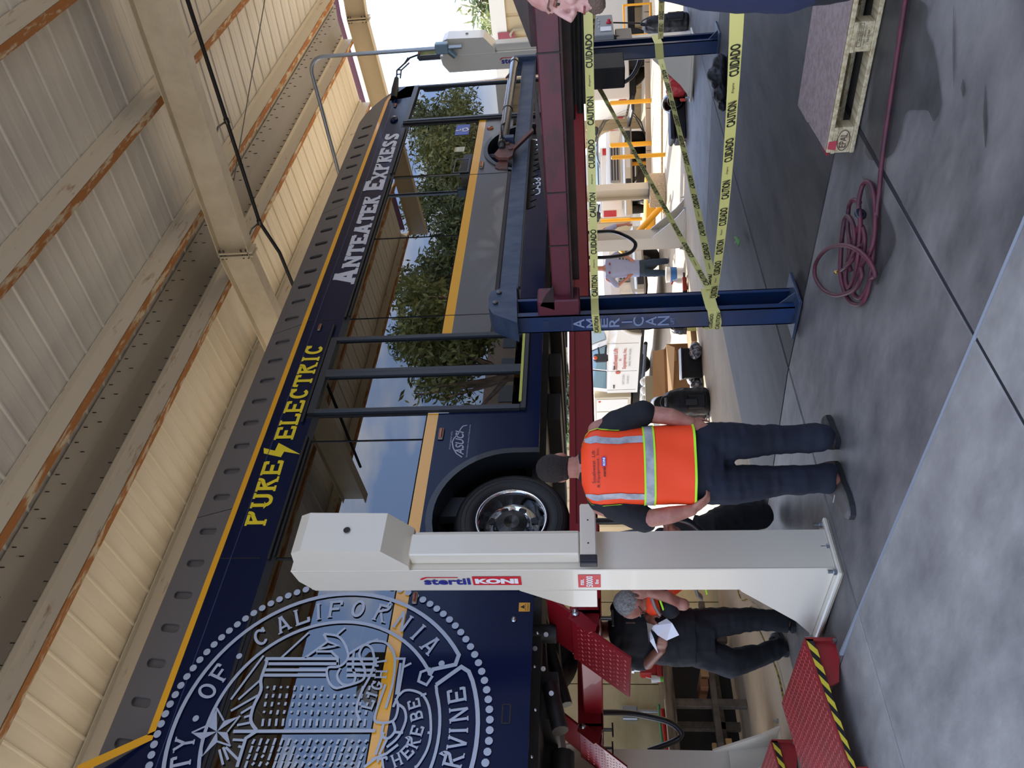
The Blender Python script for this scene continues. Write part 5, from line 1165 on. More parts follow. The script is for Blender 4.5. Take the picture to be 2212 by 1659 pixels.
    v.box('chassis', .4, L_-.3, -.45, .45, .4, .62, trimb)
    if bed == 'pickup':
        v.box('bed_liner', g1+.08, L_-.08, -hw+.1, hw-.1, 1.2, sill+.004, trimb, b=.01)
        for sd in (-1, 1): v.box('tail_lamp', L_-.03, L_+.02, min(sd*(hw-.02), sd*(hw-.2)), max(sd*(hw-.02), sd*(hw-.2)), .95, 1.32, taill, b=.01)
        v.box('rear_bumper', L_-.02, L_+.16, -hw+.03, hw-.03, .5, .72, M('bumper_chrome', '#b9b5a8', .3, metal=.5), b=.04)
        v.box('tailgate', L_-.01, L_+.02, -hw+.22, hw-.22, .78, 1.36, vw, b=.01)
    elif bed == 'box':
        v.box('cargo_box', g1+.12, L_, -hw-.08, hw+.08, .62, Hh+.55, M('cargo_white', '#d6cfbf', .35), b=.02)
        for sd in (-1, 1):
            v.box('tail_lamp', L_, L_+.03, min(sd*(hw), sd*(hw-.2)), max(sd*(hw), sd*(hw-.2)), .7, .9, taill, b=.01)
        v.box('rear_step', L_-.1, L_+.3, -hw, hw, .5, .58, trimb)
    elif bed == 'service':
        for sd in (-1, 1):
            y0, y1 = sorted((sd*(hw+.08), sd*(hw-.42)))
            k = v.box('tool_locker', g1+.12, L_, y0, y1, .72, 1.75, M('locker_beige', '#c9bfa6', .4), b=.015)
            for x0, x1, z0, z1 in ((g1+.2, g1+.85, .8, 1.68), (g1+.9, L_-.55, 1.25, 1.68), (L_-.5, L_-.06, .8, 1.68)):
                yy = sd*(hw+.085); v.box('locker_door', x0, x1, min(yy, yy+sd*.012), max(yy, yy+sd*.012), z0, z1, vw, k, b=.005)
        v.box('deck', g1+.12, L_, -hw+.4, hw-.4, .72, .8, trimb)
        build('orange_reflector', MB().ball(v.p(g1+.3, -(hw+.1), 1.6), .035, 8, 6), M('amber_bright', '#e25a1e', .3), v.t)
        build('rack', MB().tube([v.p(g1+.3, -.8, 1.75), v.p(g1+.3, -.8, 2.35), v.p(g1+.3, .8, 2.35), v.p(g1+.3, .8, 1.75)], .03, 8).tube([v.p(L_-.2, -.8, 1.75), v.p(L_-.2, -.8, 2.35), v.p(L_-.2, .8, 2.35), v.p(L_-.2, .8, 1.75)], .03, 8), vw, v.t)
    return v
wp = G(1437, 690)
hd = V((-.233, -.965, 0)).normalized(); lf = V((-hd.y, hd.x, 0))
P0 = V((wp.x, wp.y, gz(wp.x, wp.y))) + hd*1.0 + lf*1.05
sv = truck(P0, hd, 'white crew-cab service truck with red company lettering on its front door', W=2.1, Hh=2.42, cab=(1.9, 4.35), L_=7.2, bed='service', group=None, hoodz=1.6, r=.46)
sv.t['group'] = 'white work trucks in the yard'
mb = MB(); ux = -sv.h*-1  # letters read from the front of the truck towards the rear on this side? keep them readable from the camera
o = lambda xb, z: sv.p(xb, -1.075, z)
rd = hd  # on the right side text runs from the rear to the front
text_mb(mb, 'Southwest Lift', o(3.15, 1.12), rd, Z_, 1.0, .12, bold=.02); text_mb(mb, '&', o(2.72, 1.02), rd, Z_, .08, .07); text_mb(mb, 'Equipment, Inc.', o(3.1, .87), rd, Z_, .95, .12, bold=.02)
build('door_lettering', mb, M('faded_red', '#b5523e', .5), sv.t)
mb = MB(); text_mb(mb, '(909) 947-9628', o(3.0, .76), rd, Z_, .8, .07); text_mb(mb, 'USDOT 2002403', o(3.9, .92), rd, Z_, .5, .06); text_mb(mb, 'CA 401925', o(3.85, .8), rd, Z_, .4, .06)
build('small_lettering', mb, M('grey_print', '#8a8880', .5), sv.t)
build('door_emblem', MB().lathe([(.07, 0), (.001, .001)], o(3.28, 1.1), -lf, 12, False), M('faded_red', '#b5523e', .5), sv.t)
def GP(px, py): p = G(px, py); return V((p.x, p.y, gz(p.x, p.y)))
cd = V((-.71, -.70, 0)); 
truck(GP(1404, 348), (-.80, -.60), 'white pickup facing the lift behind the yellow bollards, headlamps showing', W=1.95, Hh=1.95)
t_ = truck(GP(1399, 255) + V((.70, .71, 0))*6.0, (.88, .48), 'white pickup seen from behind, its red tail lamp by the yellow bollards', W=1.95, Hh=1.95)
_h = V((.62, -.78, 0)).normalized(); _b = GP(1405, 232) + _h*8.2
bt = truck(_b, _h, 'white box-bodied truck with black wheels, parked right of the yellow bollards', W=2.1, Hh=2.3, bed='box', cab=(1.8, 3.3), L_=8.2, r=.5)

# yellow bollards
def bollard_(foot, topx, w_px, label):
    b0 = GP(*foot); D = (b0-CAMP).dot(FW); h = (foot[0]-topx)/FPX*D; r = w_px/FPX*D/2
    t = thing('bollard', b0, label, 'bollard', 'yellow bollards in the yard')
    build('post', MB().tube([b0-Z_*.05, b0+Z_*(h-.02), b0+Z_*h], [r, r, r*.9], 14), bollard, t)
    build('dome_cap', MB().ball(b0+Z_*h, (r*.95, r*.95, r*.5), 14, 8), bollard, t)
    return t
bollard_((1413, 217), 1319, 9, 'slim yellow bollard by the filler cap of the box truck, furthest right of five')
bollard_((1377, 264), 1312, 9, 'short yellow bollard beside the pickup front wheel, second from the right')
bollard_((1412, 309), 1320, 10, 'yellow bollard beside the looped hose, middle of the five')
bollard_((1437, 334), 1323, 9, 'tallest yellow bollard, standing out on the kerb corner')
bollard_((1402, 352), 1318, 9, 'yellow bollard in front of the pickup headlamp')
b0 = GP(1434, 441); e_ = b0 + V((-.9, .65, 1.05))
solo('yellow_barrier', MB().tube([b0, e_], .07, 8).box(b0.x-.15, b0.x+.15, b0.y-.15, b0.y+.15, b0.z, b0.z+.03), bollard, 'leaning yellow pole barrier next to the cream canopy column', 'barrier', loc=b0)
b0 = GP(1402, 472); solo('yellow_pipe_rail', MB().tube([b0+Z_*.2, b0+Z_*1.4], .05, 10), bollard, 'yellow vertical pipe on a post beyond the lift', 'pipe', loc=b0)
b0 = GP(1415, 455); solo('yellow_kerb_block', MB().bbox(b0.x-.3, b0.x+.3, b0.y-.9, b0.y+.9, b0.z, b0.z+.28, .03), bollard, 'yellow painted kerb block behind the canopy column', 'kerb', loc=b0)
# kerbed pebble concrete island
a, b2 = GP(1432, 150), GP(1432, 470)
kd = (b2-a).normalized(); kn = V((-kd.y, kd.x, 0)); kn = kn if kn.dot(V((1, 1, 0))) > 0 else -kn
isl = struct('kerb', MB().add([a-kd*6, b2+kd*1, b2+kd*1+kn*3.2, a-kd*6+kn*3.2, a-kd*6+Z_*.04, b2+kd*1+Z_*.04, b2+kd*1+kn*3.2+Z_*.04, a-kd*6+kn*3.2+Z_*.04], [(0, 1, 5, 4), (1, 2, 6, 5), (2, 3, 7, 6), (3, 0, 4, 7), (4, 5, 6, 7)]), conc_d)
q = kn*3.2
for i in range(14):
    s0 = a-kd*6+q+kd*(i*1.2); s1 = s0+kd*1.18
    build('kerb_stone', MB().add([s0, s1, s1+kn*.16, s0+kn*.16] + [p+Z_*.17 for p in (s0+kn*.02, s1+kn*.02, s1+kn*.14, s0+kn*.14)], [(0, 1, 5, 4), (1, 2, 6, 5), (2, 3, 7, 6), (3, 0, 4, 7), (4, 5, 6, 7)]), M('kerb_grey', '#a3927a', .8), isl)
# looped grey hose by the bollards, gas cylinder, orange/grey tank
c = GP(1400, 310)
pts = [c + V((.7, -.72, 0))*(1.0*math.sin(t_*.5)*1.1) + Z_*(.75+.72*math.cos(t_*.5)) + V((.7, .7, 0))*(.02*t_) for t_ in range(0, 30)]
solo('coiled_hose', MB().tube(pts, .02, 6), M('hose_grey', '#5d574e', .6), 'grey hose hanging in wide loops over the bollards', 'hose', loc=c)
c = GP(1400, 128)
gc = thing('gas_cylinder', c, 'grey and black gas cylinder standing behind the black power box', 'gas cylinder')
build('cylinder_body', MB().lathe([(.17, 0), (.18, .05), (.18, 1.1), (.14, 1.22), (.05, 1.28)], c, Z_, 16), M('cyl_grey', '#6d6c68', .4), gc)
build('cylinder_band', MB().lathe([(.183, .5), (.183, .75)], c, Z_, 16), black, gc)
build('cylinder_label', MB().box(c.x-.2, c.x-.18, c.y-.06, c.y+.06, c.z+.8, c.z+1.0), white_l, gc)
c = GP(1415, 40)
ft = thing('yellow_stand', c, 'yellow frame stand under the white flatbed truck', 'stand')
build('frame', MB().tube([c+V((-.25, .25, .1)), c+V((-.25, .25, .7)), c+V((.25, -.25, .7)), c+V((.25, -.25, .1)), c+V((-.25, .25, .1))], .035, 6, smooth=False), bollard, ft)

# far tan metal buildings with ribbed siding
def ribbed(name, x0, y0, x1, y1, zt0, zt1, label, mat, trim, fascia):
    a, b2 = V((x0, y0, -.45)), V((x1, y1, -.45)); d = (b2-a); L_ = d.length; ux = d.normalized(); n = V((ux.y, -ux.x, 0))
    if n.dot(CAMP-a) < 0: n = -n
    t = thing(name, (a+b2)/2, label, 'building')
    build('wall', MB().add([a, b2, b2+Z_*(zt1+.45), a+Z_*(zt0+.45)] + [p-n*5 for p in (a, b2, b2+Z_*(zt1+.45), a+Z_*(zt0+.45))], [(0, 1, 2, 3), (4, 7, 6, 5), (3, 2, 6, 7), (0, 3, 7, 4), (1, 5, 6, 2)]), mat, t)
    k = int(L_/.6)
    for i in range(min(k, 60)):
        u = a + ux*(i*.6+.02); w_ = .56; zt = zt0+(zt1-zt0)*(i/k)+.40
        build('siding_board', MB().add([u+n*.0, u+n*.04+ux*.03, u+n*.05+ux*(w_-.05), u+n*.0+ux*w_] + [p+Z_*zt for p in (u, u+n*.04+ux*.03, u+n*.05+ux*(w_-.05), u+ux*w_)], [(0, 1, 5, 4), (1, 2, 6, 5), (2, 3, 7, 6)]), mat, t)
    build('eave_trim', MB().add([a+n*.1+Z_*(zt0+.3), b2+n*.1+Z_*(zt1+.3), b2+n*.1+Z_*(zt1+.75), a+n*.1+Z_*(zt0+.75), a-n*.2+Z_*(zt0+.75), b2-n*.2+Z_*(zt1+.75), a-n*.0+Z_*(zt0+.3), b2+Z_*(zt1+.3)], [(0, 1, 2, 3), (3, 2, 5, 4), (6, 7, 1, 0)]), trim, t)
    if fascia: build('red_fascia', MB().add([fascia[0]+n*.13, fascia[1]+n*.13, fascia[1]+n*.13+Z_*.5, fascia[0]+n*.13+Z_*.5], [(0, 1, 2, 3)]), M('fascia_red', '#8c3a3c', .5), t)
    return t, ux, n
tanm = M('siding_tan', '#b39a70', .6); tantrim = M('eave_cream', '#d9cfb8', .5)
XB = 24.0
ya = onX(1092, 125, XB); yb = onX(1072, 0, XB)
ribbed('metal_building', XB, -5, XB, 12, yb.z+(-12-yb.y)*(ya.z-yb.z)/(ya.y-yb.y)*0, ya.z, 'tan building with vertical ribbed siding and cream eave, top corner of the picture', tanm, tantrim, (V((XB, onX(1090, 66, XB).y, ya.z-.35)), V((XB, onX(1090, 145, XB).y, ya.z-.35))))
ribbed('metal_building', 20, 30, 30, 14, 3.6, 3.6, 'tan metal shed standing behind the parked white trucks', M('siding_tan2', '#c3ab80', .6), tantrim, None)
ribbed('metal_building', 6, 24, 16, 30, 2.9, 2.9, 'low tan shed seen between the orange vest and the bus floor', M('siding_tan3', '#b8aa82', .6), tantrim, None)
p = onX(1110, 60, XB); solo('gooseneck_pipe', MB().tube([V((XB-.15, p.y, p.z-1.5)), V((XB-.15, p.y, p.z)), V((XB-.2, p.y+.1, p.z+.1)), V((XB-.05, p.y+.25, p.z+.1))], .04, 8), M('pipe_tan', '#9a8868', .5), 'thin vent pipe bent over on the tan siding', 'pipe', loc=p)

# trees: behind the camera (seen mirrored in the bus glass) and beyond the yard
leafm = [M('leaf_olive', '#5d6634', .6, col2='#7c7a3c', nscale=1.5), M('leaf_dark', '#3c4a26', .6, col2='#5c6130', nscale=1.5), M('leaf_yellow', '#8f9448', .6, col2='#5f6a30', nscale=1.5)]
bark = M('bark', '#8a7560', .8, col2='#5e4a3a', nscale=3, stretch=(1, 1, .3))
def tree(base, h, cr, label, mi=0, n=2600, seed=1, leaf=.13, fill=.55):
    rnd = random.Random(seed); t = thing('tree', base, label, 'tree'); base = V(base)
    lean = V((rnd.uniform(-.1, .1), rnd.uniform(-.1, .1), 1)).normalized()
    top = base + lean*h*.45; clumps = []
    tr = MB().tube([base, base+lean*h*.25, top], [h*.035, h*.026, h*.02], 10)
    for i in range(9):
        a = rnd.uniform(0, 2*PI); e = rnd.uniform(.25, 1.1); ln = cr*rnd.uniform(.5, 1.0)
        p1 = top + V((math.cos(a)*ln*.4, math.sin(a)*ln*.4, ln*.35*e)); p2 = top + V((math.cos(a)*ln, math.sin(a)*ln, h*.28*e + ln*.2))
        tr.tube([top-lean*h*.08*rnd.random(), p1, p2], [h*.012, h*.009, h*.004], 6); clumps += [p2, p1.lerp(p2, .6)+V((rnd.uniform(-.4, .4), rnd.uniform(-.4, .4), .4))]
    build('trunk', tr, bark, t)
    vs, fs = [], []
    for i in range(n):
        c = rnd.choice(clumps); r = cr*.38; d = V((rnd.gauss(0, 1), rnd.gauss(0, 1), rnd.gauss(0, .75)))
        d = d.normalized()*(r*rnd.random()**fill); p = c+d
        u = V((rnd.gauss(0, 1), rnd.gauss(0, 1), rnd.gauss(0, 1))).normalized(); w_ = u.orthogonal().normalized()
        k = len(vs); s_ = leaf*rnd.uniform(.7, 1.5); vs += [p+u*s_*1.7, p+w_*s_*.5, p-u*s_*1.7, p-w_*s_*.5]; fs.append((k, k+1, k+2, k+3))
    build('foliage', MB().add(vs, fs), leafm[mi], t, kind='stuff')
    return t
for i, (x, y, h, cr) in enumerate(((27, -11, 11.5, 3.2), (33, -12.5, 13, 3.4), (38.5, -12, 13, 3.4), (44, -13, 14, 3.4), (51, -17, 17, 4.5), (36, -20, 17, 4), (24.5, -13, 12, 2.2))):
    tree((x, y, -.02), h, cr, ['broad', 'tall', 'rounded', 'spreading', 'large', 'open-crowned', 'small'][i] + ' eucalyptus across the road, mirrored in the bus windows', i % 2, 6500 if i < 6 else 700, 10+i, .10)
ob = thing('unseen_building', (25, -32, 0), 'long dull brown building added out of view to darken the bus paint', 'building')  # unseen block added to hide the low sky mirrored in the bus paint
build('wall', MB().box(-35, 85, -40, -32, -.5, 9.6), M('unseen_wall', '#5a5048', .8, col2='#4b433c', nscale=.5), ob)
for i in range(38):
    for z in (1.2, 4.2, 7.0): build('window', MB().box(-33+i*3.1, -31.2+i*3.1, -32.05, -31.95, z, z+1.4), M('unseen_glass', '#20262c', .1), ob)
p = onX(1040, 5, 33); tree((33, p.y-1.0, -.42), p.z+1.8, 2.6, 'yellow-green tree over the roof of the tan building', 2, 2600, 31, .12)
p = onX(1070, 60, 36); tree((36, p.y, -.42), p.z+.6, 2.0, 'thin dull green tree just left of the yellow-green one', 0, 900, 32, .09)
for i, (px, py) in enumerate(((1222, 880), (1228, 905), (1215, 850), (1230, 930))):
    q = at_depth(px, py, 27+i*2.6); tree((q.x, q.y, -.42), q.z+1.4, .9, ['dark green tree', 'yellow-green tree', 'grey-green tree', 'pale bushy tree'][i] + ' in the slot under the bus above the red runway', (1, 2, 0, 2)[i], 1500, 40+i, .08)

# ------------------------------------------------------------------ people
HF = V((FW.x, FW.y, 0)).normalized(); HR = V((HF.y, -HF.x, 0))
def limb(mb, pts, rs, seg=12):
    mb.tube(pts, rs, seg, cap=False)
    for p, r in zip(pts, rs):
        r = max(r) if isinstance(r, (list, tuple)) else r
        mb.ball(p, r*.995, seg, 8)
    return mb
def head_rings(c, f, u, r, s=1., grow=0.):
    R_ = []
    for h, w_, a, b2 in ((-.120, .018, .062, -.035), (-.108, .036, .080, -.02), (-.085, .052, .088, .025), (-.055, .062, .089, .065), (-.02, .070, .088, .088), (.02, .075, .090, .098), (.055, .073, .086, .100), (.085, .062, .070, .088), (.107, .042, .045, .062), (.119, .014, .015, .025)):
        R_.append(ell(c + u*(h*s) + f*((a-b2)/2*s), (w_+grow)*s, ((a+b2)/2+grow)*s, 20, r, f, 2.2))
    return R_
def head(mb, c, f, u, s=1.):
    r = f.cross(u).normalized()
    mb.loft(head_rings(c, f, u, r, s))
    P = lambda x, y, z: c + r*(x*s) + f*(y*s) + u*(z*s)
    mb.tube([P(0, .082, .028), P(0, .098, .002), P(0, .114, -.028), P(0, .094, -.04)], [.007*s, .010*s, .013*s, .010*s], 8)
    for sd in (-1, 1):
        mb.ball(P(sd*.012, .098, -.035), .009*s, 8, 6); mb.ball(P(sd*.075, -.004, -.012), (.010*s, .020*s, .032*s), 10, 8, Matrix((r, f, u)).transposed())
        mb.tube([P(sd*.012, .088, .033), P(sd*.045, .078, .034), P(sd*.062, .056, .026)], [.008*s, .009*s, .006*s], 6)
        mb.ball(P(sd*.042, .070, -.03), .020*s, 8, 6)
    mb.ball(P(0, .088, -.062), (.022*s, .012*s, .007*s), 10, 6, Matrix((r, f, u)).transposed()); mb.ball(P(0, .086, -.074), (.019*s, .012*s, .007*s), 10, 6, Matrix((r, f, u)).transposed())
    mb.ball(P(0, .074, -.102), .020*s, 10, 8)
    return r
def face_parts(par, c, f, u, s=1., brow='#3a2c22'):
    r = f.cross(u).normalized(); P = lambda x, y, z: c + r*(x*s) + f*(y*s) + u*(z*s)
    for sd in (-1, 1):
        e = build('eye', MB().ball(P(sd*.032, .0712, .008), (.0115*s), 10, 8), M('eye_white', '#a89c92', .35), par)
        build('iris', MB().ball(P(sd*.032, .0815, .008), (.0062*s), 8, 6), M('iris', '#33271e', .2), e)
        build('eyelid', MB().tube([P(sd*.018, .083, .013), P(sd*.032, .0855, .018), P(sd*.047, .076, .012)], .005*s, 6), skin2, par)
        build('eyebrow', MB().tube([P(sd*.014, .094, .032), P(sd*.034, .092, .038), P(sd*.054, .078, .032)], .003*s, 6), M('brow'+brow, brow, .8), par)
    build('mouth', MB().tube([P(-.024, .090, -.068), P(-.008, .0985, -.067), P(.008, .0985, -.067), P(.024, .090, -.068)], .0035*s, 6), M('lips', '#8a4a44', .4), par)
def hair(par, c, f, u, col, s=1., back=.016, lift=.012, seed=0, col2=None, cut=-.06):
    r = f.cross(u).normalized(); mb = MB()
    mb.loft(head_rings(c - f*(back*s) + u*(lift*s), f, u, r, s, .004))
    mb.v = [p if (p-c).dot(u) > cut*s else c + u*(cut*s) + ((p-c) - u*(p-c).dot(u))*.8 for p in mb.v]
    me = fuse(mb, .006, 1, .004, 55, origin(par)); return build('hair', me, M('hair'+col, col, .75, col2=col2 or col, nscale=60, bump=.6, bscale=160), par)
def hand(mb, w_, d, n, s=1., curl=.5, thumb=1):
    """w_ wrist, d pointing direction, n back-of-hand normal"""
    d = d.normalized(); n = (n - d*n.dot(d)).normalized(); a = d.cross(n)
    rings = [ell(w_ + d*(t*s), rw*s, rt*s, 12, a, n, 2.6) for t, rw, rt in ((-.02, .026, .021), (.0, .027, .019), (.035, .037, .017), (.07, .042, .015), (.09, .040, .012))]
    mb.loft(rings)
    for i, (x, ln) in enumerate(((-.030, .066), (-.010, .076), (.011, .071), (.030, .054))):
        p = w_ + d*(.085*s) + a*(x*s); dd = d.copy(); pts = [p - d*.02*s, p]
        for k in range(3):
            ang = curl*(.35+.35*k); dd = (Matrix.Rotation(-ang, 3, a) @ dd) if True else dd
            p = p + dd*(ln*s*(.45, .32, .23)[k]); pts.append(p)
        mb.tube(pts, [.0095*s, .0095*s, .009*s, .0082*s, .0065*s], 8); mb.ball(pts[-1], .0066*s, 8, 6)
    p = w_ + d*(.02*s) + a*(-.028*s*thumb); dd = (d*.7 - a*.7*thumb - n*.25).normalized(); q = p+dd*.038*s; dd2 = (d*.95 - a*.25*thumb - n*.3).normalized()
    mb.tube([p, q, q+dd2*.03*s, q+dd2*.052*s], [.014*s, .0115*s, .010*s, .008*s], 8); mb.ball(q+dd2*.052*s, .008*s, 8, 6)
    return mb
def torso(mb, pts, r, f, p=2.4, seg=24):
    """pts: (center, half width, half depth)"""
    mb.loft([ell(c, w_, d, seg, r, f, p) for c, w_, d in pts]); return mb
def shoe(par, heel, toe, h=.1, w_=.048, col='#3a3430', sole='#17181a', tint=None):
    d = (toe-heel); L_ = d.length; d = V((d.x, d.y, 0)).normalized(); a = V((-d.y, d.x, 0)); z0 = min(heel.z, toe.z)
    rings = []
    for t, ww, hh in ((0, .6, .7), (.04, .8, .95), (.25, .85, 1.0), (.45, .85, .85), (.65, 1.05, .62), (.85, 1.0, .5), (.96, .75, .42), (1.0, .35, .3)):
        c = heel + d*(L_*t); rings.append([V((c.x, c.y, z0+.02)) + a*(w_*ww*math.cos(2*PI*k/14)) + Z_*(max(0, math.sin(2*PI*k/14))**.8*(h*hh-.02)) for k in range(14)])
    mb = MB().loft(rings); mb.ball(heel+d*(.09*L_/.28)+Z_*(h*.9-(heel.z-z0)), (.045, .05, .03), 10, 6)
    sh = build('shoe', fuse(mb, .008, 2, 0, 1, origin(par)), M('shoe'+col, col, .6), par)
    sl_ = MB()
    out = [heel + d*(L_*t) + a*(w_*1.08*s2) for t, s2 in ((0, .5), (0, -.5), (.1, -.85), (.4, -.85), (.7, -1.1), (.9, -.95), (1.0, -.4), (1.01, .4), (.9, .95), (.7, 1.1), (.4, .85), (.1, .85))]
    sl_.poly([V((p.x, p.y, z0)) for p in out], n=Z_, th=.026); build('sole', sl_, M('sole'+sole, sole, .7), sh)
    if tint:
        build('shoe_patch', MB().ball(heel + d*(L_*.42) + a*.022 + Z_*.052, (.05, .03, .03), 10, 6), M('patch', tint, .6), sh)
        for t in (.45, .55, .65): build('lace', MB().tube([heel + d*(L_*t) + a*.03 + Z_*(h*.62), heel + d*(L_*(t+.02)) - a*.03 + Z_*(h*.62)], .004, 5), M('lace', '#8e8a80', .7), sh)
    return sh
def person(name_label, base, skinmat=skin, group=None):
    return thing('person', base, name_label, 'person', group)
def dp(px, py, D): return at_depth(px, py, D)

# --- worker in the orange vest, seen from behind
D0 = 4.5
J = lambda px, py, dd=0: dp(px, py, D0+dd)
pA_ = person('man in orange high-visibility vest and navy trousers, standing with back turned', V((2.95, 3.5, 0)))
fwd = (HF*.96 - HR*.28).normalized(); rgt = HF.cross(Z_)
hc = J(1207, 1010); b = MB()
fh = (HF*.985 + HR*.10).normalized()
head(b, hc, fh, Z_, 1.02)
limb(b, [hc - Z_*.06 - fh*.02, J(1262, 1008)], [.058, .066]); limb(b, [J(1262, 1008), J(1275, 1008), J(1400, 1005), J(1480, 1003)], [.07, .10, .12, .12])
aR = [J(1292, 930), J(1390, 893, .02), J(1450, 900, -.02), J(1490, 912, -.04)]; aL = [J(1300, 1092), J(1392, 1122, -.02), J(1450, 1112, -.08), J(1494, 1102, -.10)]
limb(b, aR, [.060, .056, .050, .034]); limb(b, aL, [.060, .056, .050, .034])
hand(b, aR[-1], (aR[-1]-aR[-2]).normalized()*1.0 - HR*.15, -HF*1.0 + HR*.6, 1.0, .7, 1); hand(b, aL[-1], (aL[-1]-aL[-2]) + HR*.05, -HF*.6 - HR*.9, 1.0, .7, -1)
hipR, hipL = J(1505, 952), J(1505, 1048)
limb(b, [J(1480, 1003), hipR, J(1640, 950), J(1780, 942)], [.1, .07, .05, .04]); limb(b, [J(1480, 1003), hipL, J(1650, 1040), J(1800, 1035)], [.1, .07, .05, .04])
body = build('body', fuse(b, .0075, 3, 0, 1, origin(pA_)), skin, pA_)
hair(pA_, hc, fh, Z_, '#231913', 1.02, .014, .008, cut=-.085)
sh = MB(); torso(sh, [(J(1500, 1003), .20, .14), (J(1450, 1004), .205, .145), (J(1380, 1006), .215, .145), (J(1310, 1008), .225, .13), (J(1282, 1008), .20, .11), (J(1262, 1008), .12, .085), (J(1250, 1008), .072, .07)], HR, HF)
limb(sh, [J(1300, 945), J(1335, 915), J(1388, 892)], [.085, .085, .078]); limb(sh, [J(1300, 1078), J(1340, 1098), J(1392, 1122)], [.085, .085, .080])
build('tee_shirt', fuse(sh, .012, 3, .006, 9, origin(pA_)), M('tee_black', '#101218', .8), pA_)
# vest: surface from rings, back facing the camera
VR = [(1254, .075, .088), (1262, .16, .112), (1275, .205, .135), (1300, .222, .155), (1345, .212, .162), (1400, .218, .162), (1450, .222, .162), (1498, .236, .168)]
VCY = [1008, 1008, 1008, 1007, 1006, 1005, 1003, 1001]
def vest_pt(x, th, off=0):
    for i in range(len(VR)-1):
        if VR[i][0] <= x <= VR[i+1][0] or i == len(VR)-2:
            k = (x-VR[i][0])/(VR[i+1][0]-VR[i][0]); k = min(1, max(0, k))
            w_ = VR[i][1]*(1-k)+VR[i+1][1]*k+off; d_ = VR[i][2]*(1-k)+VR[i+1][2]*k+off; cy_ = VCY[i]*(1-k)+VCY[i+1]*k; break
    c_ = J(x, cy_); a, b2 = math.cos(th), math.sin(th)
    wv = .006*math.sin(th*7+x*.03)*max(0, (x-1380)/120)
    a = math.copysign(abs(a)**(2/2.5), a); b2 = math.copysign(abs(b2)**(2/2.5), b2)
    return c_ + HR*((w_+wv)*a) + HF*((d_+wv)*b2)
def vest_patch(x0, x1, t0, t1, off, nx_=10, nt_=24, tf=None):
    vs = []
    for i in range(nx_+1):
        x = x0+(x1-x0)*i/nx_
        ta, tb = (t0, t1) if tf is None else tf(x)
        for k in range(nt_+1): vs.append(vest_pt(x, ta+(tb-ta)*k/nt_, off))
    return MB().add(vs, [(i*(nt_+1)+k, i*(nt_+1)+k+1, (i+1)*(nt_+1)+k+1, (i+1)*(nt_+1)+k) for i in range(nx_) for k in range(nt_)], True)
orange = M('vest_orange', '#fb4712', .6); lime = M('vest_lime', '#b8ee2c', .5); refl = M('vest_reflective', '#b4b4b8', .3, col2='#8f9196', nscale=14)
vt = build('vest', vest_patch(1256, 1496, -PI, PI, .006, 24, 60), orange, pA_, 'orange high-visibility vest with silver bands')
build('reflective_band', vest_patch(1391, 1408, -PI, PI, .010, 2, 60), refl, vt)
for a, b2 in ((1387, 1391), (1408, 1412)): build('lime_edge', vest_patch(a, b2, -PI, PI, .011, 1, 60), lime, vt)
build('lime_hem', vest_patch(1492, 1497, -PI, PI, .011, 1, 60), lime, vt)
def latth(x, lat): # angle on the back for a lateral offset
    w_ = [r for r in VR if r[0] <= x][-1][1]
    return -PI/2 + math.copysign(1, lat)*math.asin(min(.99, (abs(lat)/w_)))**1.0*.80
for s_ in (1, -1):
    build('reflective_stripe', vest_patch(1264, 1388, 0, 0, .010, 10, 4, tf=lambda x: (latth(x, s_*.145), latth(x, s_*.185))), refl, vt)
    build('lime_piping', vest_patch(1258, 1345, 0, 0, .012, 10, 2, tf=lambda x: (latth(x, s_*.212)+s_*.10, latth(x, s_*.212)+s_*.17)), lime, vt)
def back_text(mb, s, y0, y1, x_base, hpx, bold=.0):
    t_ = MB(); text_mb(t_, s, V((0, 0, 0)), X_, Y_, y0-y1, hpx, bold=bold)
    for i, p in enumerate(t_.v):
        py_ = y0-p.x; px_ = x_base-p.y; lat = (1006-py_)/FPX*D0
        w_ = .215; th = -PI/2 + math.asin(max(-1, min(1, lat/w_)))*.80 if True else 0
        q = vest_pt(px_, th, .012); dlat = (q-J(px_, 1006)).dot(HR); q = q + HR*(lat-dlat); t_.v[i] = q - HF*.004
    mb.join(t_)
mb = MB(); back_text(mb, 'Southwest  Lift', 1037, 968, 1285.6, 7.2); back_text(mb, '& Equipment. Inc.', 1046, 962, 1295.5, 7.4); back_text(mb, 'stertil', 1022, 1002, 1307, 6, .02)
build('back_print', mb, ink, vt)
mb = MB(); q = []
for y_, x_ in ((1000, 1308), (981, 1308), (981, 1299.5), (1000, 1299.5)):
    lat = (1006-y_)/FPX*D0; q.append(J(x_, 1006) + HR*lat + (vest_pt(1304, -PI/2, .014)-J(1304, 1006)).dot(HF)*HF - HF*.001)
mb.poly(q); lb = build('logo_patch', mb, M('logo_purple', '#5a3aa8', .5), vt)
mb = MB(); back_text(mb, 'KONI', 998.5, 982.5, 1306.5, 5.2, .05)
for i in range(len(mb.v)): mb.v[i] = mb.v[i] - HF*.004
build('logo_letters', mb, white_l, lb)
tr = MB(); torso(tr, [(J(1560, 1000), .15, .11), (J(1530, 1001), .205, .145), (J(1490, 1002), .215, .15), (J(1455, 1003), .20, .14)], HR, HF)
limb(tr, [J(1520, 955), J(1580, 955), J(1650, 950, .02), J(1720, 948, .02), J(1772, 945)], [.122, .115, .094, .086, .088]); limb(tr, [J(1520, 1046), J(1590, 1046), J(1660, 1040), J(1740, 1036), J(1790, 1034)], [.124, .118, .097, .088, .092])
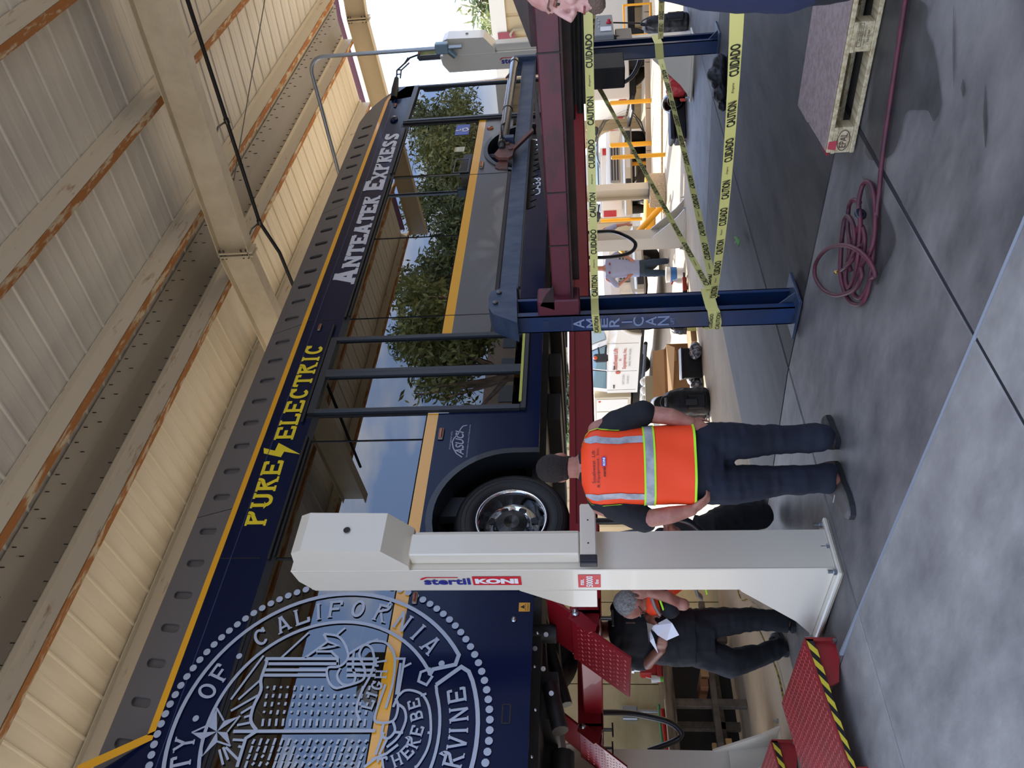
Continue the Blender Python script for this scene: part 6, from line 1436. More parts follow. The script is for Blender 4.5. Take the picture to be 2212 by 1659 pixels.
build('trousers', fuse(tr, .012, 2, .014, 6.5, origin(pA_), hem=.065), M('trouser_navy', '#10131f', .85, col2='#161b2c', nscale=3), pA_)
g1, g2 = G(1822, 1000), G(1852, 1112)
shoe(pA_, V((g1.x, g1.y, .0)) + HF*.12 - HR*.02, V((g2.x, g2.y, 0)) + HF*.04 - HR*.02, .13, .055, '#5a534b', '#1f2023', '#6e5a3e')
g1, g2 = G(1822, 965), G(1790, 905)
shoe(pA_, V((g1.x, g1.y, 0)) + HF*.06, V((g2.x, g2.y, 0)) + HF*.0, .11, .05, '#3c3833', '#1a1b1e', '#5e4c34')

# --- bearded man cut by the picture edge, in profile
D0 = 2.36
pB_ = person('bearded man in navy shirt, face in profile, cut by the picture edge', dp(1300, -120, D0)*0 + V((dp(1300, -120, D0).x, dp(1300, -120, D0).y, 0)))
fh = (-HR*.97 + HF*.12).normalized(); up = (Z_*1.0 + fh*-.03).normalized(); hc = dp(1210, -47, D0)
b = MB(); head(b, hc, fh, up, 1.04); C0 = dp(1300, -150, D0)
limb(b, [hc - up*.06 - fh*.02, dp(1340, -95, D0)], [.06, .07]); limb(b, [dp(1400, -130, D0), dp(1700, -150, D0), dp(1960, -150, D0), dp(2240, -150, D0)], [.13, .13, .08, .05])
build('body', fuse(b, .005, 3, 0, 1, origin(pB_)), M('skin_pink', '#c79c92', .5, col2='#b98379', nscale=18), pB_)
face_parts(pB_, hc, fh, up, 1.04, '#6a4c3c')
hair(pB_, hc, fh, up, '#4a3b30', 1.04, .03, .012, col2='#2c231c', cut=-.03)
r_ = fh.cross(up); bd = MB()
for k in range(9):
    a = -1.2+.3*k; bd.ball(hc + fh*(.062+.018*math.cos(a)) + r_*(.050*math.sin(a)) - up*(.098+.012*math.cos(a)), (.024, .024, .026), 8, 6)
for sd in (-1, 1): bd.tube([hc + fh*.03 + r_*sd*.062 - up*.085, hc + fh*.0 + r_*sd*.074 - up*.03], [.018, .012], 8)
build('beard', fuse(bd, .005, 2, .004, 60, origin(pB_)), M('beard_brown', '#6a574a', .85, bump=.6, bscale=150), pB_)
sh = MB(); ax_ = HF; torso(sh, [(dp(1345, -100, D0), .11, .08), (dp(1372, -115, D0), .19, .11), (dp(1430, -135, D0), .22, .15), (dp(1520, -140, D0), .22, .19), (dp(1620, -140, D0), .225, .205), (dp(1720, -140, D0), .22, .20), (dp(1790, -140, D0), .21, .17)], HF, HR)
limb(sh, [dp(1400, -130, D0)-HF*.19, dp(1560, -160, D0)-HF*.24, dp(1620, -165, D0)-HF*.24], [.07, .06, .055])
build('shirt', fuse(sh, .012, 3, .008, 7, origin(pB_)), M('shirt_navy', '#1a2547', .8), pB_)
tr = MB(); torso(tr, [(dp(1860, -140, D0), .17, .17), (dp(1760, -140, D0), .21, .19)], HF, HR)
for s_ in (-1, 1): limb(tr, [dp(1820, -140, D0)+HF*s_*.1, dp(2000, -138, D0)+HF*s_*.1, dp(2270, -145, D0)+HF*s_*.1], [.11, .085, .075])
build('trousers', fuse(tr, .014, 2, .01, 6, origin(pB_)), M('trouser_dark', '#15161c', .85), pB_)

# --- man in black T-shirt holding papers, head hidden by the red flap
D0 = 5.95
J = lambda px, py, dd=0: dp(px, py, D0+dd)
g = G(1712, 1370); pC_ = person('man in black T-shirt reading white papers, standing behind the near white lift post', V((g.x, g.y, gz(g.x, g.y))))
hc = J(1278, 1360, .25); fh = (-HF*.9 + HR*.2 - Z_*.35).normalized(); up = (Z_ - fh*Z_.dot(fh)).normalized(); b = MB(); head(b, hc, fh, up, 1.0)
limb(b, [hc - up*.06, J(1320, 1360, .1)], [.06, .068]); limb(b, [J(1340, 1362), J(1480, 1370)], [.1, .1])
aR = [J(1340, 1308), J(1392, 1303, -.05), J(1404, 1335, -.28)]; aL = [J(1345, 1422), J(1398, 1432, -.08), J(1428, 1402, -.26)]
limb(b, aR, [.055, .05, .034]); limb(b, aL, [.055, .05, .036])
hand(b, aR[-1], aR[-1]-aR[-2], Z_*.3 - HF, 1.0, .7, 1); hand(b, aL[-1]+Z_*.0, (aL[-1]-aL[-2])*.6 + V((0, 0, .05)), -HF, 1.0, .6, 1)
limb(b, [J(1510, 1350), J(1590, 1340, -.02), J(1645, 1338), J(1695, 1345)], [.07, .06, .05, .045]); limb(b, [J(1510, 1405), J(1580, 1432, -.05), J(1640, 1415, .05), J(1682, 1398, .12)], [.07, .06, .05, .04])
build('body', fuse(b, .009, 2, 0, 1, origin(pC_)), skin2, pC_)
face_parts(pC_, hc, fh, up); hair(pC_, hc, fh, up, '#3b332c')
sh = MB(); torso(sh, [(J(1500, 1375), .215, .17), (J(1450, 1372), .225, .18), (J(1400, 1368), .215, .16), (J(1350, 1362), .205, .13), (J(1325, 1361), .15, .1), (J(1314, 1361), .075, .07)], HR, HF)
limb(sh, [J(1340, 1315), J(1380, 1305, -.03)], [.08, .07]); limb(sh, [J(1345, 1412), J(1390, 1428, -.05)], [.085, .078])
build('tee_shirt', fuse(sh, .012, 2, .012, 8, origin(pC_)), M('tee_black', '#101218', .8), pC_)
tr = MB(); torso(tr, [(J(1540, 1378), .19, .15), (J(1480, 1375), .22, .17)], HR, HF)
limb(tr, [J(1510, 1350), J(1590, 1340, -.02), J(1645, 1338), J(1700, 1345)], [.125, .105, .085, .08]); limb(tr, [J(1510, 1405), J(1580, 1432, -.05), J(1640, 1415, .05), J(1688, 1398, .12)], [.13, .115, .09, .075])
build('trousers', fuse(tr, .013, 2, .016, 7, origin(pC_), hem=.0), M('trouser_black', '#0d0f15', .85), pC_)
for (a, b2) in (((1705, 1335), (1722, 1352)), ((1690, 1385), (1708, 1408))):
    g0, g1 = G(*a), G(*b2); c_ = (g0+g1)/2; c_.z = gz(c_.x, c_.y); d_ = (-HF*.9-HR*.2).normalized(); shoe(pC_, c_ - d_*.14 + HF*.05, c_ + d_*.14 + HF*.05, .10, .05, '#121316', '#0a0a0c')
build('pen', MB().tube([J(1352, 1345, -.19), J(1372, 1345, -.2)], .006, 6), rust_br, pC_)
pp = thing('papers', J(1425, 1355, -.4), 'crumpled white papers held by the man in the black T-shirt', 'papers')
W_ = lambda x, y, d: J(x, y, d)
build('sheet', MB().add([W_(1396, 1345, -.35), W_(1410, 1352, -.42), W_(1440, 1336, -.38), W_(1452, 1346, -.42), W_(1467, 1372, -.40), W_(1440, 1384, -.36), W_(1420, 1372, -.44)], [(0, 1, 6), (1, 2, 3, 6), (3, 4, 5, 6)]), M('paper', '#e8e9f0', .7), pp)
build('sheet', MB().add([W_(1400, 1350, -.36), W_(1404, 1385, -.40), W_(1422, 1412, -.38), W_(1412, 1378, -.42)], [(0, 1, 2, 3)]), M('paper', '#e8e9f0', .7), pp)
build('sheet', MB().add([W_(1397, 1345, -.36), W_(1412, 1350, -.44), W_(1402, 1368, -.42), W_(1402, 1392, -.38)], [(0, 1, 2, 3)]), M('paper_brown', '#a8998a', .7), pp)

# --- grey-haired man in orange vest bending beside him
D0 = 6.0
g = G(1655, 1120); pD_ = person('grey-haired man with glasses in orange vest, bending behind the white post', V((g.x, g.y, gz(g.x, g.y))))
hc = J(1368, 1303, -.35); up = (HR*-.60 - HF*.35 + Z_*.62).normalized(); fh = (-Z_*.62 + HF*.2 - HR*.45); fh = (fh - up*fh.dot(up)).normalized(); b = MB(); r_ = head(b, hc, fh, up, 1.0)
limb(b, [hc - up*.07, J(1402, 1272, -.2)], [.055, .065])
sL = J(1420, 1300, -.35); el = J(1476, 1306, -.42); wr = J(1404, 1281, -.45)
limb(b, [J(1400, 1270, -.2), J(1420, 1220), J(1490, 1170)], [.09, .1, .1]); limb(b, [sL, el, J(1440, 1289, -.44), wr], [.05, .045, .042, .032]); hand(b, wr, (wr-el), -HF+HR*.3, .95, .9, 1)
limb(b, [J(1400, 1200, -.1), J(1460, 1150, -.2), J(1440, 1130, -.3)], [.05, .042, .035]); hand(b, J(1440, 1130, -.3), -HR+Z_*.2, Z_, .95, .5, 1)
limb(b, [J(1490, 1160), J(1640, 1120, .4)], [.08, .05])
build('body', fuse(b, .009, 2, 0, 1, origin(pD_)), skin, pD_)
face_parts(pD_, hc, fh, up, 1.0, '#8a8580'); hair(pD_, hc, fh, up, '#7d7b78', 1.02, .03, .004, col2='#a8a6a2', cut=-.05)
gl_ = MB()
for sd in (-1, 1):
    c_ = hc + r_*(sd*.033) + fh*.098 + up*.006; gl_.tube([c_ + r_*(.024*math.cos(PI*i/6)) + up*(.018*math.sin(PI*i/6)) for i in range(13)], .0025, 5); gl_.tube([c_ + r_*sd*.024, hc + r_*sd*.078 + up*.008], .0025, 5)
build('glasses', gl_, ink, pD_)
sp_r = HR; sp_u = (J(1395, 1275, -.2)-J(1500, 1165)).normalized(); sp_f = (HF*.6 - Z_*.2 + HR*-.2); sp_f = (sp_f - sp_u*sp_f.dot(sp_u)).normalized(); sp_r = sp_u.cross(sp_f)
sh = MB(); P_ = [J(1505, 1160), J(1470, 1185), J(1440, 1215, -.05), J(1415, 1245, -.12), J(1400, 1262, -.18)]
torso(sh, [(P_[0], .19, .15), (P_[1], .20, .16), (P_[2], .215, .16), (P_[3], .19, .12), (P_[4], .09, .08)], sp_r, sp_f)
limb(sh, [J(1418, 1285, -.3), J(1448, 1316, -.4)], [.085, .07]); limb(sh, [J(1390, 1205, -.1), J(1430, 1160, -.15)], [.08, .075])
build('tee_shirt', fuse(sh, .013, 2, .008, 8, origin(pD_)), M('tee_black', '#101218', .8), pD_)
vs_ = MB(); torso(vs_, [(J(1560, 1225, -.1), .16, .14), (J(1510, 1225, -.05), .205, .16), (P_[1], .225, .18), (P_[2], .235, .18), (P_[3]+HR*0, .20, .14), (P_[4], .10, .09)], sp_r, sp_f)
limb(vs_, [J(1408, 1275, -.28), J(1415, 1308, -.34)], [.09, .082])
v_ = build('vest', fuse(vs_, .013, 2, .006, 8, origin(pD_)), orange, pD_, 'orange vest with grey reflective bands')
build('reflective_band', MB().tube([J(1408, 1292, -.43), J(1415, 1312, -.46), J(1424, 1326, -.42)], [(.028, .012)]*3, 8), M('refl_dull', '#8b8480', .4), v_)
build('reflective_band', MB().tube([J(1500, 1262, -.27), J(1506, 1283, -.22), J(1515, 1290, -.16)], [(.03, .012)]*3, 8), M('refl_dull', '#8b8480', .4), v_)
build('lime_edge', MB().tube([J(1424, 1292, -.45), J(1430, 1308, -.46), J(1434, 1320, -.42)], .008, 6).tube([J(1521, 1262, -.25), J(1527, 1283, -.2)], .008, 6), lime, v_)
tr = MB(); torso(tr, [(J(1545, 1165), .17, .14), (J(1500, 1168), .20, .16)], HR, HF)
limb(tr, [J(1520, 1150), J(1580, 1120, .3), J(1640, 1112, .5)], [.13, .14, .12]); limb(tr, [J(1520, 1190), J(1590, 1200, .2), J(1655, 1205, .4)], [.12, .11, .1])
build('trousers', fuse(tr, .014, 2, .014, 6, origin(pD_)), M('trouser_black', '#0d0f15', .85), pD_)
for y_ in (1105, 1200):
    g0 = G(1650, y_); d_ = (HF*.6+HR*.5).normalized(); shoe(pD_, V((g0.x, g0.y, gz(g0.x, g0.y))), V((g0.x, g0.y, gz(g0.x, g0.y)))+d_*.29, .13, .055, '#17171a', '#0d0d0e')

# --- two men in the yard
D0 = 16.9
g = GP(1446, 578); D0 = (g-CAMP).dot(FW); pE_ = person('man in pale blue work shirt and dark jeans, hands on hips by the bucket', g)
fh = (-HF*.95-HR*.1).normalized(); hc = J(1282, 580); b = MB(); head(b, hc, fh, Z_, 1.0); limb(b, [hc-Z_*.06, J(1303, 580)], [.055, .06])
aR = [J(1312, 602), J(1334, 618), J(1356, 600, -.1)]; aL = [J(1312, 560), J(1334, 548), J(1360, 558, -.1)]
limb(b, aR, [.05, .045, .032]); limb(b, aL, [.05, .045, .032]); hand(b, aR[-1], Z_*-.6+HR*.5, -HF, 1.0, .4, 1); hand(b, aL[-1], -Z_*.6-HR*.5, -HF, 1.0, .4, -1)
limb(b, [J(1310, 580), J(1380, 580)], [.1, .1]); limb(b, [J(1385, 588), J(1440, 590)], [.07, .04]); limb(b, [J(1385, 570), J(1440, 566)], [.07, .04])
build('body', fuse(b, .014, 2, 0, 1, origin(pE_)), skin, pE_); hair(pE_, hc, fh, Z_, '#2c231c'); face_parts(pE_, hc, fh, Z_)
sh = MB(); torso(sh, [(J(1381, 580), .19, .14), (J(1350, 580), .20, .14), (J(1320, 581), .21, .13), (J(1307, 581), .14, .09)], HR, HF); limb(sh, [J(1314, 598), J(1332, 616)], [.075, .07]); limb(sh, [J(1314, 564), J(1332, 550)], [.075, .07])
s_ = build('work_shirt', fuse(sh, .018, 2, .01, 6, origin(pE_)), M('shirt_blue', '#8f96b4', .8), pE_)
build('name_patch', MB().ball(J(1317, 589, -.135), (.05, .012, .025), 8, 6), M('patch_red', '#7a3040', .6), s_); build('name_patch', MB().ball(J(1317, 570, -.135), (.05, .012, .025), 8, 6), M('patch_red', '#7a3040', .6), s_)
tr = MB(); torso(tr, [(J(1392, 580), .17, .13), (J(1376, 580), .18, .13)], HR, HF); limb(tr, [J(1385, 588), J(1412, 590), J(1440, 590)], [.1, .085, .07]); limb(tr, [J(1385, 571), J(1412, 567), J(1440, 564)], [.1, .085, .07])
build('jeans', fuse(tr, .018, 2, .012, 6, origin(pE_)), M('jeans', '#2b3a4a', .85), pE_)
for y_ in (590, 564): q = J(1447, y_); q.z = g.z; shoe(pE_, q+HF*.05, q-HF*.24, .09, .045, '#1c1c1e', '#0e0e0f')
g = GP(1440, 515); D0 = (g-CAMP).dot(FW); pF_ = person('man in blue shirt almost hidden behind the yard-side lift post, one arm showing', g)
hc = J(1270, 515); b = MB(); head(b, hc, (-HF), Z_); limb(b, [hc-Z_*.06, J(1295, 515)], [.055, .06]); limb(b, [J(1305, 515), J(1380, 515)], [.1, .1]); a_ = [J(1305, 497), J(1330, 488), J(1352, 484, -.1)]
limb(b, a_, [.05, .045, .032]); hand(b, a_[-1], -Z_-HR*.2, -HF, 1.0, .3, 1); limb(b, [J(1380, 520), J(1435, 520)], [.07, .045]); limb(b, [J(1380, 508), J(1435, 508)], [.07, .045])
build('body', fuse(b, .016, 2, 0, 1, origin(pF_)), skin, pF_); hair(pF_, hc, -HF, Z_, '#2c231c')
sh = MB(); torso(sh, [(J(1375, 516), .16, .13), (J(1315, 516), .18, .13), (J(1302, 516), .12, .09)], HR, HF); limb(sh, [J(1306, 500), J(1328, 489)], [.07, .065]); build('work_shirt', fuse(sh, .02, 2, 0, 6, origin(pF_)), M('shirt_blue', '#8f96b4', .8), pF_)
tr = MB(); limb(tr, [J(1378, 520), J(1438, 521)], [.1, .07]); limb(tr, [J(1378, 509), J(1438, 508)], [.1, .07]); build('jeans', fuse(tr, .02, 2, 0, 6, origin(pF_)), M('jeans', '#2b3a4a', .85), pF_)
for y_ in (521, 508): q = J(1443, y_); q.z = g.z; shoe(pF_, q+HF*.05, q-HF*.24, .09, .045, '#1c1c1e', '#0e0e0f')

# ------------------------------------------------------------------ pallet
PX, PY = 3.965, 2.195
pal = thing('wooden_pallet', (PX+.33, PY-.6, 0), 'wooden pallet with oval stamped corner block and brown boards laid on top', 'pallet')
Rz = Matrix.Translation((PX, PY, 0)) @ Matrix.Rotation(math.radians(3.5), 4, 'Z')
def pb(name, x0, x1, y0, y1, z0, z1, mat=wood, par=None, lab=None, b=.003): return build(name, MB().bbox(x0, x1, y0, y1, z0, z1, b, Rz), mat, par or pal, lab)
WD = .68
for x0, x1 in ((0, .10), (WD/2-.07, WD/2+.07), (WD-.10, WD)): pb('bottom_board', x0, x1, -1.2, 0, 0, .022)
for yy in (0, -.5275, -1.055):
    for x0, x1 in ((0, .10), (WD/2-.07, WD/2+.07), (WD-.10, WD)): blk = pb('block', x0+.003, x1-.003, yy-.145, yy-.003, .022, .10)
    pb('stringer_board', 0, WD, yy-.145, yy, .10, .122)
x = 0
for wv in (.14, .10, .14, .10, .14): pb('deck_board', x, x+wv-.004, -1.2, random.uniform(-.012, .004), .122, .144); x += wv+.014
for x0, x1 in ((.012, .40), (.412, WD-.01)): pb('brown_panel', x0, x1, -1.2, -.015 if x0 < .1 else -.005, .144, .152, board, lab='brown chipboard panel')
mb = MB(); o = Rz @ V((-.0015, -.012, .03)); ux = (Rz.to_3x3() @ V((0, -1, 0))); 
text_mb(mb, 'EPAL', o + ux*.022 + Z_*.022, ux, Z_, .078, .034)
vs, fs = ribbon2([(.062+.056*math.cos(PI*i/12), .038+.031*math.sin(PI*i/12)) for i in range(25)], .0035); mb.add([o + ux*p.x + Z_*p.y for p in vs], fs)
build('corner_stamp', mb, M('stamp', '#4a2a20', .8), pal)
mb = MB(); o = Rz @ V((-.0015, -.545, .03))
for tx, a, z, w_, h in (('CN', .03, .052, .02, .010), ('12-00-007', .055, .050, .06, .012), ('HEAT TREATED', .02, .03, .08, .008), ('2017-07', .03, .012, .06, .009)): text_mb(mb, tx, o + ux*a + Z_*z, ux, Z_, w_, h)
for pl in (((.012, .046), (.122, .046), (.122, .066), (.012, .066), (.012, .046)),): 
    vs, fs = ribbon2(pl, .002); mb.add([o + ux*p.x + Z_*p.y for p in vs], fs)
build('block_stamp', mb, M('stamp_dark', '#2a241e', .8), pal)
mb = MB().poly([Rz @ V(p) for p in ((-.002, -.02, .10), (-.002, -.075, .10), (-.002, -.07, .142), (-.002, -.03, .143))]); mb.poly([Rz @ V(p) for p in ((0.0, .0065, .124), (.10, .0065, .124), (.10, .0065, .143), (0.0, .0065, .143))])
build('red_spray_mark', mb, M('spray_red', '#b23a44', .7), pal)

# ------------------------------------------------------------------ red air hose on the floor
def HP(cx, cy, z=.014): p = onZ(1740+.2171*cx, 340+.2171*cy, z); return p
def smooth_path(pts, k=6):
    o = []; n = len(pts)
    for i in range(n-1):
        p0, p1, p2, p3 = pts[max(0, i-1)], pts[i], pts[i+1], pts[min(n-1, i+2)]
        for j in range(k):
            t = j/k; o.append(.5*((2*p1) + (p2-p0)*t + (2*p0-5*p1+4*p2-p3)*t*t + (3*p1-p0-3*p2+p3)*t*t*t))
    o.append(pts[-1]); return o
hos = thing('air_hose', HP(500, 900), 'dull red air hose lying in a tangled coil, running off past the pallet', 'hose')
path = [onZ(1958, -12, .014), onZ(1950, 40, .014), onZ(1926, 200, .014), onZ(1906, 340, .014), HP(735, 330), HP(715, 480), HP(705, 640), HP(690, 800), HP(670, 1000), HP(640, 1200, .02), HP(600, 1330, .02), HP(545, 1400, .02), HP(480, 1350, .03), HP(520, 1200, .03), HP(570, 1000, .04), HP(590, 800, .04), HP(550, 680, .04), HP(500, 760, .04), HP(440, 960, .03),
        HP(400, 1150, .02), HP(410, 1270, .02), HP(440, 1290, .02), HP(490, 1180, .035), HP(520, 1000, .05), HP(540, 780, .05), HP(545, 600, .05), HP(530, 450, .035), HP(560, 300, .02), HP(600, 245, .014), HP(650, 270, .014), HP(685, 400, .014), HP(697, 600, .02), HP(680, 820, .03), HP(630, 960, .04), HP(560, 1080, .04), HP(560, 1180, .05), HP(500, 1300, .04), HP(420, 1350, .03),
        HP(300, 1372, .02), HP(180, 1320, .014), HP(100, 1200, .014), HP(95, 1080, .014), HP(150, 970, .02), HP(250, 895, .03), HP(400, 875, .06), HP(520, 920, .07), HP(620, 1010, .06), HP(680, 1110, .04), HP(690, 1180, .03), HP(650, 1210, .02), HP(620, 1330, .014), HP(580, 1430, .014), HP(530, 1465, .014), HP(450, 1440, .014), HP(390, 1340, .02), HP(350, 1180, .03), HP(350, 1000, .03), HP(365, 780, .04), HP(390, 620, .04), HP(425, 585, .04), HP(470, 660, .045), HP(490, 790, .05), HP(470, 1000, .05), HP(400, 1080, .05)]
build('hose_tube', MB().tube(smooth_path(path, 7), .0125, 8), M('hose_red', '#5c2430', .55, col2='#44202a', nscale=9), hos)
path = [HP(540, 450, .03), HP(500, 430, .03), HP(460, 430, .04), HP(430, 500, .03), HP(420, 700, .03), HP(440, 860, .04), HP(430, 1050, .03), HP(455, 1130, .02)]
build('hose_tube', MB().tube(smooth_path(path, 7), .0125, 8), M('hose_red', '#74303c', .5), hos)
path = [HP(560, 870, .06), HP(480, 940, .065), HP(430, 1060, .05), HP(380, 1110, .04), HP(335, 1140, .03)]
build('hose_tail', MB().tube(smooth_path(path, 6), .009, 8), M('hose_red_dark', '#4d2730', .5), hos)
c = HP(545, 565, .045); build('rubber_grommet', MB().lathe([(.012, -.008), (.030, -.010), (.034, 0), (.030, .010), (.012, .008)], c, (.3, .8, .25), 18), M('grommet', '#20242e', .4), hos)
c = HP(315, 1138, .03); d_ = (HP(315, 1138, .03)-HP(400, 1090, .03)).normalized(); build('brass_fitting', MB().tube([c-d_*.03, c, c+d_*.001, c+d_*.02], [.009, .009, .013, .013], 8, smooth=False), M('brass', '#c9a95c', .3, metal=1), hos)

# stains on the slabs: thin darker films
stm = bpy.data.materials.new('damp_stain'); stm.use_nodes = True; t_ = stm.node_tree; bs = t_.nodes['Principled BSDF']; bs.inputs['Base Color'].default_value = (.012, .012, .012, 1); bs.inputs['Roughness'].default_value = .35
nz = N(t_, 'ShaderNodeTexNoise'); nz.inputs['Scale'].default_value = 5; tc_ = N(t_, 'ShaderNodeTexCoord'); t_.links.new(tc_.outputs['Object'], nz.inputs['Vector']); mr_ = N(t_, 'ShaderNodeMapRange'); mr_.inputs[3].default_value = .2; mr_.inputs[4].default_value = .55; t_.links.new(nz.outputs[0], mr_.inputs[0]); t_.links.new(mr_.outputs[0], bs.inputs['Alpha'])
def stain(pxs, lab):
    pts = [onZ(x, y, .0012) for x, y in pxs]; pts = smooth_path(pts + [pts[0]], 5)[:-1]
    build('stain', MB().poly(pts), stm, floor, lab)
stain([(1868, 330), (1905, 5), (1995, 5), (2000, 60), (2018, 105), (2028, 170), (2034, 225), (2018, 262), (2005, 240), (1985, 238), (1958, 243), (1945, 290), (1930, 330), (1905, 345), (1880, 345)], 'damp dark patch beside the pallet and hose')
stain([(1862, 380), (1895, 400), (1908, 440), (1932, 500), (1930, 540), (1905, 590), (1895, 615), (1888, 600), (1885, 500)], 'dark damp patch under the straight hose')
for q in ((2080, 190, 5, 20), (2060, 100, 3, 90), (2128, 250, 5, 70)):
    x, y, a, b2 = q; stain([(x-a, y), (x, y-b2), (x+a*.8, y-b2*.3), (x+a, y+b2*.4), (x, y+b2)], 'small dark oil mark')
solo('green_leaf_scrap', MB().poly([onZ(x, y, .006) for x, y in ((1587, 511), (1594, 512), (1600, 520), (1597, 532), (1594, 524), (1588, 526), (1591, 518))], n=Z_, th=.01), M('leaf_green', '#4c8a2c', .6), 'small bright green leaf scrap lying alone on the dark floor', 'leaf', loc=onZ(1593, 520, 0))

# ------------------------------------------------------------------ bags, boxes and small things at the yard edge
def blob(c, rx, ry, rz, n=5, seed=0, ang=0):
    rnd = random.Random(seed); mb = MB(); c = V(c)
    mb.ball(c + Z_*rz*.9, (rx*.9, ry*.9, rz*.9), 14, 10)
    for i in range(n):
        a = rnd.uniform(0, 2*PI); mb.ball(c + V((rx*.5*math.cos(a), ry*.5*math.sin(a), rz*rnd.uniform(.5, 1.2))), (rx*rnd.uniform(.35, .6), ry*rnd.uniform(.35, .6), rz*rnd.uniform(.35, .6)), 10, 8)
    return mb
bagm = M('bag_black', '#101012', .6, col2='#1c1c20', nscale=8)
def bag(px0, px1, py0, py1, label, mat=bagm, seed=0, name='bag', cat='bag', strap=True, depth=.25):
    """standing soft bag filling the given picture box, base at px1"""
    b0 = GP(px1, (py0+py1)/2); D = (b0-CAMP).dot(FW); h = (px1-px0)/FPX*D; w_ = abs(py1-py0)/FPX*D/2
    t = thing(name, b0, label, cat)
    mb = MB(); n = 20; rnd = random.Random(seed)
    rings = []
    for z, k in ((0, .9), (.05, 1.0), (.3, 1.0), (.6, .98), (.85, .85), (.97, .6), (1.0, .3)):
        rings.append([b0 + Z_*(h*z) + HR*(w_*k*a_) + HF*(depth*k*b_) for a_, b_ in [(math.copysign(abs(math.cos(q))**.7, math.cos(q)), math.copysign(abs(math.sin(q))**.7, math.sin(q))) for q in [2*PI*i/n for i in range(n)]]])
    mb.loft(rings)
    me = fuse(mb, max(.012, h/30), 1, h*.05, 5/h*.8, b0); build('bag_body', me, mat, t)
    if strap:
        build('strap', MB().tube(smooth_path([b0+Z_*h*.9-HR*w_*.5-HF*depth*.6, b0+Z_*h*1.08-HR*w_*.2-HF*depth*.4, b0+Z_*h*1.05+HR*w_*.3-HF*depth*.4, b0+Z_*h*.85+HR*w_*.5-HF*depth*.7], 5), [(.018, .006)]*16, 6), mat, t)
        build('front_pocket', MB().bbox(-w_*.5, w_*.5, -.03, .03, 0, h*.4, .02, Matrix.Translation(b0+Z_*h*.12-HF*(depth+.0)) @ Matrix(((HR.x, HF.x, 0, 0), (HR.y, HF.y, 0, 0), (0, 0, 1, 0), (0, 0, 0, 1)))), mat, t)
    return t, b0, h, w_, D
t, b0, h, w_, D = bag(1436, 1530, 836, 896, 'full black backpack standing on the dark floor beside the orange-vested worker', seed=1)
build('phone_pocket', MB().bbox(-.05, .05, -.02, .0, 0, .18, .015, Matrix.Translation(b0+Z_*h*.3-HF*.30) @ Matrix(((HR.x, HF.x, 0, 0), (HR.y, HF.y, 0, 0), (0, 0, 1, 0), (0, 0, 0, 1)))), M('pocket_grey', '#2b2e30', .4), t)
bag(1450, 1493, 683, 722, 'small black sports bag behind the lettered blue lift post', seed=2)
bag(1393, 1485, 33, 66, 'tall black tool bag standing behind the dark blue post, near the control box', seed=3)
t, b0, h, w_, D = bag(1437, 1478, 140, 172, 'red tool bag with black straps behind the lift post base', M('bag_red', '#8c1c1c', .7, col2='#6c1414', nscale=9), 4)
bag(1440, 1480, 172, 204, 'brighter red padded bag next to the red tool bag', M('bag_red2', '#c02c28', .6), 5, strap=False)
b0 = GP(1478, 222); t = thing('welding_helmet', b0, 'glossy black round helmet on a black case next to the red bags', 'helmet')
build('shell', MB().ball(b0+Z_*.16, (.17, .17, .19), 20, 14), M('helmet_black', '#0a0a0c', .06, coat=1), t); build('visor_rim', MB().lathe([(.11, .13), (.12, .135), (.12, .15), (.11, .155)], b0+Z_*.16, -HF, 20), steel, t)
b0 = GP(1479, 268); t = thing('equipment_case', b0, 'low black plastic case on the ground between red bags and orange cones', 'case')
MA = Matrix.Translation(b0) @ Matrix(((HR.x, HF.x, 0, 0), (HR.y, HF.y, 0, 0), (0, 0, 1, 0), (0, 0, 0, 1)))
build('case_body', MB().bbox(-.28, .28, -.2, .2, 0, .16, .02, MA), bagm, t); build('case_lid', MB().bbox(-.285, .285, -.205, .205, .17, .24, .02, MA), bagm, t)
b0 = GP(1568, 170)*1; b0.z = gz(b0.x, b0.y)
mb = MB(); u = (GP(1560, 215)-GP(1560, 125)).normalized(); v2 = V((-u.y, u.x, 0))
mb.ball(b0+Z_*.07, (.12, .12, .08), 14, 8).ball(b0+u*.14+Z_*.06, (.13, .10, .07), 14, 8).ball(b0-u*.14+Z_*.06, (.11, .12, .08), 14, 8).ball(b0+u*.27+Z_*.035, (.08, .06, .04), 12, 8).ball(b0+Z_*.12-u*.05, (.1, .08, .07), 12, 8)
jk = thing('black_jacket', b0, 'crumpled black jacket dropped on the floor by the dark blue post', 'jacket'); build('cloth', fuse(mb, .01, 1, .016, 11, b0), bagm, jk)

def abox(name, label, cat, px, py, w_, d_, h, ang, mat, b=.006, group=None, dz=0, bevel=True):
    b0 = GP(px, py) + Z_*dz; MA = Matrix.Translation(b0) @ Matrix.Rotation(math.radians(ang), 4, 'Z')
    t = thing(name, b0, label, cat, group); build('body', MB().bbox(-w_/2, w_/2, -d_/2, d_/2, 0, h, b, MA), mat, t); return t, MA
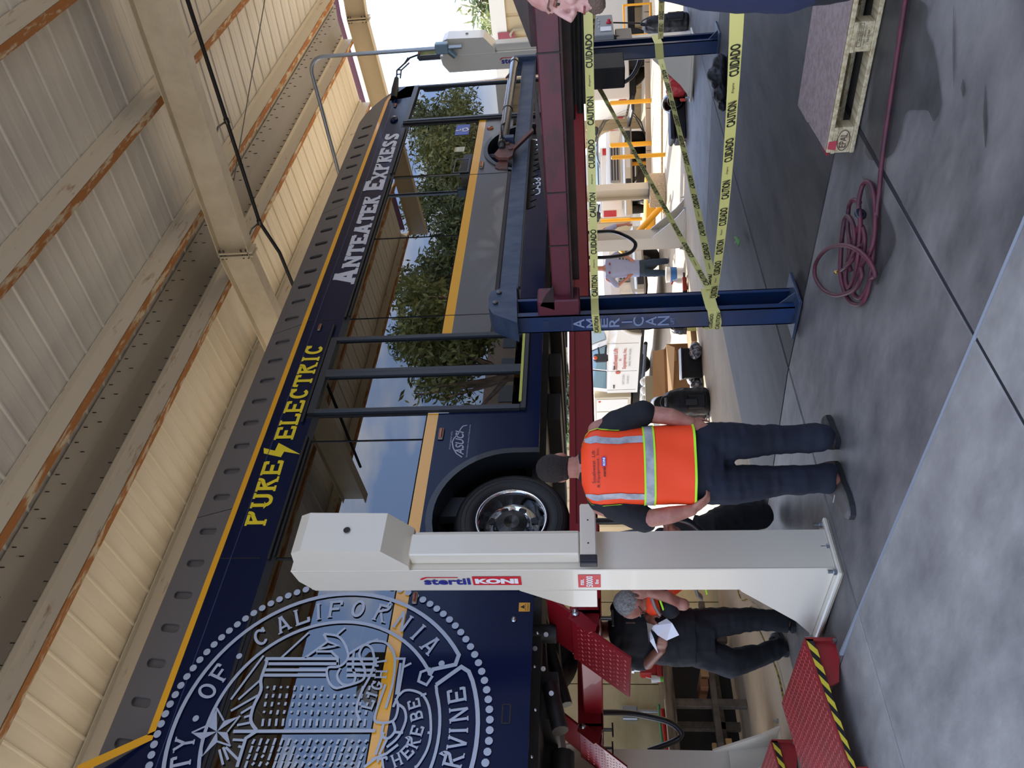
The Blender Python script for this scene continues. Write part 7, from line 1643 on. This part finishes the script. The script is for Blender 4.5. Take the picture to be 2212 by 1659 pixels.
# big opened carton
b0 = GP(1492, 808); MA = Matrix.Translation(b0) @ Matrix.Rotation(math.radians(-38), 4, 'Z')
t = thing('cardboard_box', b0, 'large opened cardboard box with bent flaps', 'box')
W_, D_, H_ = 1.0, .5, .42
for nm, a in (('side_panel', (-W_/2, W_/2, -D_/2, -D_/2+.01)), ('side_panel', (-W_/2, W_/2, D_/2-.01, D_/2)), ('end_panel', (-W_/2, -W_/2+.01, -D_/2, D_/2)), ('end_panel', (W_/2-.01, W_/2, -D_/2, D_/2))): build(nm, MB().box(*a, 0, H_, MA), card, t)
build('base_panel', MB().box(-W_/2, W_/2, -D_/2, D_/2, 0, .012, MA), card, t)
for pts in (((-W_/2, -D_/2, H_), (W_/2, -D_/2, H_), (W_/2-.1, -D_/2-.2, H_-.12), (-W_/2+.1, -D_/2-.16, H_-.06)), ((-W_/2, D_/2, H_), (W_/2, D_/2, H_), (W_/2, D_/2+.16, H_+.18), (-W_/2, D_/2+.12, H_+.22)), ((-W_/2, -D_/2, H_), (-W_/2, D_/2, H_), (-W_/2-.26, D_/2-.05, H_+.12), (-W_/2-.3, -D_/2+.05, H_+.05))):
    build('flap', MB().poly([MA @ V(p) for p in pts], n=Z_, th=.006), M('cardboard_light', '#b8946a', .85), t)
build('shipping_label', MB().box(W_/2-.3, W_/2-.12, -D_/2-.004, -D_/2, H_-.16, H_-.04, MA), M('label_kraft', '#c9ad84', .8), t)
for i, (px, py, w_, h, a, lab) in enumerate(((1492, 745, .9, .03, -30, 'flat folded cardboard sheet on the ground, widest of the stack'), (1496, 738, .7, .05, -45, 'second folded cardboard piece lying by the flat sheet'), (1500, 722, .5, .09, -20, 'short kraft cardboard box half under the tape scraps'))):
    abox('cardboard_sheet', lab, 'cardboard', px, py, w_, .45, h, a, card, .004)
abox('cardboard_box', 'plain small cardboard box beside the black backpack', 'box', 1492, 842, .42, .35, .3, -30, card)
t, MA = abox('black_crate', 'black plastic crate in front of the opened cardboard box', 'crate', 1514, 785, .45, .3, .3, -42, bagm, .01)
build('crate_rim', MB().bbox(-.24, .24, -.165, .165, .28, .31, .008, MA), M('crate_rim', '#232326', .4), t)
cp = M('clear_plastic', '#a4a6ae', .15, coat=.6, col2='#4a4c52', nscale=14, lo=.45, hi=.55)
for i, (px, py, r, lab) in enumerate(((1516, 757, .13, 'crumpled clear and black plastic film nearest the tape scraps'), (1512, 815, .14, 'grey plastic bag leaning on the black crate'), (1517, 832, .13, 'crinkled silver plastic bag next to the backpack'))):
    b0 = GP(px, py); t = thing('plastic_bag', b0, lab, 'plastic bag'); build('film', fuse(blob(b0, r*1.2, r, r*.8, 6, i), .012, 0, .02, 16, b0), cp, t)
b0 = GP(1533, 902); solo('plastic_strip', MB().poly([b0+HR*-.15, b0+HR*.2+HF*.02, b0+HR*.18+HF*.08+Z_*.02, b0-HR*.12+HF*.06], n=Z_, th=.015), cp, 'small strip of shiny plastic on the floor beside the vest wearer', 'plastic strip', loc=b0)
abox('orange_box', 'orange printed box behind the hand of the vest wearer', 'box', 1515, 903, .25, .2, .16, -40, M('box_orange', '#c0582a', .6))
# beige drum bin with a black pail beside
b0 = GP(1470, 842)+HF*.6; b0.z = gz(b0.x, b0.y); D = (b0-CAMP).dot(FW)
t = thing('waste_bin', b0, 'grey-beige rectangular plastic bin with white rags on top', 'bin')
MA = Matrix.Translation(b0+Z_*.15) @ Matrix(((HR.x, HF.x, 0, 0), (HR.y, HF.y, 0, 0), (0, 0, 1, 0), (0, 0, 0, 1)))
hw = 31/FPX*D; zt = dp(1392, 842, D).z-b0.z-.15
build('bin_body', MB().bbox(-hw*.92, hw*.92, -.3, .3, 0, zt*.62, .04, MA), M('bin_beige', '#6f6b5c', .5), t); build('bin_lid', MB().bbox(-hw, hw, -.32, .32, zt*.62, zt, .03, MA), M('bin_beige2', '#7c7866', .5), t)
for i in (-1, 0, 1): build('rag', MB().ball(MA @ V((hw*.6*i, -.1, zt+.02)), (hw*.25, .1, .07), 10, 6), white_l, t)
build('caster', MB().ball(b0+HR*hw*.7+Z_*.05, .06, 8, 6).ball(b0-HR*hw*.7+Z_*.05, .06, 8, 6), black, t, kind='stuff')
b0 = dp(1430, 873, 11.5); t = thing('plastic_pail', V((b0.x, b0.y, gz(b0.x, b0.y))), 'round pail lying with its dark mouth towards the camera behind the backpack', 'pail')
build('pail_wall', MB().lathe([(.115, 0), (.122, .01), (.122, .03), (.105, .34), (.001, .34)], b0, (HF+Z_*.1), 24).lathe([(.115, 0), (.098, .33)], b0, (HF+Z_*.1), 24), M('pail_white', '#b9b5a2', .4), t)
build('pail_inside', MB().lathe([(.11, .04), (.001, .04)], b0, (HF+Z_*.1), 24), chassis, t)
build('pail_rest', MB().bbox(b0.x-.1, b0.x+.1, b0.y-.1, b0.y+.3, gz(b0.x, b0.y), b0.z-.12, .01), bagm, t)
# cleaning things at the feet of the man in blue
b0 = GP(1477, 592); t = thing('bucket', b0, 'white bucket with a blue label at the feet of the man in blue', 'bucket')
build('bucket_wall', MB().lathe([(.11, 0), (.14, .30), (.145, .31), (.13, .3)], b0, Z_, 20), white_l, t); build('bucket_label', MB().lathe([(.130, .13), (.139, .24)], b0, Z_, 20), M('label_blue', '#2f6fb0', .5), t)
for i, (px, py, c_, lab) in enumerate(((1482, 606, '#e8e4da', 'white spray bottle beside the bucket'), (1486, 614, '#a63a26', 'orange-red power drill lying by the spray bottle'), (1486, 622, '#22242c', 'dark tool lying nearest the lettered blue post'))):
    b0 = GP(px, py); t = thing('hand_tool', b0, lab, 'tool')
    if i == 0: build('bottle', MB().lathe([(.05, 0), (.05, .14), (.02, .19), (.02, .22), (.001, .22)], b0, Z_, 14), M('c'+c_, c_, .4), t); build('trigger', MB().tube([b0+Z_*.22, b0+Z_*.25-HR*.06], .014, 6), red_ink, t)
    else: build('tool_body', MB().tube([b0+Z_*.05-HR*.1, b0+Z_*.06+HR*.12], [.045, .035], 10).tube([b0+Z_*.05, b0+Z_*.03+HF*.14], .03, 8), M('c'+c_, c_, .5), t); build('tool_chuck', MB().tube([b0+Z_*.06+HR*.12, b0+Z_*.06+HR*.2], .02, 8), steel_d, t)
for i, (px, py) in enumerate(((1487, 215), (1420, 292))):
    b0 = GP(px, py) if i == 0 else GP(1485, 300); t = thing('spray_flag', b0, ['tiny orange marker flag near the helmet', 'tiny orange marker flag near the low black case'][i], 'marker'); build('flag_stem', MB().tube([b0, b0+Z_*.12], .006, 5), steel, t); build('flag', MB().box(b0.x-.05, b0.x+.03, b0.y-.01, b0.y+.0, b0.z+.05, b0.z+.12), M('flag_orange', '#e2472a', .6), t)
# tape scrap by the black sports bag
wrap([dp(1495, 668, 12.0), dp(1493, 700, 11.9), dp(1495, 715, 12.0)], .14, 'loose yellow caution tape scrap on the ground behind the lettered post')

# ------------------------------------------------------------------ workbench under the bus tail, seen between the people
BYb = 8.9
def bp(px, py, Yv=BYb): return onY(px, py, Yv)
a, b2 = bp(1455, 1413), bp(1471, 1611); zt = (a.z+b2.z)/2; zg = gz(4, 8.9)
wb = thing('workbench', (3.6, 9.3, zg), 'heavy workbench with thick weathered timber top and steel frame', 'workbench')
xa, xb = 1.6, 5.3; zt = .58
for i in range(3): build('top_plank', MB().bbox(xa, xb, BYb+.27*i, BYb+.265+.27*i, zt-.0, zt+.11, .006), wood_old, wb)
for xx in (1.9, 3.88, 5.0):
    for yy in (BYb+.05, BYb+.68): build('leg', MB().bbox(xx, xx+.09, yy, yy+.08, zg, zt, .004), M('bench_steel', '#4b443c', .6, col2='#6b5f50', nscale=7), wb)
build('lower_rail', MB().bbox(xa+.2, xb-.1, BYb+.03, BYb+.12, .10, .17, .004), M('bench_steel', '#4b443c', .6), wb); build('lower_rail', MB().bbox(xa+.2, xb-.1, BYb+.68, BYb+.76, -.05, .03, .004), M('bench_steel', '#4b443c', .6), wb)
build('back_shadow_board', MB().box(xa, xb, BYb+.9, BYb+.92, zg, zt), M('shadow_board', '#2a2824', .8), wb)  # dark board put in to act as the shade under the bench
for i, (x, y, z, w_, lab) in enumerate(((3.15, BYb+.1, .17, .35, 'pale timber offcut leaning on the lower bench rail, uppermost'), (3.1, BYb+.16, .12, .4, 'reddish timber offcut between the pale ones on the bench rail'), (3.2, BYb+.1, .0, .38, 'split timber offcut, lowest of the stack by the far post'), (4.25, BYb-.02, .17, .5, 'square timber beam end poking out under the bench top'), (4.12, BYb-.02, .19, .45, 'second square timber beam end beside the first under the bench'))):
    mt = M('timber%d' % (i % 3), ['#b08a5a', '#8a5a3a', '#c0955e'][i % 3], .8)
    if i < 3: solo('timber_offcut', MB().bbox(x-.75, x+.35, y, y+.06, z, z+.05+.01*i, .004), mt, lab, 'timber', 'timber offcuts at the workbench', loc=(x, y, z))
    else: solo('timber_offcut', MB().bbox(x-.05, x+.05, y, y+w_, z, z+.09, .006), mt, lab, 'timber', 'timber offcuts at the workbench', loc=(x, y, z))
c = bp(1436, 1437); c = V((c.x, BYb+.12, zt+.11)); t = thing('bench_vice', c, 'red bench vice with metal screw standing on the workbench', 'vice')
build('vice_body', MB().bbox(c.x-.12, c.x+.12, c.y-.08, c.y+.1, c.z, c.z+.07, .01).bbox(c.x-.08, c.x+.08, c.y-.06, c.y+.06, c.z+.06, c.z+.26, .015), M('vice_red', '#b01f20', .4), t)
build('vice_screw', MB().tube([c+Z_*.24, c+Z_*.33], .03, 10).tube([c+Z_*.33, c+Z_*.36], .045, 8, smooth=False), steel, t); build('vice_handle', MB().tube([c+V((.13, -.05, .1)), c+V((.13, -.05, .22)), c+V((.09, -.05, .24))], .01, 6), M('vice_red', '#b01f20', .4), t)
c = bp(1433, 1460); c = V((c.x, BYb+.08, zt+.11)); t = thing('paper_cup', c, 'white paper cup with green band standing on the workbench', 'cup')
build('cup_wall', MB().lathe([(.032, 0), (.044, .13), (.047, .135), (.001, .135)], c, Z_, 18), white_l, t); build('green_band', MB().lathe([(.0335, .002), (.037, .035)], c, Z_, 18), M('band_green', '#6cbf3a', .5), t); build('straw', MB().tube([c+Z_*.13, c+Z_*.2+X_*.02], .004, 6), white_l, t)
solo('measuring_stick', MB().box(2.2, 3.95, BYb+.02, BYb+.06, zt+.112, zt+.122), M('stick_cream', '#d9cfae', .5), 'long cream measuring stick lying along the bench edge', 'ruler', loc=(3, BYb, zt+.11))
solo('red_hose_length', MB().tube([V((3.9, BYb+.2, zt+.14)), V((3.5, BYb+.16, zt+.13)), V((3.0, BYb+.2, zt+.14)), V((2.5, BYb+.15, zt+.13))], .028, 8), M('vice_red', '#b01f20', .4), 'red hose length lying behind the measuring stick', 'hose', loc=(3, BYb, zt+.13))
solo('green_hose_length', MB().tube([V((4.0, BYb+.3, zt+.17)), V((3.4, BYb+.3, zt+.16)), V((2.9, BYb+.28, zt+.15))], .018, 8), M('green_hose', '#4f9c6a', .5), 'green hose length on the workbench behind the red one', 'hose', loc=(3, BYb, zt+.15))
solo('timber_block', MB().bbox(2.45, 2.95, BYb+.12, BYb+.42, zt+.11, zt+.30, .01), M('old_block', '#4e4438', .85, col2='#7a6a54', nscale=3, stretch=(1, 1, 12)), 'dark grained timber block at the end of the workbench', 'timber', loc=(2.7, BYb, zt+.11))
c = V((2.85, BYb+.2, zt+.30)); t = thing('orange_clamp', c, 'small orange clamp with metal pins on the timber block', 'clamp'); build('clamp_body', MB().bbox(c.x-.13, c.x+.1, c.y-.04, c.y+.04, c.z, c.z+.09, .01), M('clamp_orange', '#d9893a', .5), t)
for s_ in (-1, 1): build('clamp_pin', MB().tube([c+V((s_*.05, 0, .09)), c+V((s_*.08, 0, .19))], .01, 6), steel, t)
# grey metal conduit boxes on the wall
c = bp(1360, 1537, wy-.05); t = thing('wall_outlet', c, 'small metal conduit box with short pipe on the beige wall', 'outlet'); build('outlet_box', MB().bbox(c.x-.12, c.x+.06, wy-.1, wy-.03, c.z-.1, c.z+.1, .01), galv, t); build('outlet_pipe', MB().tube([V((c.x, wy-.06, c.z-.1)), V((c.x, wy-.06, c.z-.75))], .02, 8), galv, t)

# ------------------------------------------------------------------ black hoses and cables
rub = M('hose_black', '#15141a', .4, coat=.2)
def hose(pts, r, label, name='hydraulic_hose', mat=rub):
    p = smooth_path(pts, 8); return solo(name, MB().tube(p, r, 8), mat, label, 'hose', loc=pts[0])
hose([dp(1290, 1539, 7.6), dp(1350, 1540, 7.7), dp(1400, 1548, 7.7), dp(1445, 1560, 7.65), dp(1470, 1580, 7.6), dp(1466, 1595, 7.6), dp(1440, 1608, 7.6), dp(1400, 1622, 7.6)], .03, 'thick black hose hanging in a loop in front of the workbench')
hose([dp(1262, 503, 12.5), dp(1320, 500, 12.5), dp(1352, 510, 12.4), dp(1372, 525, 12.4), dp(1368, 540, 12.4), dp(1350, 550, 12.4), dp(1310, 556, 12.4), dp(1262, 556, 12.5)], .03, 'black hose loop hanging beside the yard-side lift post')
hose([dp(1238, 189, 11.2), dp(1290, 189, 11.2), dp(1335, 183, 11.1), dp(1362, 168, 11.0), dp(1377, 145, 10.9), dp(1382, 125, 10.8), dp(1372, 118, 10.7)], .03, 'black hose arching from the runway end to behind the dark blue post')
hose([dp(1290, 84, 10.2), dp(1320, 79, 10.2), dp(1345, 84, 10.2), dp(1362, 92, 10.2)], .03, 'short black hose from the control box into the post')
hose([dp(1268, 1126, 5.5), dp(1330, 1126, 5.5), dp(1370, 1124, 5.45), dp(1430, 1118, 5.4), dp(1480, 1124, 5.4), dp(1510, 1145, 5.4), dp(1530, 1165, 5.4)], .024, 'black hose running behind the vest wearer to the near white post')
hose([dp(1292, 1160, 5.6), dp(1360, 1150, 5.6), dp(1395, 1140, 5.55), dp(1412, 1120, 5.5)], .018, 'thin black hose crossing behind the near white post')
hose([dp(1325, 49, 11), dp(1380, 50, 11.2), dp(1420, 52, 11.3), dp(1460, 46, 11.4), dp(1490, 28, 11.4), dp(1502, 8, 11.4), dp(1510, -20, 11.4)], .011, 'thin black cable drooping from the control box over the tool bag', 'electric_cable')
g0, g1 = G(1600, 1283), G(1648, 1320)
hose([V((4.6, 6.3, .2)), g0+Z_*.02, (g0+g1)/2+Z_*.02+HR*.03, g1+Z_*.02, G(1690, 1405)+Z_*.02+HF*1.2, G(1680, 1440)+Z_*.02, G(1700, 1520)+Z_*.02], .008, 'yellow and black cord snaking over the floor behind the men', 'extension_cable', M('cord_mix', '#b0962a', .6, col2='#181818', nscale=30))

for o_ in bpy.data.objects: clean(o_)
